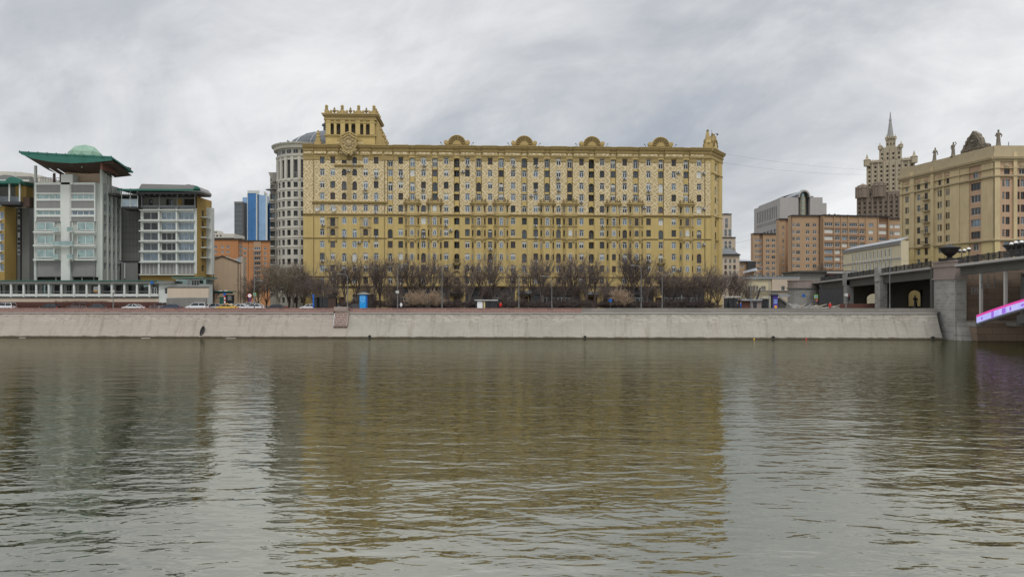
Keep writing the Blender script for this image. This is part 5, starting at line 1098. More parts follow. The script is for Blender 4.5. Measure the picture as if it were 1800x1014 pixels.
tier('upper_tier', 1545.5, 1585.5, 284, 259, 3, 16, 'tower_stone', 2.0, rib=.5)
tier('crown_tier', 1557.5, 1574.5, 259, 243, 4, 10, 'tower_stone', 1.4, rib=.4)
def pinn(mp, px, y0, y1, w, yf, m):
    w *= 1.35; y1 -= 2; x = u(px); mb = mp.new(); h = z(y1) - z(y0); mb.lathe(x, yf, [(w, z(y0)), (w, z(y0) + h * .45), (w * 1.15, z(y0) + h * .5), (w * .45, z(y0) + h * .6), (.06, z(y1))], m, 6)
mp = MP('pinnacle', rt)
for px in (1524, 1607): pinn(mp, px, 290, 270, 2.2, 2, 'tower_stone')
for k in range(9): pinn(mp, 1528 + k * 2.7 if k < 7 else 1528 + k * 2.7, 285, 280.5, .8, 1.5, 'tower_stone')
for k in range(8): pinn(mp, 1587 + k * 2.6, 285, 280.5, .8, 1.5, 'tower_stone')
for px in (1546.8, 1584.2): pinn(mp, px, 262, 251.5, 1.3, 3, 'tower_stone')
for px in (1550, 1580.5): pinn(mp, px, 260, 256, .9, 3, 'tower_stone')
for px in (1558.3, 1573.8): pinn(mp, px, 246, 238, .9, 4, 'tower_stone')
for px in (1562, 1566, 1570): pinn(mp, px, 244, 240, .7, 3.5, 'tower_stone')
for px in (1508, 1513, 1533, 1538, 1549, 1554, 1563, 1570, 1577, 1583): pinn(mp, px, 347, 341, 1.0, 0, 'tower_stone_dark')
mp.done(); mp = MP('turret', rt)
for px, y0, y1, w in ((1516.5, 346, 320, 6.0), (1545, 346, 316, 6.5)):
    mb = mp.new(); x = u(px); h = z(y1) - z(y0); zz_ = z(y0); mb.lathe(x, 3, [(w, zz_), (w, zz_ + h * .62), (w * 1.08, zz_ + h * .66), (w * .9, zz_ + h * .72), (w * .85, zz_ + h * .84), (w * .4, zz_ + h * .92), (.3, zz_ + h)], 'tower_stone_dark', 12)
    for k in range(8): a = 2 * math.pi * k / 8; mb.tube([(x + w * math.cos(a), 3 + w * math.sin(a), zz_), (x + w * math.cos(a), 3 + w * math.sin(a), zz_ + h * .78)], .7, 'tower_stone_dark', 5)
mp.done()
mb = MB(); x = u(1565.3); mb.lathe(x, 8, [(3.4, z(246)), (3.1, z(241)), (1.9, z(224)), (1.0, z(211)), (1.3, z(210)), (.75, z(206)), (.25, z(195))], 'spire_metal', 8); mb.build('spire', rt)
mb = MB(); x = u(1581); mb.M = Matrix.Translation((x, 9, z(317))) @ Matrix.Rotation(R(90), 4, 'X'); mb.lathe(0, 0, [(5, -1), (4.6, .6), (3.6, .4), (3.2, .9), (1.5, 1.2), (.2, 1.4)], 'tower_stone', 20); mb.build('wall_emblem', rt)

# ---------------------------------------------------------------- sandstone block on the right
rt = thing('apartment_building', 'sand coloured curved apartment block with rooftop statues and a carved crest, right edge', 'building', (X(1583, 271), 271, GZ))
def sand(fac, top, secs, wins, xr, rev=0):
    z = lambda y: fac.z(xr, y); u = fac.u; off = (fac.A.x - rt.location.x, fac.A.y - rt.location.y, 0); t = link('facade', None, rt, off, fac.rz); WN = Wins(t); rects = []; zt = fac.z(xr, top); zl = secs[0]
    rects.append((0, fac.W, 0, zl, 0, 'sand_low'))
    for a, b_, d_, m_ in secs[1]: rects.append((u(a), u(b_), 0, zt, d_, m_)); 
    rects.append((0, fac.W, 0, zl, None if 0 else 0, 'sand_low')) if not secs[1] else None
    for px, kind, y, w, h in wins:
        dd = next((d_ for a, b_, d_, m_ in secs[1] if a <= px <= b_), 0); z0 = z(y) - h / 2; st = pick([('b', 2), ('wd', 2), ('w', 1), ('d', 2), ('g', 1)])
        rects.append((u(px) - w / 2, u(px) + w / 2, z0, z0 + h, dd + .35, None)); WN.add(kind, u(px), dd + .32, z0, w, h, st, mull=2 if w > 3 else (1 if w > 1 else 0), transom=0 if w > 3 else .7)
    mb = MB(); hf(mb, fac.W, zt, rects, 'sand_wall'); shell(mb, fac.W, 13, zt, 'sand_wall', 'zinc', front=.4); mb.build('wall', t)
    mp = MP('cornice', t)
    mp.new().moulding(-.3, fac.W + .3, 0, [(0, zt - 3.0), (.35, zt - 2.9), (.4, zt - 2.5), (1.0, zt - 2.2), (1.2, zt - 1.6), (.4, zt - 1.55), (.4, zt)], 'sand_trim')
    m_ = mp.new(); m_.box(-.1, fac.W + .1, -.35, 1, zt, zt + 1.95, 'sand_trim')
    for zz_ in (fac.z(xr, secs[2]), zl): mp.new().moulding(-.2, fac.W + .2, 0, [(0, zz_ - .5), (.6, zz_ - .3), (.7, zz_ + .1), (0, zz_ + .3)], 'sand_trim')
    mp.new().moulding(0, fac.W, 0, [(0, zt - 5.2), (.55, zt - 5.1), (.55, zt - 4.9), (0, zt - 4.8)], 'sand_trim')
    mp.done(); WN.done(); return t, u, z, zt
xr = 1651.5; F1_ = Fac(1583, 271, 1670, 248); F3_ = Fac(1747, 230, 1920, 230); F2_ = Fac(1670, 247.6, 1747, 230.2)
rows1 = [320.5, 340.5, 360.5, 381, 400.5, 420.5, 440, 459]; zA = [F1_.z(1651.5, y) for y in rows1]
def yat(fac, xr, zz_): return HY - (zz_ + GZ - CZ) * F / fac.D(xr)
w1 = [];
for i, zz_ in enumerate(zA):
    y = yat(F1_, xr, zz_)
    for px in (1592.5, 1595.7): 
        if 0 < i < 6: w1.append((px, 'narrow_window', y, .85, 2.2))
    if i == 0 or i > 5: w1.append((1594.2, 'window', y, 1.1, 2.0))
    w1.append((1614.5, 'window', y, 1.6, 2.2)); w1.append((1628, 'window', y, 1.6, 2.4))
    for c_ in (1651.5, 1666):
        if 0 < i < 6: w1 += [(c_ - 2.1, 'narrow_window', y, .85, 2.2), (c_ + 2.1, 'narrow_window', y, .85, 2.2)]
        else: w1.append((c_, 'window', y, 1.2, 2.1))
zl = F1_.z(1583, 438)
t, u, z, zt = sand(F1_, 0 or yat(F1_, xr, F3_.z(1747, 267.5)), (zl, [(1583, 1587, -.3, None), (1587, 1601, 0, None), (1601, 1608.5, -.5, None), (1638, 1643, -.6, None), (1657.5, 1661, -.3, None)], yat(F1_, xr, F1_.z(1583, 342.5))), w1, xr)
mp = MP('balcony', t)
for i in range(1, 6):
    zz_ = zA[i] - 1.3; u_ = u(1629); mb = mp.new(); mb.box(u_ - 1.6, u_ + 1.6, -1.2, -.002, zz_ - .25, zz_, 'sand_trim')
    for k in range(9): mb.box(u_ - 1.5 + k * .37, u_ - 1.44 + k * .37, -1.18, -1.12, zz_, zz_ + .95, 'dark_metal')
    mb.box(u_ - 1.6, u_ + 1.6, -1.22, -1.08, zz_ + .95, zz_ + 1.05, 'dark_metal')
mp.done()
mp = MP('arch_moulding', t)
for px in (1594.2, 1614.5, 1628, 1651.5, 1666): mb = mp.new(); c = u(px); zz_ = zA[0] + 1.6; mb.slab([(c + 1.0 * math.cos(math.pi * k / 10), zz_ + 1.0 * math.sin(math.pi * k / 10)) for k in range(11)], -.15 - (.6 if px < 0 else 0), -.002, 'sand_pink')
mp.done()
w2 = [(1713.6, 'window', yat(F2_, 1713.6, zA[0]), 1.9, 2.3)] + [(1713.6, 'wide_window', yat(F2_, 1713.6, zz_), 3.8, 2.3) for zz_ in zA[1:6]] + [(1713.6, 'window', yat(F2_, 1713.6, zz_), 2.2, 2.2) for zz_ in zA[6:]]
t2, u2_, z2_, zt2 = sand(F2_, yat(F2_, 1713.6, zt), (zl, [(1670, 1687, -.2, None), (1703, 1725, .3, 'sand_pink')], yat(F2_, 1713.6, F1_.z(1583, 342.5))), w2, 1713.6)
w3 = []
for i, zz_ in enumerate(zA):
    for px in (1770, 1796.5, 1823, 1850, 1880):
        if i in (0, 6, 7): w3.append((px, 'window', yat(F3_, 1800, zz_), 1.8, 2.3))
        else: w3 += [(px + 1.2, 'window', yat(F3_, 1800, zz_), 1.25, 2.3), (px - 6, 'narrow_window', yat(F3_, 1800, zz_), .7, 2.3)]
t3, u3_, z3_, zt3 = sand(F3_, yat(F3_, 1800, zt), (zl, [(1747, 1757, -.35, None), (1780, 1786.5, -.5, None), (1806, 1812, -.4, None), (1757, 1780, 0, 'sand_pink'), (1786.5, 1806, 0, 'sand_pink')], yat(F3_, 1800, F1_.z(1583, 342.5))), w3, 1800)
mp = MP('frieze_medallion', t3)
for px in (1769, 1796.5): mb = mp.new(); mb.M = Matrix.Translation((u3_(px), -.02, zt3 - 4)) @ Matrix.Rotation(R(90), 4, 'X'); mb.lathe(0, 0, [(.75, 0), (.7, .12), (.45, .1), (.3, .25), (.05, .3)], 'sand_trim', 14)
mp.done()
# crest and statues on its roof (figures rest on the parapet)
ZR = GZ + zt + 1.96
t = thing('roof_crest', 'large carved stone crest on the roof edge of the sandstone block, between statues', 'sculpture', (X(1715, 238), 238.3, ZR), F2_.rz)
def crest(pts, y0, y1, m): mb = MB(); mb.slab(pts, y0, y1, m); return mb
k_ = .175 * 1.03
op = [(-29, 0), (-29, 5), (-24, 9), (-22, 15), (-19, 15), (-18, 21), (-15, 22), (-14, 26), (-9, 28), (-5, 32), (-1, 36.5), (2, 34), (7, 31), (11, 28), (12, 24), (16, 21), (18, 15), (20, 8), (27, 9), (31, 6), (31, 0)]
mb = crest([(x * k_, y * k_) for x, y in op][::-1], -.7, .7, 'statue_stone'); mb.build('crest_slab', t)
mb = MB(); cz_ = 2.6
for r_, zc_ in ((1.7, 3.0), (1.1, 3.0)):
    for i in range(16): a, b_ = 2 * math.pi * i / 16, 2 * math.pi * (i + 1) / 16; mb.tube([(r_ * math.cos(a) - .1, -.8, zc_ + r_ * math.sin(a) * 1.2), (r_ * math.cos(b_) - .1, -.8, zc_ + r_ * math.sin(b_) * 1.2)], .16, 'statue_stone', 5)
for s in (-1, 1):
    for i in range(6): mb.ball((s * (1.0 + i * .6), -.75, .7 + .25 * math.sin(i * 2)), .42, 'statue_stone', 7, 5, 1, .6, 1)
    mb.tube([(s * 3.2, -.7, 1.4), (s * 2.6, -.8, 2.8), (s * 1.7, -.8, 4.2), (s * .6, -.8, 5.6)], [.3, .3, .25, .15], 'statue_stone', 6)
mb.ball((-.1, -.85, 3.1), .6, 'statue_stone', 8, 6); mb.build('crest_relief', t)
def loft(mb, rings, m, n=10):      # rings: (x, y, z, rx, ry)
    vs = []; fs = []
    for x, y, z_, rx, ry in rings: vs += [(x + rx * math.cos(2 * math.pi * i / n), y + ry * math.sin(2 * math.pi * i / n), z_) for i in range(n)]
    for j in range(len(rings) - 1):
        for i in range(n): fs.append((j * n + i, j * n + (i + 1) % n, (j + 1) * n + (i + 1) % n, (j + 1) * n + i))
    fs.append(tuple(range((len(rings) - 1) * n, len(rings) * n))); fs.append(tuple(range(n))[::-1]); mb.add(vs, fs, m)
def statue(px, D, zb, lean, label, pose, m='statue_stone', h=4.7, group='statues on the roof edge'):
    t = thing('statue', label, 'statue', (X(px, D), D, zb), 0, group); s = h / 1.8
    mb = MB(); mb.M = Matrix.Scale(s, 4)
    loft(mb, [(0, 0, -.12, .34, .3), (0, 0, .0, .33, .28), (0, 0, .05, .27, .22), (lean * .02, 0, .45, .21, .18), (lean * .05, 0, .85, .20, .15), (lean * .07, 0, 1.0, .155, .12), (lean * .1, 0, 1.25, .22, .14), (lean * .12, 0, 1.42, .235, .13), (lean * .12, 0, 1.50, .09, .08), (lean * .13, 0, 1.55, .065, .065), (lean * .14, 0, 1.62, .10, .11), (lean * .14, 0, 1.72, .10, .11), (lean * .14, 0, 1.80, .05, .05)], m, 12)
    ax = lean * .12
    for sd2, arm in zip((-1, 1), pose): mb.tube([(ax + sd2 * .2, 0, 1.40)] + [(ax + sd2 * a, b_, c_) for a, b_, c_ in arm], [.075, .06, .045][:len(arm) + 1], m, 6); e = arm[-1]; mb.ball((ax + sd2 * e[0], e[1], e[2]), .055, m, 6, 5)
    mb.build('figure', t, smooth=True); return t
hip = [(.36, -.05, 1.15), (.22, -.12, .98)]; down = [(.30, 0, 1.12), (.28, -.08, .85)]; up = [(.32, -.1, 1.55), (.18, -.12, 1.78)]; fwd = [(.32, -.1, 1.2), (.30, -.28, 1.3)]
statue(1642.5, F1_.D(1642.5) + .6, ZR, .8, 'leftmost roof statue, a robed figure with bent knee on the sandstone block', (hip, down))
statue(1675.5, 246.5, ZR, .2, 'robed roof statue just left of the carved crest, arm raised', (down, up))
statue(1755, 230.8, ZR, 0, 'roof statue with hands on hips, right of the carved crest', (hip, hip), h=5.2)
mb = MB(); mb.tube([(X(1773, 231), 231, ZR - 1.7), (X(1773, 231), 231, ZR + 1.4)], .12, 'steel_grey', 6); tag(mb.build('vent_pipe'), 'short vent pipe on the sandstone roof, right of the statues', 'pipe')

# ---------------------------------------------------------------- the bridge
BX = 86.3
def bz(Y): return 15.9 - (Y - 146) * .0265 if Y > 146 else 15.9 + (146 - Y) * .024   # railing top
rt = thing('road_bridge', 'grey stone and steel road bridge with black railing and ramp, right edge', 'bridge', (BX, 146, 0)); LB = lambda Y: Y - 146
def ribbon(mb, x0, x1, ya, yb, f0, f1, m, n=8):   # box following the deck slope; f0,f1 offsets under railing top
    for i in range(n):
        a, b_ = ya + (yb - ya) * i / n, ya + (yb - ya) * (i + 1) / n
        mb.add([(x0, LB(a), bz(a) - f0), (x1, LB(a), bz(a) - f0), (x1, LB(b_), bz(b_) - f0), (x0, LB(b_), bz(b_) - f0), (x0, LB(a), bz(a) - f1), (x1, LB(a), bz(a) - f1), (x1, LB(b_), bz(b_) - f1), (x0, LB(b_), bz(b_) - f1)], [(0, 4, 5, 1), (1, 5, 6, 2), (2, 6, 7, 3), (3, 7, 4, 0), (4, 7, 6, 5), (3, 0, 1, 2)], m)
mb = MB(); ribbon(mb, -.5, 40, 100, 143, 2.0, 1.35, 'concrete_dark'); ribbon(mb, -.75, -.501, 100, 143, 1.75, 1.3, 'concrete_pale'); mb.build('river_deck', rt)
mb = MB(); ribbon(mb, -.1, 40, 152, 213, 1.75, 1.2, 'concrete', 12); ribbon(mb, -.5, -.101, 152, 213, 1.55, 1.15, 'concrete_pale', 12); mb.build('ramp_deck', rt)
mp = MP('edge_beam', rt)
ribbon(mp.new(), .25, .9, 100, 142.8, 3.4, 2.01, 'concrete_dark'); 
for a, b_ in ((152, 172.5), (174.8, 189.5), (191, 206.5)): ribbon(mp.new(), .2, .9, a, b_, 3.5, 1.76, 'concrete_dark')
mp.done()
def railing(ya, yb, zoff=0):
    t = link('railing', None, rt); mb = MB(); n = int((yb - ya) / 3)
    for i in range(n):
        a, b_ = ya + (yb - ya) * i / n, ya + (yb - ya) * (i + 1) / n
        for f0, f1 in ((.12, .0), (1.12, 1.02)): mb.add([(-.3, LB(a), bz(a) - f0), (-.15, LB(a), bz(a) - f0), (-.15, LB(b_), bz(b_) - f0), (-.3, LB(b_), bz(b_) - f0), (-.3, LB(a), bz(a) - f1), (-.15, LB(a), bz(a) - f1), (-.15, LB(b_), bz(b_) - f1), (-.3, LB(b_), bz(b_) - f1)], [(0, 4, 5, 1), (1, 5, 6, 2), (2, 6, 7, 3), (3, 7, 4, 0), (4, 7, 6, 5), (3, 0, 1, 2)], 'dark_metal')
        mb.box(-.38, -.1, LB(a) - .12, LB(a) + .12, bz(a) - 1.2, bz(a) + .12, 'dark_metal')
        k = 12
        for j in range(1, k): y = LB(a) + (b_ - a) * j / k; zz_ = bz(y + 146); mb.box(-.26, -.19, y - .05, y + .05, zz_ - 1.03, zz_ - .11, 'dark_metal')
        c = LB((a + b_) / 2); zz_ = bz(c + 146) - .55; mb.box(-.27, -.18, c - .5, c + .5, zz_ - .22, zz_ + .22, 'dark_metal')
    mb.build('balusters', t)
railing(100, 142.8); railing(152, 172.5); railing(174.8, 206.5)
# supports under the ramp
mp = MP('ramp_pier', rt)
for Y0, w_ in ((173.6, 2.4), (190.4, 1.8)): mb = mp.new(); mb.box(-.55, 1.2, LB(Y0 - w_ / 2), LB(Y0 + w_ / 2), GZ - .2, bz(Y0) - 1.8, 'pier_stone'); mb.box(-.8, .5, LB(Y0 - .9), LB(Y0 + .9), bz(Y0) - 3.0, bz(Y0) + .3, 'pier_stone')
mp.done()
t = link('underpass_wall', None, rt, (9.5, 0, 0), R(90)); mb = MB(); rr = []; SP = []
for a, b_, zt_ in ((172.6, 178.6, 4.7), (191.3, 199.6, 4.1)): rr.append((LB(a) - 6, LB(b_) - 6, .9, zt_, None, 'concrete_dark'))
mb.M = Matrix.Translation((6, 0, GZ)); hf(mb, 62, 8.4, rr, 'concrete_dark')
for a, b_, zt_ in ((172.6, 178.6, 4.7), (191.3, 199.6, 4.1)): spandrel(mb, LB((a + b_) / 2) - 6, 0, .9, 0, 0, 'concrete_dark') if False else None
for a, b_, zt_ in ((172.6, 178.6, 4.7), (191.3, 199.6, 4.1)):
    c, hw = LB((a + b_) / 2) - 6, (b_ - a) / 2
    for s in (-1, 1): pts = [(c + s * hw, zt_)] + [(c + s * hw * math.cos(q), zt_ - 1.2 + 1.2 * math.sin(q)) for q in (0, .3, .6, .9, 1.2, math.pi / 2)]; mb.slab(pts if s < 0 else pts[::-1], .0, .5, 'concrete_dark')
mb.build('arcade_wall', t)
mb = MB(); mb.box(-.2, 9, LB(151.5), LB(152.3), GZ - 1, bz(152) - 1.8, 'concrete_dark'); mb.build('cross_wall', rt)
mb = MB(); ribbon(mb, 6, 7, 152, 206, 3.2, 1.76, 'concrete_dark'); ribbon(mb, 3, 3.6, 152, 206, 3.2, 1.76, 'concrete_dark'); mb.build('inner_beams', rt)
# tower pier
t = link('bridge_tower', None, rt); mb = MB(); zt = 16.6
mb.box(0, 2.2, -2.0, 5.3, -1, 11.9, 'pier_stone'); mb.sideslab([(-2.0, 3.6), (-2.0, -1), (-4.2, -1), (-3.2, 1.5), (-2.6, 3.0)][::-1], .3, 2.2, 'pier_stone'); mb.build('tower_shaft', t)
mb = MB(); mb.box(-.25, 2.4, -2.25, 5.55, 11.9, 12.25, 'pink_granite'); mb.box(-.05, 2.3, -2.05, 5.35, 12.25, 14.4, 'pink_granite'); mb.box(-.3, 2.5, -2.3, 5.6, 14.4, 14.8, 'pink_granite'); mb.box(-.1, 2.35, -2.1, 5.4, 14.8, 15.3, 'pink_granite'); mb.box(-.25, 2.5, -2.25, 5.55, 15.3, 15.6, 'pink_granite'); mb.build('tower_cap', t)
# abutment under the river span
t = link('abutment', None, rt); mb = MB(); mb.box(2.21, 42, -1.0, 6, -1, 13.6, 'abutment_stone'); mb.sideslab([(-1.01, -1), (-5.5, -1), (-5.0, 3.4), (-4.3, 3.9), (-1.01, 3.9)][::-1], 2.21, 42, 'abutment_stone'); mb.build('abutment_wall', t)
mb = MB(); mb.box(3.7, 5.1, -1.06, -1.002, 9.0, 10.3, 'graffiti'); mb.box(3.8, 5.0, -1.075, -1.062, 9.12, 10.18, 'abutment_stone')
xg = 3.9
for ch in ('L', 'N', 'F', 'N'):    # pale painted letters on the dark wall
    w_ = .22; z0, z1 = 9.25, 10.05; st_ = {'L': [((0, 1), (0, 0)), ((0, 0), (1, 0))], 'N': [((0, 0), (0, 1)), ((0, 1), (1, 0)), ((1, 0), (1, 1))], 'F': [((0, 0), (0, 1)), ((0, 1), (1, 1)), ((0, .55), (.8, .55))]}[ch]
    for p, q in st_: mb.tube([(xg + p[0] * w_, -1.09, z0 + p[1] * (z1 - z0)), (xg + q[0] * w_, -1.09, z0 + q[1] * (z1 - z0))], .045, 'graffiti', 4)
    xg += .29
mb.build('graffiti', t)
# steel arch with lit panel
arc = lambda Y: 3.3 + (138.2 - Y) * .265 - max(0, (138.2 - Y)) ** 2 * .0022
def arch_ribbon(mb, x0, x1, lo, hi, m, ya=100., yb=138.2, n=14):
    for i in range(n):
        a, b_ = ya + (yb - ya) * i / n, ya + (yb - ya) * (i + 1) / n
        mb.add([(x0, LB(a), arc(a) + lo), (x1, LB(a), arc(a) + lo), (x1, LB(b_), arc(b_) + lo), (x0, LB(b_), arc(b_) + lo), (x0, LB(a), arc(a) + hi), (x1, LB(a), arc(a) + hi), (x1, LB(b_), arc(b_) + hi), (x0, LB(b_), arc(b_) + hi)], [(0, 4, 5, 1), (1, 5, 6, 2), (2, 6, 7, 3), (3, 7, 4, 0), (4, 7, 6, 5), (3, 0, 1, 2)], m)
mp = MP('arch_rib', rt)
for x in (.4, 8, 16, 24, 32): arch_ribbon(mp.new(), x, x + .8, -.2, 1.5, 'steel_grey')
mp.done(); mb = MB(); arch_ribbon(mb, -.05, .1, .0, 1.05, 'led_violet', 100, 137.3); arch_ribbon(mb, -.08, .1, 1.06, 1.45, 'led_pink', 100, 137.3)
for i in range(9):
    Y0 = 136 - i * 2.6 - (i % 3) * .3; w_ = .5 + .25 * (i % 3); hh = .22 + .12 * ((i * 7) % 4); mb.add([(-.07, LB(Y0), arc(Y0) + .5 - hh), (-.07, LB(Y0 - w_), arc(Y0 - w_) + .5 - hh), (-.07, LB(Y0 - w_), arc(Y0 - w_) + .5 + hh), (-.07, LB(Y0), arc(Y0) + .5 + hh)], [(0, 1, 2, 3)], 'led_purple')
mb.build('light_panel', rt)
mp = MP('spandrel_column', rt)
for x in (.5, 8.2, 16.2, 24.2):
    for Y0 in (137.2, 130.4, 123.6, 116.8, 110): mp.new().box(x, x + .45, LB(Y0) - .22, LB(Y0) + .22, arc(Y0) + 1.5, bz(Y0) - 3.3, 'concrete_pale' if x < 1 else 'steel_grey')
mp.done(); mp = MP('cross_brace', rt)
for x in (8.4, 16.4):
    for Y0 in (137.2, 130.4, 123.6): mp.new().tube([(x, LB(Y0), arc(Y0) + 2), (x, LB(Y0 - 6.8), bz(Y0) - 3.5)], .16, 'brick_brown', 5); mp.new().tube([(x, LB(Y0), bz(Y0) - 3.5), (x, LB(Y0 - 6.8), arc(Y0 - 6.8) + 1.6)], .16, 'brick_brown', 5)
mp.done(); mb = MB(); mb.box(.5, 7, LB(137.0), LB(136.8), 11.0, 11.15, 'steel_grey')
for x in (.6, 1.8, 3.0): mb.box(x, x + .1, LB(137.0), LB(136.8), 10.0, 12.2, 'steel_grey')
mb.box(.5, 3.1, LB(137.0), LB(136.8), 10.0, 10.12, 'steel_grey'); mb.build('inspection_frame', rt)
mp = MP('arch_bearing', rt)
for x in (.2, 7.8, 15.8): mp.new().box(x, x + 1.2, LB(138.0), LB(140.9), 2.9, 3.6, 'concrete')
mp.done()
def bowl(name, label, x, y, z_, r):
    t = thing(name, label, 'urn', (x, y, z_), 0, 'bronze bowls on the bridge towers'); mb = MB(); mb.box(-r * 1.0, r * 1.0, -r, r, 0, r * .35, 'bronze'); mb.build('plinth', t)
    mb = MB(); mb.lathe(0, 0, [(r * .45, r * .35), (r * .3, r * .5), (r * .55, r * .62), (r * 1.05, r * 1.0), (r * 1.22, r * 1.3), (r * 1.45, r * 1.42), (r * 1.4, r * 1.52), (r * .9, r * 1.58), (r * .35, r * 1.75), (r * .1, r * 1.9)], 'bronze', 24); mb.build('bowl', t, smooth=True).scale.z = 1.25
bowl('bowl_urn', 'dark bronze bowl on the stone bridge tower', BX + 1.05, 147.6, 15.6, 1.42)
bowl('bowl_urn', 'dark bronze bowl behind the bridge railing at the right edge of the photo', 124.0, 181.0, 17.0, 2.35)
mb = MB(); mb.box(121.4, 126.6, 178.4, 183.6, 8, 17.0, 'pink_granite'); tag(mb.build('stone_pedestal'), 'stone pedestal under the bowl at the right edge of the bridge', 'pedestal')
def globes(px, D, zb, label, n=2, h=2.4):
    x = X(px, D); t = thing('globe_lamp', label, 'lamp', (x, D, zb), 0, 'globe lamps on the bridge'); mb = MB(); mb.tube([(0, 0, 0), (0, 0, h)], .07, 'dark_metal', 6); mb.tube([(-.5 * (n - 1), 0, h), (.5 * (n - 1), 0, h)], .05, 'dark_metal', 6); mb.build('post', t)
    for k in range(n): mb = MB(); xx = -.5 * (n - 1) + k; mb.ball((xx, 0, h + .35), .36, 'lamp_glass', 12, 8); mb.build('globe', t, smooth=True); mb = MB(); mb.lathe(xx, 0, [(.12, h - .05), (.38, h + .12), (.39, h + .32)], 'dark_metal', 12); mb.build('globe_holder', t)
globes(1690.5, 146.6, 15.6, 'two white globe lamps on the bridge tower beside the bowl', 2, 1.6); globes(1703, 142.2, 14.6, 'single white globe lamp at the start of the bridge railing', 1, 2.6)
globes(1778, 130, 15.2, 'first small globe lamp behind the far railing', 1, 2.0); globes(1786, 128.5, 15.2, 'middle small globe lamp in front of the right bowl', 1, 2.1); globes(1796, 127.2, 15.2, 'rightmost small globe lamp in front of the right bowl', 1, 2.1)
# rounded stone stair bastion, deck building, bus
cx = X(1412, 214); t = thing('stone_bastion', 'round ended stone stair bastion with pinkish parapet at the foot of the bridge ramp', 'bastion', (cx, 214, GZ))
def stad(r, w, n=10): return [(w + r * math.cos(a), r * math.sin(a)) for a in [-math.pi / 2 + math.pi * i / n for i in range(n + 1)]] + [(-w + r * math.cos(a), r * math.sin(a)) for a in [math.pi / 2 + math.pi * i / n for i in range(n + 1)]]
mb = MB(); zz_ = lambda y: Z(y, 210) - GZ; mb.prism(stad(2.7, 1.7), -.3, zz_(507), 'pier_stone'); mb.prism(stad(3.0, 1.7), zz_(507), zz_(505), 'concrete'); mb.build('stone_drum', t)
mb = MB(); mb.prism(stad(2.6, 1.8), zz_(505), zz_(493.5), 'pink_granite'); mb.prism(stad(2.75, 1.8), zz_(493.5), zz_(492), 'pink_granite'); mb.build('parapet', t)
t = thing('deck_building', 'low flat concrete pavilion at the head of the bridge ramp with a dark opening', 'building', (X(1405, 240), 240, GZ)); mb = MB(); z = lambda y: Z(y, 240) - GZ; W_ = X(1502, 240) - X(1405, 240); q = 240 / F
rr = [((1449.5 - 1405) * q, (1497 - 1405) * q, z(494), z(483.5), 3.0, 'loggia_dark'), (0, W_, 0, z(499), .1, 'granite_dark')]; hf(mb, W_, z(478.5), rr, 'concrete'); shell(mb, W_, 14, z(478.5), 'concrete'); mb.build('wall', t)
mb = MB(); mb.box(-.5, W_ + .5, -1.0, 14.5, z(478.4), z(476), 'concrete_dark'); mb.box(W_ * .47, W_ + .5, -1.4, -.9, z(481), z(477.5), 'concrete_pale'); mb.build('roof_slab', t)
t = thing('bus', 'red bus glimpsed in the dark opening of the pavilion at the ramp head', 'bus', (X(1470, 239), 239.8, Z(495, 240))); mb = MB(); w_ = 20 * q / 2
mb.box(-w_, w_, 0, 2.6, .2, 2.15, 'red'); mb.box(-w_ + .1, w_ - .1, .05, 2.5, 2.15, 2.4, 'pink_granite'); mb.build('body', t)
mb = MB(); mb.box(-w_ + .25, -.1, -.03, -.001, .9, 2.0, 'glass_dark'); mb.box(.1, w_ - .25, -.03, -.001, .9, 2.0, 'glass_dark'); mb.build('windscreen', t); mb = MB(); mb.box(-w_ + .6, -w_ + 1.0, -.05, -.031, .9, 1.6, 'line_white'); mb.build('notice', t)
# cream low building behind bastion
f1 = FF(1308, 236, 1404, 236); rt, u, z = flats('shop_building', 'low cream building with small square windows behind the kiosk and the bastion', f1, 490, [(1308, 1356, 0, 'cream_wall'), (1356, 1404, -.5, 'beige_light')], 'cream_wall', [(1317, .7), (1321.5, .7), (1326, .7), (1331, .7), (1340, .7), (1344, .7), (1375.5, 1.2)], [507], .7, 1.5, sty=(('gd', 1),), cap='zinc')
mb = MB(); mb.moulding(0, f1.W, -.5, [(0, z(513)), (.5, z(512)), (.6, z(510.5)), (0, z(510))], 'concrete_pale'); mb.box(u(1310), u(1395), 1, 6, z(488.5), z(486), 'slate')
for k in range(8): mb.box(u(1322 + k * 8), u(1325 + k * 8), 2, 3, z(486), z(483.5 - k % 2), 'steel_grey')
mb.build('roof_edge', rt)
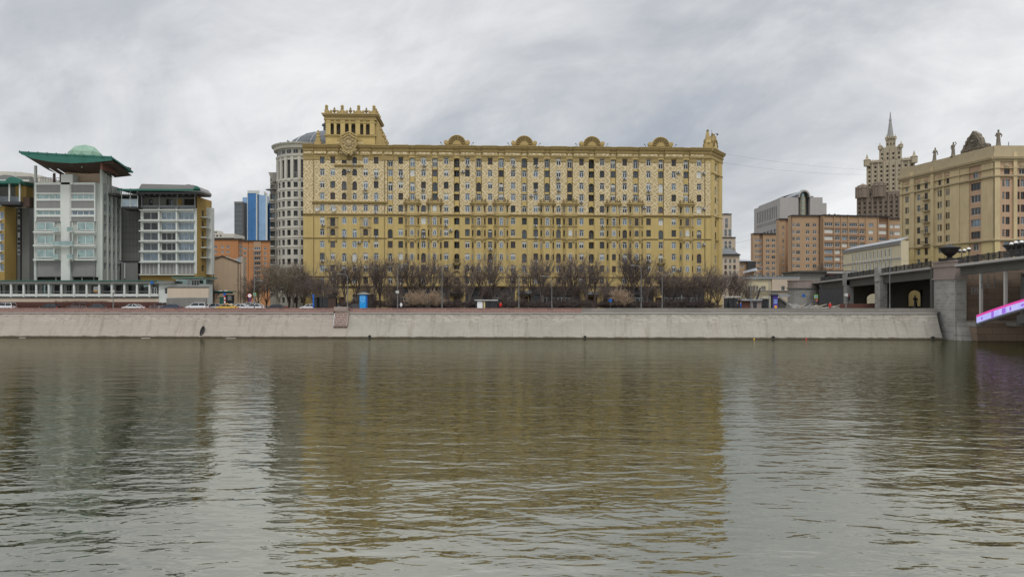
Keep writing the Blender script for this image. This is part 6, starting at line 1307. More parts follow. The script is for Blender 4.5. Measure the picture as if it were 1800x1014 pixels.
# ---------------------------------------------------------------- bare trees
def rot_about(v, k, a): return Matrix.Rotation(a, 3, k) @ v
def tree_tmpl(seed, H=12., trunk=.28, limbs=5, spread=.55, n2=6, n3=5, n4=3, up=.35, r0=.2, bark='bark', twg='twig', stems=1, tw=.03, sag=0.):
    rnd = random.Random(seed); T = MB(); Cn = MB()
    def grow(p, d, Ln, r, lvl, mb, m):
        n = 3 if lvl < 3 else 2; pts = [p]; q = p.copy(); dd = d.copy(); at = []
        for i in range(n):
            dd = (dd + Vector((rnd.uniform(-.22, .22), rnd.uniform(-.22, .22), rnd.uniform(-.1, .12) + up * (.25 if lvl < 3 else .12) - sag * (lvl > 2)))).normalized()
            q = q + dd * Ln / n; pts.append(q.copy()); at.append((q.copy(), dd.copy()))
        rs = [r * (1 - .62 * i / n) for i in range(n + 1)]
        mb.tube([tuple(a) for a in pts], rs, m, 5 if lvl < 2 else 3, False)
        return pts, at, rs[-1]
    def perp(d): v = d.cross(Vector((rnd.uniform(-1, 1), rnd.uniform(-1, 1), rnd.uniform(-1, 1)))); return v.normalized() if v.length > 1e-4 else Vector((1, 0, 0))
    def rec(p, d, Ln, r, lvl):
        pts, at, re = grow(p, d, Ln, r, lvl, Cn, twg if lvl > 1 else bark)
        if lvl >= 4: return
        k = (0, n2, n3, n4)[lvl]
        for i in range(k):
            f_ = .25 + .75 * (i + rnd.random()) / k; seg = min(int(f_ * (len(pts) - 1)), len(pts) - 2); t = f_ * (len(pts) - 1) - seg
            q = pts[seg].lerp(pts[seg + 1], min(t, 1)); dd = rot_about(d, perp(d), R(rnd.uniform(22, 62))); dd = (dd + Vector((0, 0, up * .4))).normalized()
            rec(q, dd, Ln * (.58, .58, .55, .6)[lvl] * rnd.uniform(.7, 1.15), max(tw * (.75 if lvl == 3 else 1), r * .5), lvl + 1)
    for s_ in range(stems):
        b0 = Vector((rnd.uniform(-.5, .5) * (stems > 1), rnd.uniform(-.4, .4) * (stems > 1), -.1)); lean = Vector((rnd.uniform(-.16, .16), rnd.uniform(-.16, .16), 1)) if stems > 1 else Vector((rnd.uniform(-.05, .05), rnd.uniform(-.05, .05), 1))
        h0 = H * trunk * rnd.uniform(.85, 1.15); pts = [b0, b0 + lean * h0 * .5 + Vector((rnd.uniform(-.1, .1), 0, 0)), b0 + lean * h0]
        T.tube([tuple(a) for a in pts], [r0 * 1.25, r0, r0 * .85], bark, 7, False); top = pts[-1]
        for i in range(limbs):
            a = 2 * math.pi * (i + rnd.uniform(-.3, .3)) / limbs; el = spread * rnd.uniform(.5, 1.25) if i else .08
            d = Vector((math.sin(el) * math.cos(a), math.sin(el) * math.sin(a), math.cos(el))); st = top if i < 3 else pts[1].lerp(top, rnd.uniform(.3, 1))
            rec(st, d, H * (1 - trunk) * rnd.uniform(.55, .72), r0 * .55, 1)
    return T.mesh('trunk'), Cn.mesh('crown'), H
TT = {}
for i in range(6): TT['lime', i] = tree_tmpl(10 + i, 12., .27, 6, .36, 6, 5, 3, .6, .24, stems=1, tw=.036)
for i in range(3): TT['multi', i] = tree_tmpl(40 + i, 10.5, .2, 4, .6, 7, 6, 3, .3, .13, stems=3, tw=.03)
for i in range(3): TT['dense', i] = tree_tmpl(60 + i, 10.5, .16, 4, .55, 7, 5, 4, .3, .17, stems=2, tw=.032, twg='twig')
for i in range(2): TT['pale', i] = tree_tmpl(80 + i, 13., .22, 6, .62, 8, 7, 4, .25, .22, bark='bark_pale', twg='twig_pale', tw=.035)
for i in range(2): TT['bush', i] = tree_tmpl(90 + i, 3.0, .06, 5, .8, 7, 6, 5, .1, .05, stems=4, tw=.018, bark='twig_dark', twg='twig_dark')
for i in range(2): TT['bud', i] = tree_tmpl(95 + i, 5.0, .15, 4, .8, 6, 5, 3, .2, .08, stems=2, tw=.024, bark='twig_dark', twg='bud')
for i in range(2): TT['tall', i] = tree_tmpl(99 + i, 15.5, .25, 6, .33, 8, 5, 3, .55, .24, stems=1, tw=.036, bark='twig_dark', twg='twig_dark')
def tree(kind, i, px, D, htop, label, group, wide=1.0, name='bare_tree', cat='tree', base=GZ):
    tm, cm, H = TT[kind, i]; h = Z(htop, D) - base; s = h / (H * 1.0)
    t = thing(name, label, cat, (X(px, D), D, base), random.uniform(0, 6.28), group); t.scale = (s * wide, s * wide, s)
    link('trunk', tm, t); link('crown', cm, t)
ORD = ['first', 'second', 'third', 'fourth', 'fifth', 'sixth', 'seventh', 'eighth', 'ninth', 'tenth', 'eleventh', 'twelfth', 'thirteenth', 'fourteenth', 'fifteenth', 'sixteenth', 'seventeenth', 'eighteenth', 'nineteenth', 'twentieth', 'twenty first', 'twenty second', 'twenty third', 'twenty fourth']
random.seed(11)
row = [(588, 462), (607, 458), (628, 456), (659, 452), (668, 462), (704, 458), (720, 460), (742, 462), (764, 452), (788, 468), (826, 462), (845, 466), (866, 452), (902, 466), (936, 458), (952, 452), (992, 460), (1008, 455), (1032, 460), (1046, 458), (1136, 460), (1166, 472)]
for k, (px, y) in enumerate(row): tree('lime', k % 6, px, 184 + (k * 37 % 5) - 2, y - 6, ORD[k] + ' bare tree from the left in the row before the yellow block', 'row of bare trees before the yellow block', 1.05)
for k, px in enumerate((572, 645, 682, 733, 806, 857, 917, 972, 1020, 1064, 1092, 1150, 1176)):
    tree('multi' if k % 3 else 'lime', k % 3, px, 192 + k * 13 % 3, 484 + (k * 11 % 14), ORD[k] + ' from the left of the lower bare trees in the back row near the facade', 'back row of lower bare trees', 1.2)
tree('tall', 0, 1111, 182, 436, 'tallest dark bare tree, rising well above the row right of centre', 'dark bare trees right of centre'); tree('tall', 1, 1106, 186, 452, 'dark bare tree leaning on the tallest one from its left', 'dark bare trees right of centre')
for k, (px, y, D) in enumerate(((1186, 470, 186), (1208, 478, 184), (1228, 474, 182), (1246, 466, 181), (1262, 474, 185), (1284, 472, 190), (1300, 482, 194), (1316, 500, 200))):
    tree('dense', k % 3, px, D, y, ORD[k] + ' from the left of the thick trees at the yellow block right end', 'thicket of bare trees at the right end of the block', 1.0)
for k, (px, y, D) in enumerate(((438, 500, 205), (454, 482, 200), (468, 470, 198), (507, 456, 196), (522, 462, 199), (536, 468, 194), (552, 478, 190), (566, 486, 186))):
    tree('dense', (k + 1) % 3, px, D, y, ORD[k] + ' from the left of the dark bare trees below the rounded white building', 'bare trees below the rounded building', 1.0)
tree('pale', 0, 490, 190, 456, 'large pale barked tree with wide crown in the left thicket, above the black car', 'pale barked trees left of the yellow block', 1.2)
tree('pale', 1, 516, 192, 468, 'smaller pale barked tree to the right of the large pale one', 'pale barked trees left of the yellow block', 1.1)
for k, (px, y) in enumerate(((585, 500), (640, 508), (690, 510), (886, 512), (1062, 500), (1080, 502))):
    tree('multi', k % 3, px, 181, y, ORD[k] + ' low many stemmed tree from the left under the tree row', 'low many stemmed trees', 1.0)
for k, (px, y) in enumerate(((722, 511), (738, 507), (756, 510), (771, 508), (1086, 504), (1100, 508))):
    tree('bud', k % 2, px, 176, y, ('%s pale budding shrub from the left, before the dark shop front' % ORD[k]) if k < 4 else ('left' if k == 4 else 'right') + ' one of two pale budding shrubs near the tallest tree', 'pale budding shrubs', 1.05, 'budding_shrub', 'shrub')
tree('multi', 1, 322, 172, 503, 'small bare tree in front of the green gatehouse', 'small bare trees on the left', 1.0); tree('multi', 2, 374, 200, 498, 'thin bare tree against the tan house wall', 'small bare trees on the left', .8)
tree('multi', 0, 232, 172, 515, 'thin low bare tree by the left lamp', 'small bare trees on the left', 1.0); tree('lime', 2, 1445, 262, 462, 'bare tree above the flat roofed pavilion on the ramp', 'bare trees by the tan flats', 1.2, base=12); tree('dense', 1, 1402, 255, 478, 'bare bushy tree at the foot of the tan flats', 'bare trees by the tan flats', 1.1, base=10)
for k in range(19):
    px = 585 + k * 36.5; tree('bush', k % 2, px, 180 + (k % 3), 528 - (k * 7 % 5), ORD[k] + ' dark leafless shrub from the left under the tree row', 'dark shrubs under the tree row', 2.2, 'shrub', 'shrub')
# red brown clipped hedge on the left as loose twigs
for (a, b_, y, lb) in ((-20, 95, 531, 'reddish leafless hedge behind the parked cars, left part'), (96, 190, 526, 'reddish leafless hedge behind the cars, tallest middle part'), (191, 306, 530, 'reddish leafless hedge behind the cars, right part by the gatehouse')):
    D = 166.4; x0, x1 = X(a, D), X(b_, D); h = Z(y, D) - GZ; mb = MB(); rnd = random.Random(a)
    for k in range(2600):
        x = rnd.uniform(x0, x1); yy = rnd.uniform(-.6, .6); z0 = rnd.uniform(.0, h * .8); t_ = rnd.uniform(.3, .7); dx, dy = rnd.uniform(-.25, .25), rnd.uniform(-.2, .2); hh = min(h * rnd.uniform(.85, 1.08), z0 + t_)
        mb.add([(x - .02, D + yy, GZ + z0), (x + .02, D + yy, GZ + z0), (x + dx, D + yy + dy, GZ + hh)], [(0, 1, 2)], 'twig_red')
    tag(mb.build('hedge'), lb, 'hedge')

# ---------------------------------------------------------------- cars
def car(px, D, kind, paint, label, face=1):
    t = thing('car', label, 'car', (X(px, D), D, GZ + .006), math.atan(-.0458) + (0 if face > 0 else math.pi), 'cars on the embankment road')
    Lc = dict(sedan=4.6, suv=4.7, hatch=4.1, van=4.9)[kind]; h = dict(sedan=1.46, suv=1.72, hatch=1.52, van=1.8)[kind]; P = 'paint_' + paint; hl = Lc / 2; w = .9
    belt = h * .62
    low = [(-hl, .32), (-hl + .05, belt * .72), (-hl + .25, belt * .88), (-hl + 1.05, belt), (hl - .75 if kind == 'sedan' else hl - .3, belt), (hl - .1, belt * .95), (hl, belt * .6), (hl - .03, .32)]
    if kind == 'sedan': cab = [(-hl + 1.05, belt), (-hl + 1.75, h * .97), (-hl + 2.3, h), (hl - 1.75, h * .985), (hl - .8, belt * 1.03)]
    elif kind == 'hatch': cab = [(-hl + .85, belt), (-hl + 1.55, h * .97), (-hl + 2.1, h), (hl - .9, h * .97), (hl - .2, belt * 1.03)]
    else: cab = [(-hl + 1.05, belt), (-hl + 1.65, h * .96), (-hl + 2.1, h), (hl - .55, h * .985), (hl - .12, belt * 1.03)]
    def loft2(mb, pts, ys, m):       # outline in xz swept over y with per-section shrink
        n = len(pts); cx_ = sum(p[0] for p in pts) / n; vs = []; fs = []
        for y, s_, dz in ys: vs += [(cx_ + (x - cx_) * s_, y, z_ - dz * (z_ > belt * .9)) for x, z_ in pts]
        for j in range(len(ys) - 1):
            for i in range(n): fs.append((j * n + i, j * n + (i + 1) % n, (j + 1) * n + (i + 1) % n, (j + 1) * n + i))
        fs.append(tuple(range(n))); fs.append(tuple(range((len(ys) - 1) * n, len(ys) * n))[::-1]); mb.add(vs, fs, m)
    mb = MB(); loft2(mb, low, [(-w, .975, .04), (-w + .08, 1, 0), (w - .08, 1, 0), (w, .975, .04)], P)
    roof = [cab[1], cab[2], cab[3]]; rp = [(x, z_ - .06) for x, z_ in roof[::-1]]; loft2(mb, [(roof[0][0] + .05, roof[0][1])] + roof[1:] + rp, [(-w + .22, .97, .03), (-w + .3, 1, 0), (w - .3, 1, 0), (w - .22, .97, .03)], P)
    for s_ in (-1, 1):
        yo, yi = s_ * (w - .03), s_ * (w - .2)
        for a, b_ in ((cab[0], cab[1]), (cab[-1], cab[3])): mb.tube([(a[0], yo, a[1]), (b_[0], yi, b_[1])], .05, P, 4)
        xm = (cab[1][0] + cab[3][0]) / 2 + .1; mb.tube([(xm, yo, belt), (xm, yi, h - .05)], .045, P, 4)
    mb.build('body', t)
    mb = MB(); n = len(cab); vs = [(x, -w + .07, z_) for x, z_ in (cab[0], cab[-1])] + [(x, w - .07, z_) for x, z_ in (cab[0], cab[-1])]
    top = [(x, z_ - .035) for x, z_ in cab[1:4]]; a_ = [(cab[0][0] + .04, -w + .07, belt - .01)] + [(x, -w + .21, z_) for x, z_ in top] + [(cab[-1][0] - .04, -w + .07, belt - .01)]; b2 = [(x, -y, z_) for x, y, z_ in a_]; k = len(a_)
    mb.add(a_ + b2, [tuple(range(k)), tuple(range(2 * k - 1, k - 1, -1))] + [(i, (i + 1) % k, k + (i + 1) % k, k + i) for i in range(k)], 'car_glass'); mb.build('windows', t)
    for x in (-hl + .85, hl - .85):
        for s_ in (-1, 1):
            mb = MB(); mb.M = Matrix.Translation((x, s_ * (w - .09), .33)) @ Matrix.Rotation(R(90), 4, 'X'); mb.lathe(0, 0, [(.28, -.11), (.33, -.09), (.33, .09), (.28, .11)], 'tyre', 14); mb.lathe(0, 0, [(.2, -.115), (.2, .115)], 'rim', 10); mb.build('wheel', t)
    for s_ in (-1, 1):
        mb = MB(); mb.box(-hl - .01, -hl + .18, s_ * .72 - .15, s_ * .72 + .15, belt * .62, belt * .78, 'head_lamp'); mb.build('headlight', t)
        mb = MB(); mb.box(hl - .16, hl + .015, s_ * .74 - .14, s_ * .74 + .14, belt * .68, belt * .92, 'tail_red'); mb.build('taillight', t)
    if paint == 'taxi': mb = MB(); mb.box(-.1, .1, -.3, .3, h + .005, h + .14, 'paint_taxi'); mb.build('roof_sign', t)
    if kind == 'suv':
        mb = MB()
        for s_ in (-1, 1): mb.tube([(cab[1][0] + .2, s_ * .6, h + .05), (cab[3][0], s_ * .6, h + .05)], .03, 'rim', 4)
        mb.build('roof_rails', t)
    return t
CD = lambda px, o: wallY(X(px, 155)) + o
for px, o, kd, pt, lb, fc in ((9, 9, 'suv', 'white', 'white car cut by the left edge of the photo', 1), (56, 12, 'van', 'grey', 'dark grey estate car, second from the left edge', 1), (89, 9, 'hatch', 'black', 'small black car with red tail lamp, third from the left edge', 1), (139, 12, 'suv', 'silver', 'silver high car in front of the tall reddish hedge', 1), (173, 9, 'sedan', 'dark', 'dark grey saloon under the left road sign', 1), (235, 9, 'sedan', 'white', 'low white saloon to the right of the left street lamp', 1), (284, 12, 'van', 'silver', 'long pale silver estate behind the dark blue car', 1), (301, 8.5, 'sedan', 'blue', 'dark blue saloon in front of the long silver estate', 1), (347, 10, 'suv', 'white', 'white high car above the black outfall', 1), (378, 13, 'hatch', 'silver', 'pale small car just left of the yellow taxi', 1), (399, 9, 'sedan', 'taxi', 'yellow taxi near the guard booth', 1), (405, 17, 'hatch', 'white', 'white car behind the yellow taxi', -1), (424, 12, 'sedan', 'white', 'white saloon left of the tall junction lamp', 1), (447, 8.5, 'hatch', 'white', 'white hatchback at the foot of the tall junction lamp', 1), (424, 24, 'hatch', 'silver', 'silver car waiting in the side street, left one', 1), (437, 30, 'suv', 'white', 'white high car farther up in the side street', 1), (486, 10, 'sedan', 'black', 'black saloon under the pale barked tree', 1), (546, 10, 'sedan', 'white', 'white saloon left of the brick buttress', 1), (583, 14, 'sedan', 'grey', 'grey saloon half hidden by the brick buttress', 1), (626, 14, 'sedan', 'dark', 'dark saloon left of the blue advertising booth', 1)):
    t = car(px, CD(px, o), kd, pt, lb, fc)
# ---------------------------------------------------------------- street lamps
def lamp(px, D, top, label, arms=(1,), base=GZ + .14, box=False):
    t = thing('street_lamp', label, 'street lamp', (X(px, D), D, base), 0, 'street lamps along the embankment'); h = Z(top, D) - base
    mb = MB(); mb.tube([(0, 0, 0), (0, 0, 1.2), (0, 0, 1.25), (0, 0, h - .6)], [.14, .13, .09, .055], 'lamp_metal', 8); mb.build('post', t)
    for a in arms:
        if isinstance(a, tuple): s_, za, ln = a; z1 = Z(za, D) - base
        else: s_, z1, ln = a, h, 1.5
        mb = MB(); mb.tube([(0, 0, z1 - .8), (s_ * .12, 0, z1 - .3), (s_ * .5, -.1, z1 - .05), (s_ * ln, -.3, z1)], [.06, .055, .05, .045], 'lamp_metal', 6); mb.build('arm', t)
        mb = MB(); x = s_ * (ln + .3); mb.add([(x - .38, -.42, z1 + .02), (x + .38, -.42, z1 + .02), (x + .38, -.14, z1 + .02), (x - .38, -.14, z1 + .02), (x - .3, -.38, z1 + .12), (x + .3, -.38, z1 + .12), (x + .3, -.18, z1 + .12), (x - .3, -.18, z1 + .12), (x - .3, -.36, z1 - .06), (x + .3, -.36, z1 - .06), (x + .3, -.2, z1 - .06), (x - .3, -.2, z1 - .06)], [(0, 1, 5, 4), (1, 2, 6, 5), (2, 3, 7, 6), (3, 0, 4, 7), (4, 5, 6, 7), (1, 0, 8, 9), (2, 1, 9, 10), (3, 2, 10, 11), (0, 3, 11, 8), (11, 10, 9, 8)], 'lamp_metal'); mb.build('lamp_head', t)
    if box: mb = MB(); mb.box(-.28, .28, -.3, .1, h * .37, h * .37 + .6, 'ac_white'); mb.box(-.5, -.28, -.25, 0, h * .4, h * .4 + .18, 'ac_white'); mb.build('control_box', t)
DL = lambda px: wallY(X(px, 154)) + 1.4
for px, top, ar, lb, bx in ((199, 462, (1,), 'grey lamp post with white box between the two left office blocks', True), (165, 468, (-1,), 'thinner lamp post holding the white and orange sign', False), (447, 438, (-1, (1, 494, 1.3)), 'tall grey junction lamp post with two curved arms at different heights', False), (699, 465, (1,), 'lamp post with white box left of the dark shop front', True), (777, 466, (1,), 'lamp post before the dark shop front, left of the first yellow doorway', False), (912, 482, (1,), 'lamp post before the second yellow doorway', False), (970, 486, (-1,), 'short lamp post right of the bus stop', False), (1127, 467, (-1,), 'lamp post with curved top just right of the tallest dark tree', False), (1164, 482, (1,), 'lamp post with round head right of the tallest tree', False), (1320, 490, (1,), 'lamp post in front of the brown kiosk', False), (1352, 470, (-1,), 'lamp post beside the purple advertising column', False), (1487, 478, (1,), 'lamp post with white box in front of the first bridge pier', True), (1564, 456, (1,), 'tall thin post in front of the middle ramp pier', False), (611, 482, (-1,), 'thin grey lamp post right above the brick buttress', False)):
    if px == 165: lamp(px, 170.0, top, lb, ar, GZ)
    else: lamp(px, DL(px), top, lb, ar, GZ + .14, bx)
# ---------------------------------------------------------------- signs, booths, shelters
def sign(px, D, y0, y1, x0, x1, bands, label, post=True, name='road_sign', base=GZ, grp=None):
    t = thing(name, label, 'sign', (X(px, D), D, base), 0, grp); q = D / F; zt, zb = Z(y0, D) - base, Z(y1, D) - base; w0, w1 = (x0 - px) * q, (x1 - px) * q
    if post: mb = MB(); mb.tube([(0, .1, 0), (0, .1, zt + .1)], .05, 'lamp_metal', 6); mb.build('post', t)
    mb = MB(); mb.box(w0, w1, -.02, .04, zb, zt, bands[0][2]); mb.build('panel', t)
    for a, b_, m_ in bands[1:]: mp_ = MB(); mp_.box(w0 + .02, w1 - .02, -.035, -.022, zb + (zt - zb) * a, zb + (zt - zb) * b_, m_); mp_.build('panel_band', t)
    return t, q, zt, zb, w0, w1
t, q, zt, zb, w0, w1 = sign(169, 169, 503.5, 514, 164.5, 174, [(0, 1, 'sign_white'), (0, .36, 'orange')], 'white board with orange lower band on the left lamp post', False, 'notice_board')
mb = MB()
for k in range(3): mb.box(w0 + .15, w1 - .15, -.04, -.024, zb + (zt - zb) * (.55 + k * .14), zb + (zt - zb) * (.58 + k * .14), 'steel_grey')
mb.box(-.55, w0, 0, .06, zt - .3, zt - .2, 'lamp_metal'); mb.build('print_lines', t)
def crossing(px, D, y0, y1, w, label, post=True):
    t, q, zt, zb, w0, w1 = sign(px, D, y0, y1, px - w / 2, px + w / 2, [(0, 1, 'sign_green')], label, post, 'crossing_sign', GZ, 'pedestrian crossing signs'); h = zt - zb
    mb = MB(); mb.box(w0 * .7, w1 * .7, -.04, -.022, zb + h * .14, zb + h * .86, 'sign_blue'); mb.build('blue_square', t)
    mb = MB(); mb.add([(w0 * .5, -.05, zb + h * .26), (w1 * .5, -.05, zb + h * .26), (0, -.05, zb + h * .76)], [(0, 1, 2)], 'sign_white'); mb.tube([(0, -.06, zb + h * .60), (.0, -.06, zb + h * .42), (-.1, -.06, zb + h * .3)], .03, 'dark_metal', 4); mb.tube([(0, -.06, zb + h * .42), (.1, -.06, zb + h * .3)], .03, 'dark_metal', 4); mb.build('walker_symbol', t)
crossing(362, 172, 514, 520.5, 5.5, 'green edged crossing sign in front of the gatehouse garden wall'); crossing(447.6, 168, 514.5, 520, 5.2, 'green edged crossing sign on the tall junction lamp'); crossing(1434.5, 190, 518, 524.5, 6.5, 'green edged crossing sign before the stone bastion')
def round_sign(px, D, y, r, m, label, bar=True, post=True, rim=False):
    t = thing('round_sign', label, 'sign', (X(px, D), D, GZ)); z_ = Z(y, D) - GZ; mb = MB(); mb.M = Matrix.Translation((0, -.02, z_)) @ Matrix.Rotation(R(90), 4, 'X'); mb.lathe(0, 0, [(r, -.02), (r, .03)], m, 20); mb.M = None
    if rim: mb.M = Matrix.Translation((0, -.02, z_)) @ Matrix.Rotation(R(90), 4, 'X'); mb.lathe(0, 0, [(r * 1.2, -.03), (r * 1.2, .04), (r, .045), (r, -.03)], 'red', 20, False); mb.M = None
    if bar: mb.box(-r * .7, r * .7, -.07, -.052, z_ - r * .18, z_ + r * .18, 'sign_white')
    mb.build('disc', t)
    if post: mb = MB(); mb.tube([(0, .1, 0), (0, .1, z_)], .045, 'lamp_metal', 6); mb.build('post', t)
round_sign(1435, 190.5, 527.5, .36, 'red', 'red no entry disc below the crossing sign at the bastion'); round_sign(439, 172, 519.5, .42, 'sign_white', 'large round red rimmed sign at the mouth of the side street', False, True, True); round_sign(1412.5, 209.8, 519.5, .45, 'sign_blue', 'small blue disc fixed on the stone bastion', False, False); round_sign(1073, 176, 528, .4, 'sign_blue', 'blue round sign among the budding shrubs near the tallest tree', False)
sign(439, 172.4, 524, 529, 436.5, 442, [(0, 1, 'purple'), (.4, .6, 'red')], 'purple panel under the round sign in the side street', False, 'info_board'); sign(44 + 0, 168, 0, 0, 0, 0, [(0, 1, 'sign_white')], 'x') if False else None
round_sign(267, 168.0 - .9, 496.6, .32, 'sign_blue', 'small blue disc on the roof edge of the arcade', False, False)
# striped pole + guard booth
t = thing('guard_booth', 'small dark green guard booth with flat oval canopy below the tan house', 'booth', (X(372, 176), 176, GZ)); q = 176 / F; z = lambda y: Z(y, 176) - GZ; x_ = lambda px: (px - 372) * q
mb = MB(); mb.box(x_(386), x_(391.5), 0, 2, 0, z(522), 'verdigris'); mb.box(x_(394), x_(405), .2, 2.5, 0, z(518), 'granite_dark'); mb.box(x_(401), x_(407), -.3, .19, z(528), z(520), 'steel_grey'); mb.box(x_(391.5), x_(394), .3, .5, 0, z(522), 'glass_green'); mb.build('cabin', t)
mb = MB(); zt = z(513); mb.prism([(x_(391) + 2.9 * math.cos(2 * math.pi * k / 24), 1.0 + 1.8 * math.sin(2 * math.pi * k / 24)) for k in range(24)], zt, zt + .2, 'verdigris'); mb.prism([(x_(388) + 2.4 * math.cos(2 * math.pi * k / 24), 1.2 + 1.5 * math.sin(2 * math.pi * k / 24)) for k in range(24)], zt - .35, zt - .01, 'granite_dark'); mb.lathe(x_(385), 1, [(.5, zt + .2), (.3, zt + .38)], 'ac_white', 10); mb.lathe(x_(394), 1, [(.5, zt + .2), (.3, zt + .38)], 'ac_white', 10); mb.build('canopy', t)
mb = MB(); mb.tube([(x_(371), 0, z(514)), (x_(372), 0, z(520)), (x_(376), 0, z(525)), (x_(386), 0, z(523))], .06, 'dark_metal', 5); mb.build('bracket', t)
t = thing('striped_post', 'red and white striped post with blue disc beside the guard booth', 'post', (X(395, 172), 172, GZ)); mb = MB(); q = 172 / F
for k in range(8): mb.tube([(0, 0, k * .42), (0, 0, k * .42 + .42)], .17, 'red' if k % 2 else 'sign_white', 8)
mb.build('pole', t); mb = MB(); mb.M = Matrix.Translation((0, -.1, 3.7)) @ Matrix.Rotation(R(90), 4, 'X'); mb.lathe(0, 0, [(.32, -.02), (.32, .03)], 'sign_blue', 16); mb.build('disc', t)
# blue advertising booth
D = CD(638, 4.4); t = thing('advertising_booth', 'bright blue advertising booth with low pyramid roof, right of the brick buttress', 'booth', (X(638, D), D, GZ + .14)); q = D / F; z = lambda y: Z(y, D) - GZ - .14
mb = MB(); mb.box(-.95, .95, 0, 1.9, 0, z(517.5), 'granite_dark'); mb.build('cabin', t)
mb = MB(); mb.box(-.72, .62, -.06, -.002, .15, z(518.5), 'cyan_panel'); mb.box(.70, .95, -.06, -.002, .15, z(518.5), 'sign_blue'); mb.build('poster', t)
mb = MB(); zc = z(526); P_ = lambda a, b_, r: [(a + r * math.cos(2 * math.pi * k / 14), -.075, b_ + r * math.sin(2 * math.pi * k / 14)) for k in range(15)]
for a, b_, r in ((.1, zc + .35, .32), (-.1, zc + .2, .52)):
    pts = [p for p in P_(a, b_, r) if abs(p[0]) < .6]
    mb.tube(pts, .025, 'cyan_line', 4)
mb.box(-.6, .5, -.09, -.062, zc + .3, zc + .36, 'cyan_line'); mb.box(-.6, .45, -.09, -.062, zc - .45, zc - .38, 'cyan_line'); mb.tube([(.3, -.075, zc - .2), (.0, -.075, zc - .7), (-.4, -.075, zc - .8)], .03, 'cyan_line', 4); mb.build('poster_lines', t)
mb = MB(); zt = z(517.4); zb2 = z(513.6); mb.add([(-1.25, -.3, zt), (1.25, -.3, zt), (1.25, 2.2, zt), (-1.25, 2.2, zt), (-1.2, -.25, zt + .12), (1.2, -.25, zt + .12), (1.2, 2.15, zt + .12), (-1.2, 2.15, zt + .12), (-.15, .8, zb2), (.15, .8, zb2), (.15, 1.1, zb2), (-.15, 1.1, zb2)], [(0, 1, 5, 4), (1, 2, 6, 5), (2, 3, 7, 6), (3, 0, 4, 7), (4, 5, 9, 8), (5, 6, 10, 9), (6, 7, 11, 10), (7, 4, 8, 11), (8, 9, 10, 11), (3, 2, 1, 0)], 'concrete'); mb.build('roof', t)
# purple advertising column
D = CD(1363, 5); t = thing('advertising_column', 'narrow purple advertising column with dark hat roof, right of the kiosk', 'column', (X(1362.5, D), D, GZ + .14)); z = lambda y: Z(y, D) - GZ - .14
mb = MB(); mb.box(-.62, .62, 0, .9, 0, z(519), 'granite_dark'); mb.build('core', t); mb = MB(); mb.box(-.42, .52, -.06, -.002, .1, z(520), 'purple'); mb.build('poster', t)
mb = MB()
for k in range(3): mb.box(-.3, .4, -.075, -.062, 2.1 - k * .28, 2.2 - k * .28, 'cyan_line')
mb.ball((.1, -.07, .75), .3, 'orange', 10, 6, 1, .1, 1); mb.build('poster_print', t)
mb = MB(); mb.lathe(0, .45, [(.95, z(519)), (1.0, z(518)), (.6, z(515.5)), (.15, z(514))], 'granite_dark', 12); mb.build('hat_roof', t)
# kiosk
D = CD(1322, 13); t = thing('kiosk', 'brown kiosk with pale flat roof and dark door, left of the purple column', 'kiosk', (X(1303, D), D, GZ)); q = D / F; z = lambda y: Z(y, D) - GZ; x_ = lambda px: (px - 1303) * q
mb = MB(); mb.box(0, x_(1319), 0, 4, 0, z(528.5), 'brick_brown'); mb.box(x_(1319) + .01, x_(1338), -.2, 4, 0, z(528.5), 'pink_granite'); mb.build('wall', t); mb = MB(); mb.box(-.2, x_(1338.5), -.6, 4.2, z(528.4), z(525.8), 'zinc'); mb.build('roof', t); mb = MB(); mb.box(x_(1323.5), x_(1329.5), -.26, -.202, 0, z(531), 'granite_dark'); mb.build('door', t)
def shelter(px0, px1, D, yr, label, roofm, ad=None):
    t = thing('bus_shelter', label, 'bus shelter', (X(px0, D), D, GZ + .14)); w = X(px1, D) - X(px0, D); h = Z(yr, D) - GZ - .14
    mb = MB(); mb.box(-.1, w + .1, -.3, 1.6, h - .18, h, roofm); mb.box(-.1, w + .1, -.32, -.301, h - .1, h, 'line_white' if roofm != 'granite_dark' else 'granite_dark'); mb.build('roof', t)
    mp = MP('post', t)
    for k in range(4): mp.new().tube([(w * k / 3, 1.4, 0), (w * k / 3, 1.4, h - .18)], .05, 'dark_metal', 6)
    mp.done(); mb = MB(); mb.box(.05, w - .05, 1.42, 1.45, .3, h - .4, 'glass_dark'); mb.build('glass_wall', t); mb = MB(); mb.box(w * .2, w * .8, .9, 1.3, .42, .5, 'wood_dark'); mb.build('bench', t)
    if ad:
        for a, b_, m_ in ad: mb = MB(); mb.box(w * a, w * b_, .0, .12, .2, h - .35, m_); mb.build('poster', t)
    return t
shelter(835, 874, CD(850, 5), 527, 'bus shelter with thin white roof edge and lit posters before the dark shop front', 'zinc', [(.10, .34, 'sign_white'), (.38, .46, 'sand_low')])
shelter(551, 590, CD(570, 6), 519.5, 'dark bus shelter behind the grey saloon, left of the blue booth', 'granite_dark', [(.0, .12, 'granite_dark'), (.66, 1.0, 'wood_dark')])
sign(551.8, CD(552, 5), 517, 540.5, 549.6, 552, [(0, 1, 'sign_blue')], 'thin blue stop totem at the left end of the dark bus shelter', False, 'stop_totem'); sign(546, CD(546, 5.2), 518, 520.5, 541, 552, [(0, 1, 'granite_dark')], 'dark line board on top of the blue stop totem', False, 'line_board')
shelter(1276, 1300, CD(1288, 12), 521, 'bus shelter under the thick trees left of the brown kiosk', 'concrete_pale'); shelter(1340, 1356, CD(1348, 14), 522, 'pale roofed shelter between the kiosk and the purple column', 'concrete_pale')
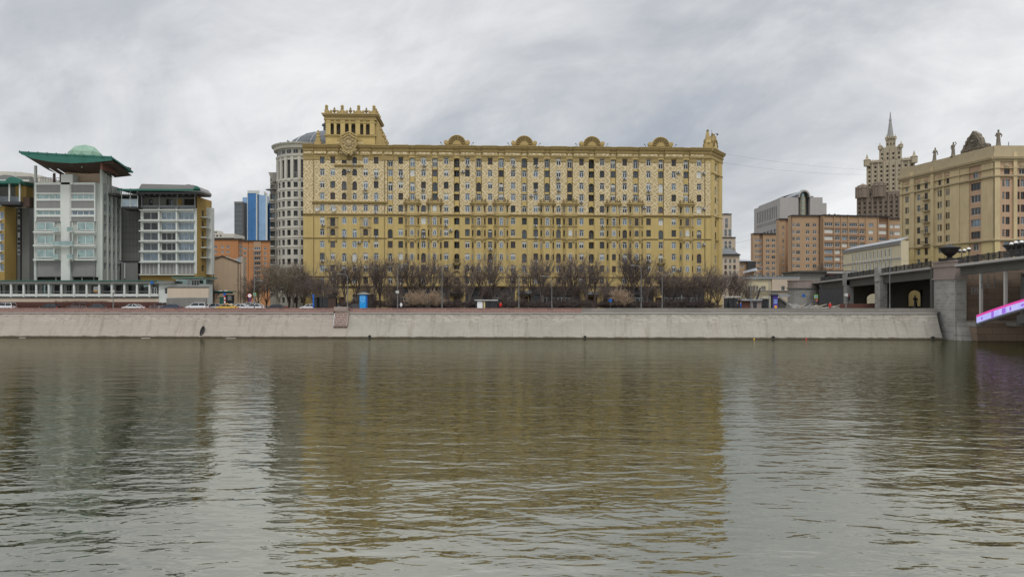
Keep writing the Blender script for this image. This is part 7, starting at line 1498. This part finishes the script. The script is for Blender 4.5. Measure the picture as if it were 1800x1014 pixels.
# crane arm, site rubble and planks, fences near the bastion
t = thing('excavator_arm', 'raised dark excavator arm behind the kiosk', 'excavator', (X(1330, 196), 196, GZ)); mb = MB(); q = 196 / F
mb.tube([(-.2, 0, 1.4), (0, 0, 2.5), (.4, 0, 3.6)], [.35, .3, .22], 'dark_metal', 6); mb.tube([(.3, 0, 3.4), (1.0, 0, 5.7)], [.26, .18], 'dark_metal', 6); mb.build('boom', t); mb = MB(); mb.box(-2, .5, -1, 1, .6, 2.0, 'dark_metal'); mb.box(-2.2, .8, -1.1, 1.1, 0, .6, 'tyre'); mb.build('chassis', t)
mb = MB(); D = 186.0; rnd = random.Random(3); xa, xb = X(1386, D), X(1476, D); n = 30; vs = []
for j in range(5):
    for i in range(n): vs.append((xa + (xb - xa) * i / (n - 1), D - 3 + j * 1.8, GZ + (0 if j in (0, 4) or i in (0, n - 1) else (.55 + .6 * (i < 8)) * rnd.uniform(.5, 1.4))))
mb.add(vs, [(j * n + i, j * n + i + 1, (j + 1) * n + i + 1, (j + 1) * n + i) for j in range(4) for i in range(n - 1)], 'concrete'); tag(mb.build('rubble_heap'), 'heap of grey brown rubble in front of the stone bastion', 'rubble', kind='stuff')
for k in range(14):
    x = xa + (.03 + .06 * k) * (xb - xa); a = rnd.uniform(-.5, .5) + (.5 if k % 2 else 0); mb = MB(); L_ = rnd.uniform(1.4, 2.8); mb.tube([(x, D - 2.5 + rnd.uniform(0, 2), GZ + .7), (x + L_ * math.cos(a), D - 2.2 + rnd.uniform(0, 2), GZ + .8 + L_ * .45 * abs(math.sin(a)))], .08, random.choice(['beige_light', 'concrete_pale', 'wood_dark']), 4)
    tag(mb.build('plank'), ORD[k] + ' loose plank from the left on the rubble before the bastion', 'plank', 'planks on the rubble heap')
t = thing('stair', 'dark outdoor stair climbing beside the bastion with side wall', 'stair', (X(1392, 204), 204, GZ)); mb = MB()
for k in range(9): mb.box(-3.4 + k * .38, -3.4 + k * .38 + .4, 0, 2, 0, 2.9 - k * .31, 'concrete_dark')
mb.build('steps', t); mb = MB(); mb.slab([(-3.6, 2.9), (-3.4, 3.3), (.3, .5), (.1, .1)][::-1], -.3, -.02, 'concrete'); mb.box(-4.2, -.6, -.4, 1.8, 3.3, 4.0, 'zinc'); mb.build('side_wall', t)
mb = MB()
for k in range(26): x = X(1476 + k * 2.6, 176); mb.box(x, x + .3, 176, 176.06, GZ, GZ + 1.5, 'brick_brown')
mb.box(X(1476, 176), X(1544, 176), 176.07, 176.15, GZ + 1.2, GZ + 1.35, 'wood_dark'); tag(mb.build('site_fence'), 'low brown fence under the bridge ramp', 'fence')
# traffic lights, people, dark statue in the arch
t = thing('traffic_light', 'dark traffic light before the first ramp pier', 'traffic light', (X(1492, 168), 168, GZ)); mb = MB(); mb.tube([(0, 0, 0), (0, 0, 3.6)], .07, 'dark_metal', 6); mb.build('post', t)
mb = MB(); mb.box(-.22, .22, -.2, .1, 2.2, 3.5, 'dark_metal'); mb.build('housing', t)
for k in range(3): mb = MB(); mb.M = Matrix.Translation((0, -.21, 3.3 - k * .42)) @ Matrix.Rotation(R(90), 4, 'X'); mb.lathe(0, 0, [(.15, 0), (.15, .06)], ('tail_red', 'tyre', 'tyre')[k], 10); mb.build('lens', t)
def person(px, D, label, coat, legs='granite_dark', s=1.0, skin='beige_light'):
    t = thing('person', label, 'person', (X(px, D), D, GZ + .14), random.uniform(-1, 1), None); t.scale = (s, s, s)
    mb = MB()
    for sd2 in (-1, 1): loft(mb, [(sd2 * .09, -.06, 0, .05, .12), (sd2 * .09, 0, .07, .05, .07), (sd2 * .09, 0, .28, .065, .07), (sd2 * .09, 0, .5, .06, .065), (sd2 * .09, 0, .84, .09, .1)], legs, 8)
    loft(mb, [(0, 0, 1.46, .06, .06), (0, 0, 1.53, .055, .06), (0, -.01, 1.58, .075, .09), (0, -.01, 1.66, .08, .1), (0, 0, 1.74, .06, .08), (0, 0, 1.78, .02, .03)], skin, 10); mb.ball((0, -.11, 1.63), .018, skin, 5, 4)
    for sd2 in (-1, 1): mb.ball((sd2 * .27, -.06, .80), .045, skin, 6, 5)
    mb.build('body', t, smooth=True)
    mb = MB(); loft(mb, [(0, 0, .62, .21, .15), (0, 0, .85, .19, .14), (0, 0, 1.05, .16, .12), (0, 0, 1.3, .2, .13), (0, 0, 1.42, .19, .12), (0, 0, 1.48, .08, .08)], coat, 12)
    for sd2 in (-1, 1): mb.tube([(sd2 * .19, 0, 1.4), (sd2 * .26, .02, 1.12), (sd2 * .27, -.05, .84)], [.065, .055, .045], coat, 8)
    mb.build('coat', t, smooth=True)
    mb = MB(); mb.ball((0, .015, 1.69), .098, 'twig_dark', 9, 6, .92, 1.05, .95); mb.build('hair', t, smooth=True)
person(1459, CD(1459, 2.5), 'person in a bright red coat behind the parapet before the ramp', 'red', s=.98)
person(705, CD(705, 19), 'person in a pale jacket at the shop door left of the dark front', 'sign_white'); person(880, CD(880, 19), 'person in a red jacket behind the lit bus shelter', 'red'); person(1302, CD(1302, 9), 'person in a blue coat left of the brown kiosk', 'sign_blue'); person(1296, CD(1296, 10), 'person in dark clothes beside the one in blue', 'granite_dark')
person(412, 174, 'person in dark clothes by the guard booth', 'granite_dark')
stt = statue(1609.5, 163, GZ + .5, -.6, 'dark bronze statue silhouetted in the right ramp arch', (fwd, hip), 'bronze', 2.9, None)
mb = MB(); mb.box(-1.0, 1.0, -.8, .8, -.5, -.3, 'granite_dark'); mb.box(-.7, .7, -.6, .6, -.3, 0, 'granite_dark'); mb.build('plinth', stt)
# cars through the middle arch
car(1530, 208, 'hatch', 'white', 'white car seen through the middle arch under the ramp', 1)
# overhead wires
def wire(a, b_, sag, label, r=.016):
    A_, B_ = Vector(a), Vector(b_); pts = []
    for i in range(17): t_ = i / 16; p = A_.lerp(B_, t_); p.z -= sag * 4 * t_ * (1 - t_); pts.append(tuple(p))
    mb = MB(); mb.tube(pts, r, 'dark_metal', 4, False); tag(mb.build('overhead_wire'), label, 'wire', 'overhead wires')
wire(P3(1270, 270, 206), P3(1588, 300, 255), 1.2, 'upper thin wire from the yellow block to the sandstone block'); wire(P3(1270, 286, 206), P3(1588, 305, 255), 1.5, 'lower thin wire from the yellow block to the sandstone block')
wire(P3(1292, 427, 300), P3(1345, 410, 300), .6, 'short rising wire in the sky gap left of the tan flats', .03); wire(P3(1487, 462, 160), P3(1640, 452, 152), .5, 'wire above the bridge ramp railing'); wire(P3(1695, 452, 146), P3(1812, 432, 126), .5, 'wire above the river span railing')
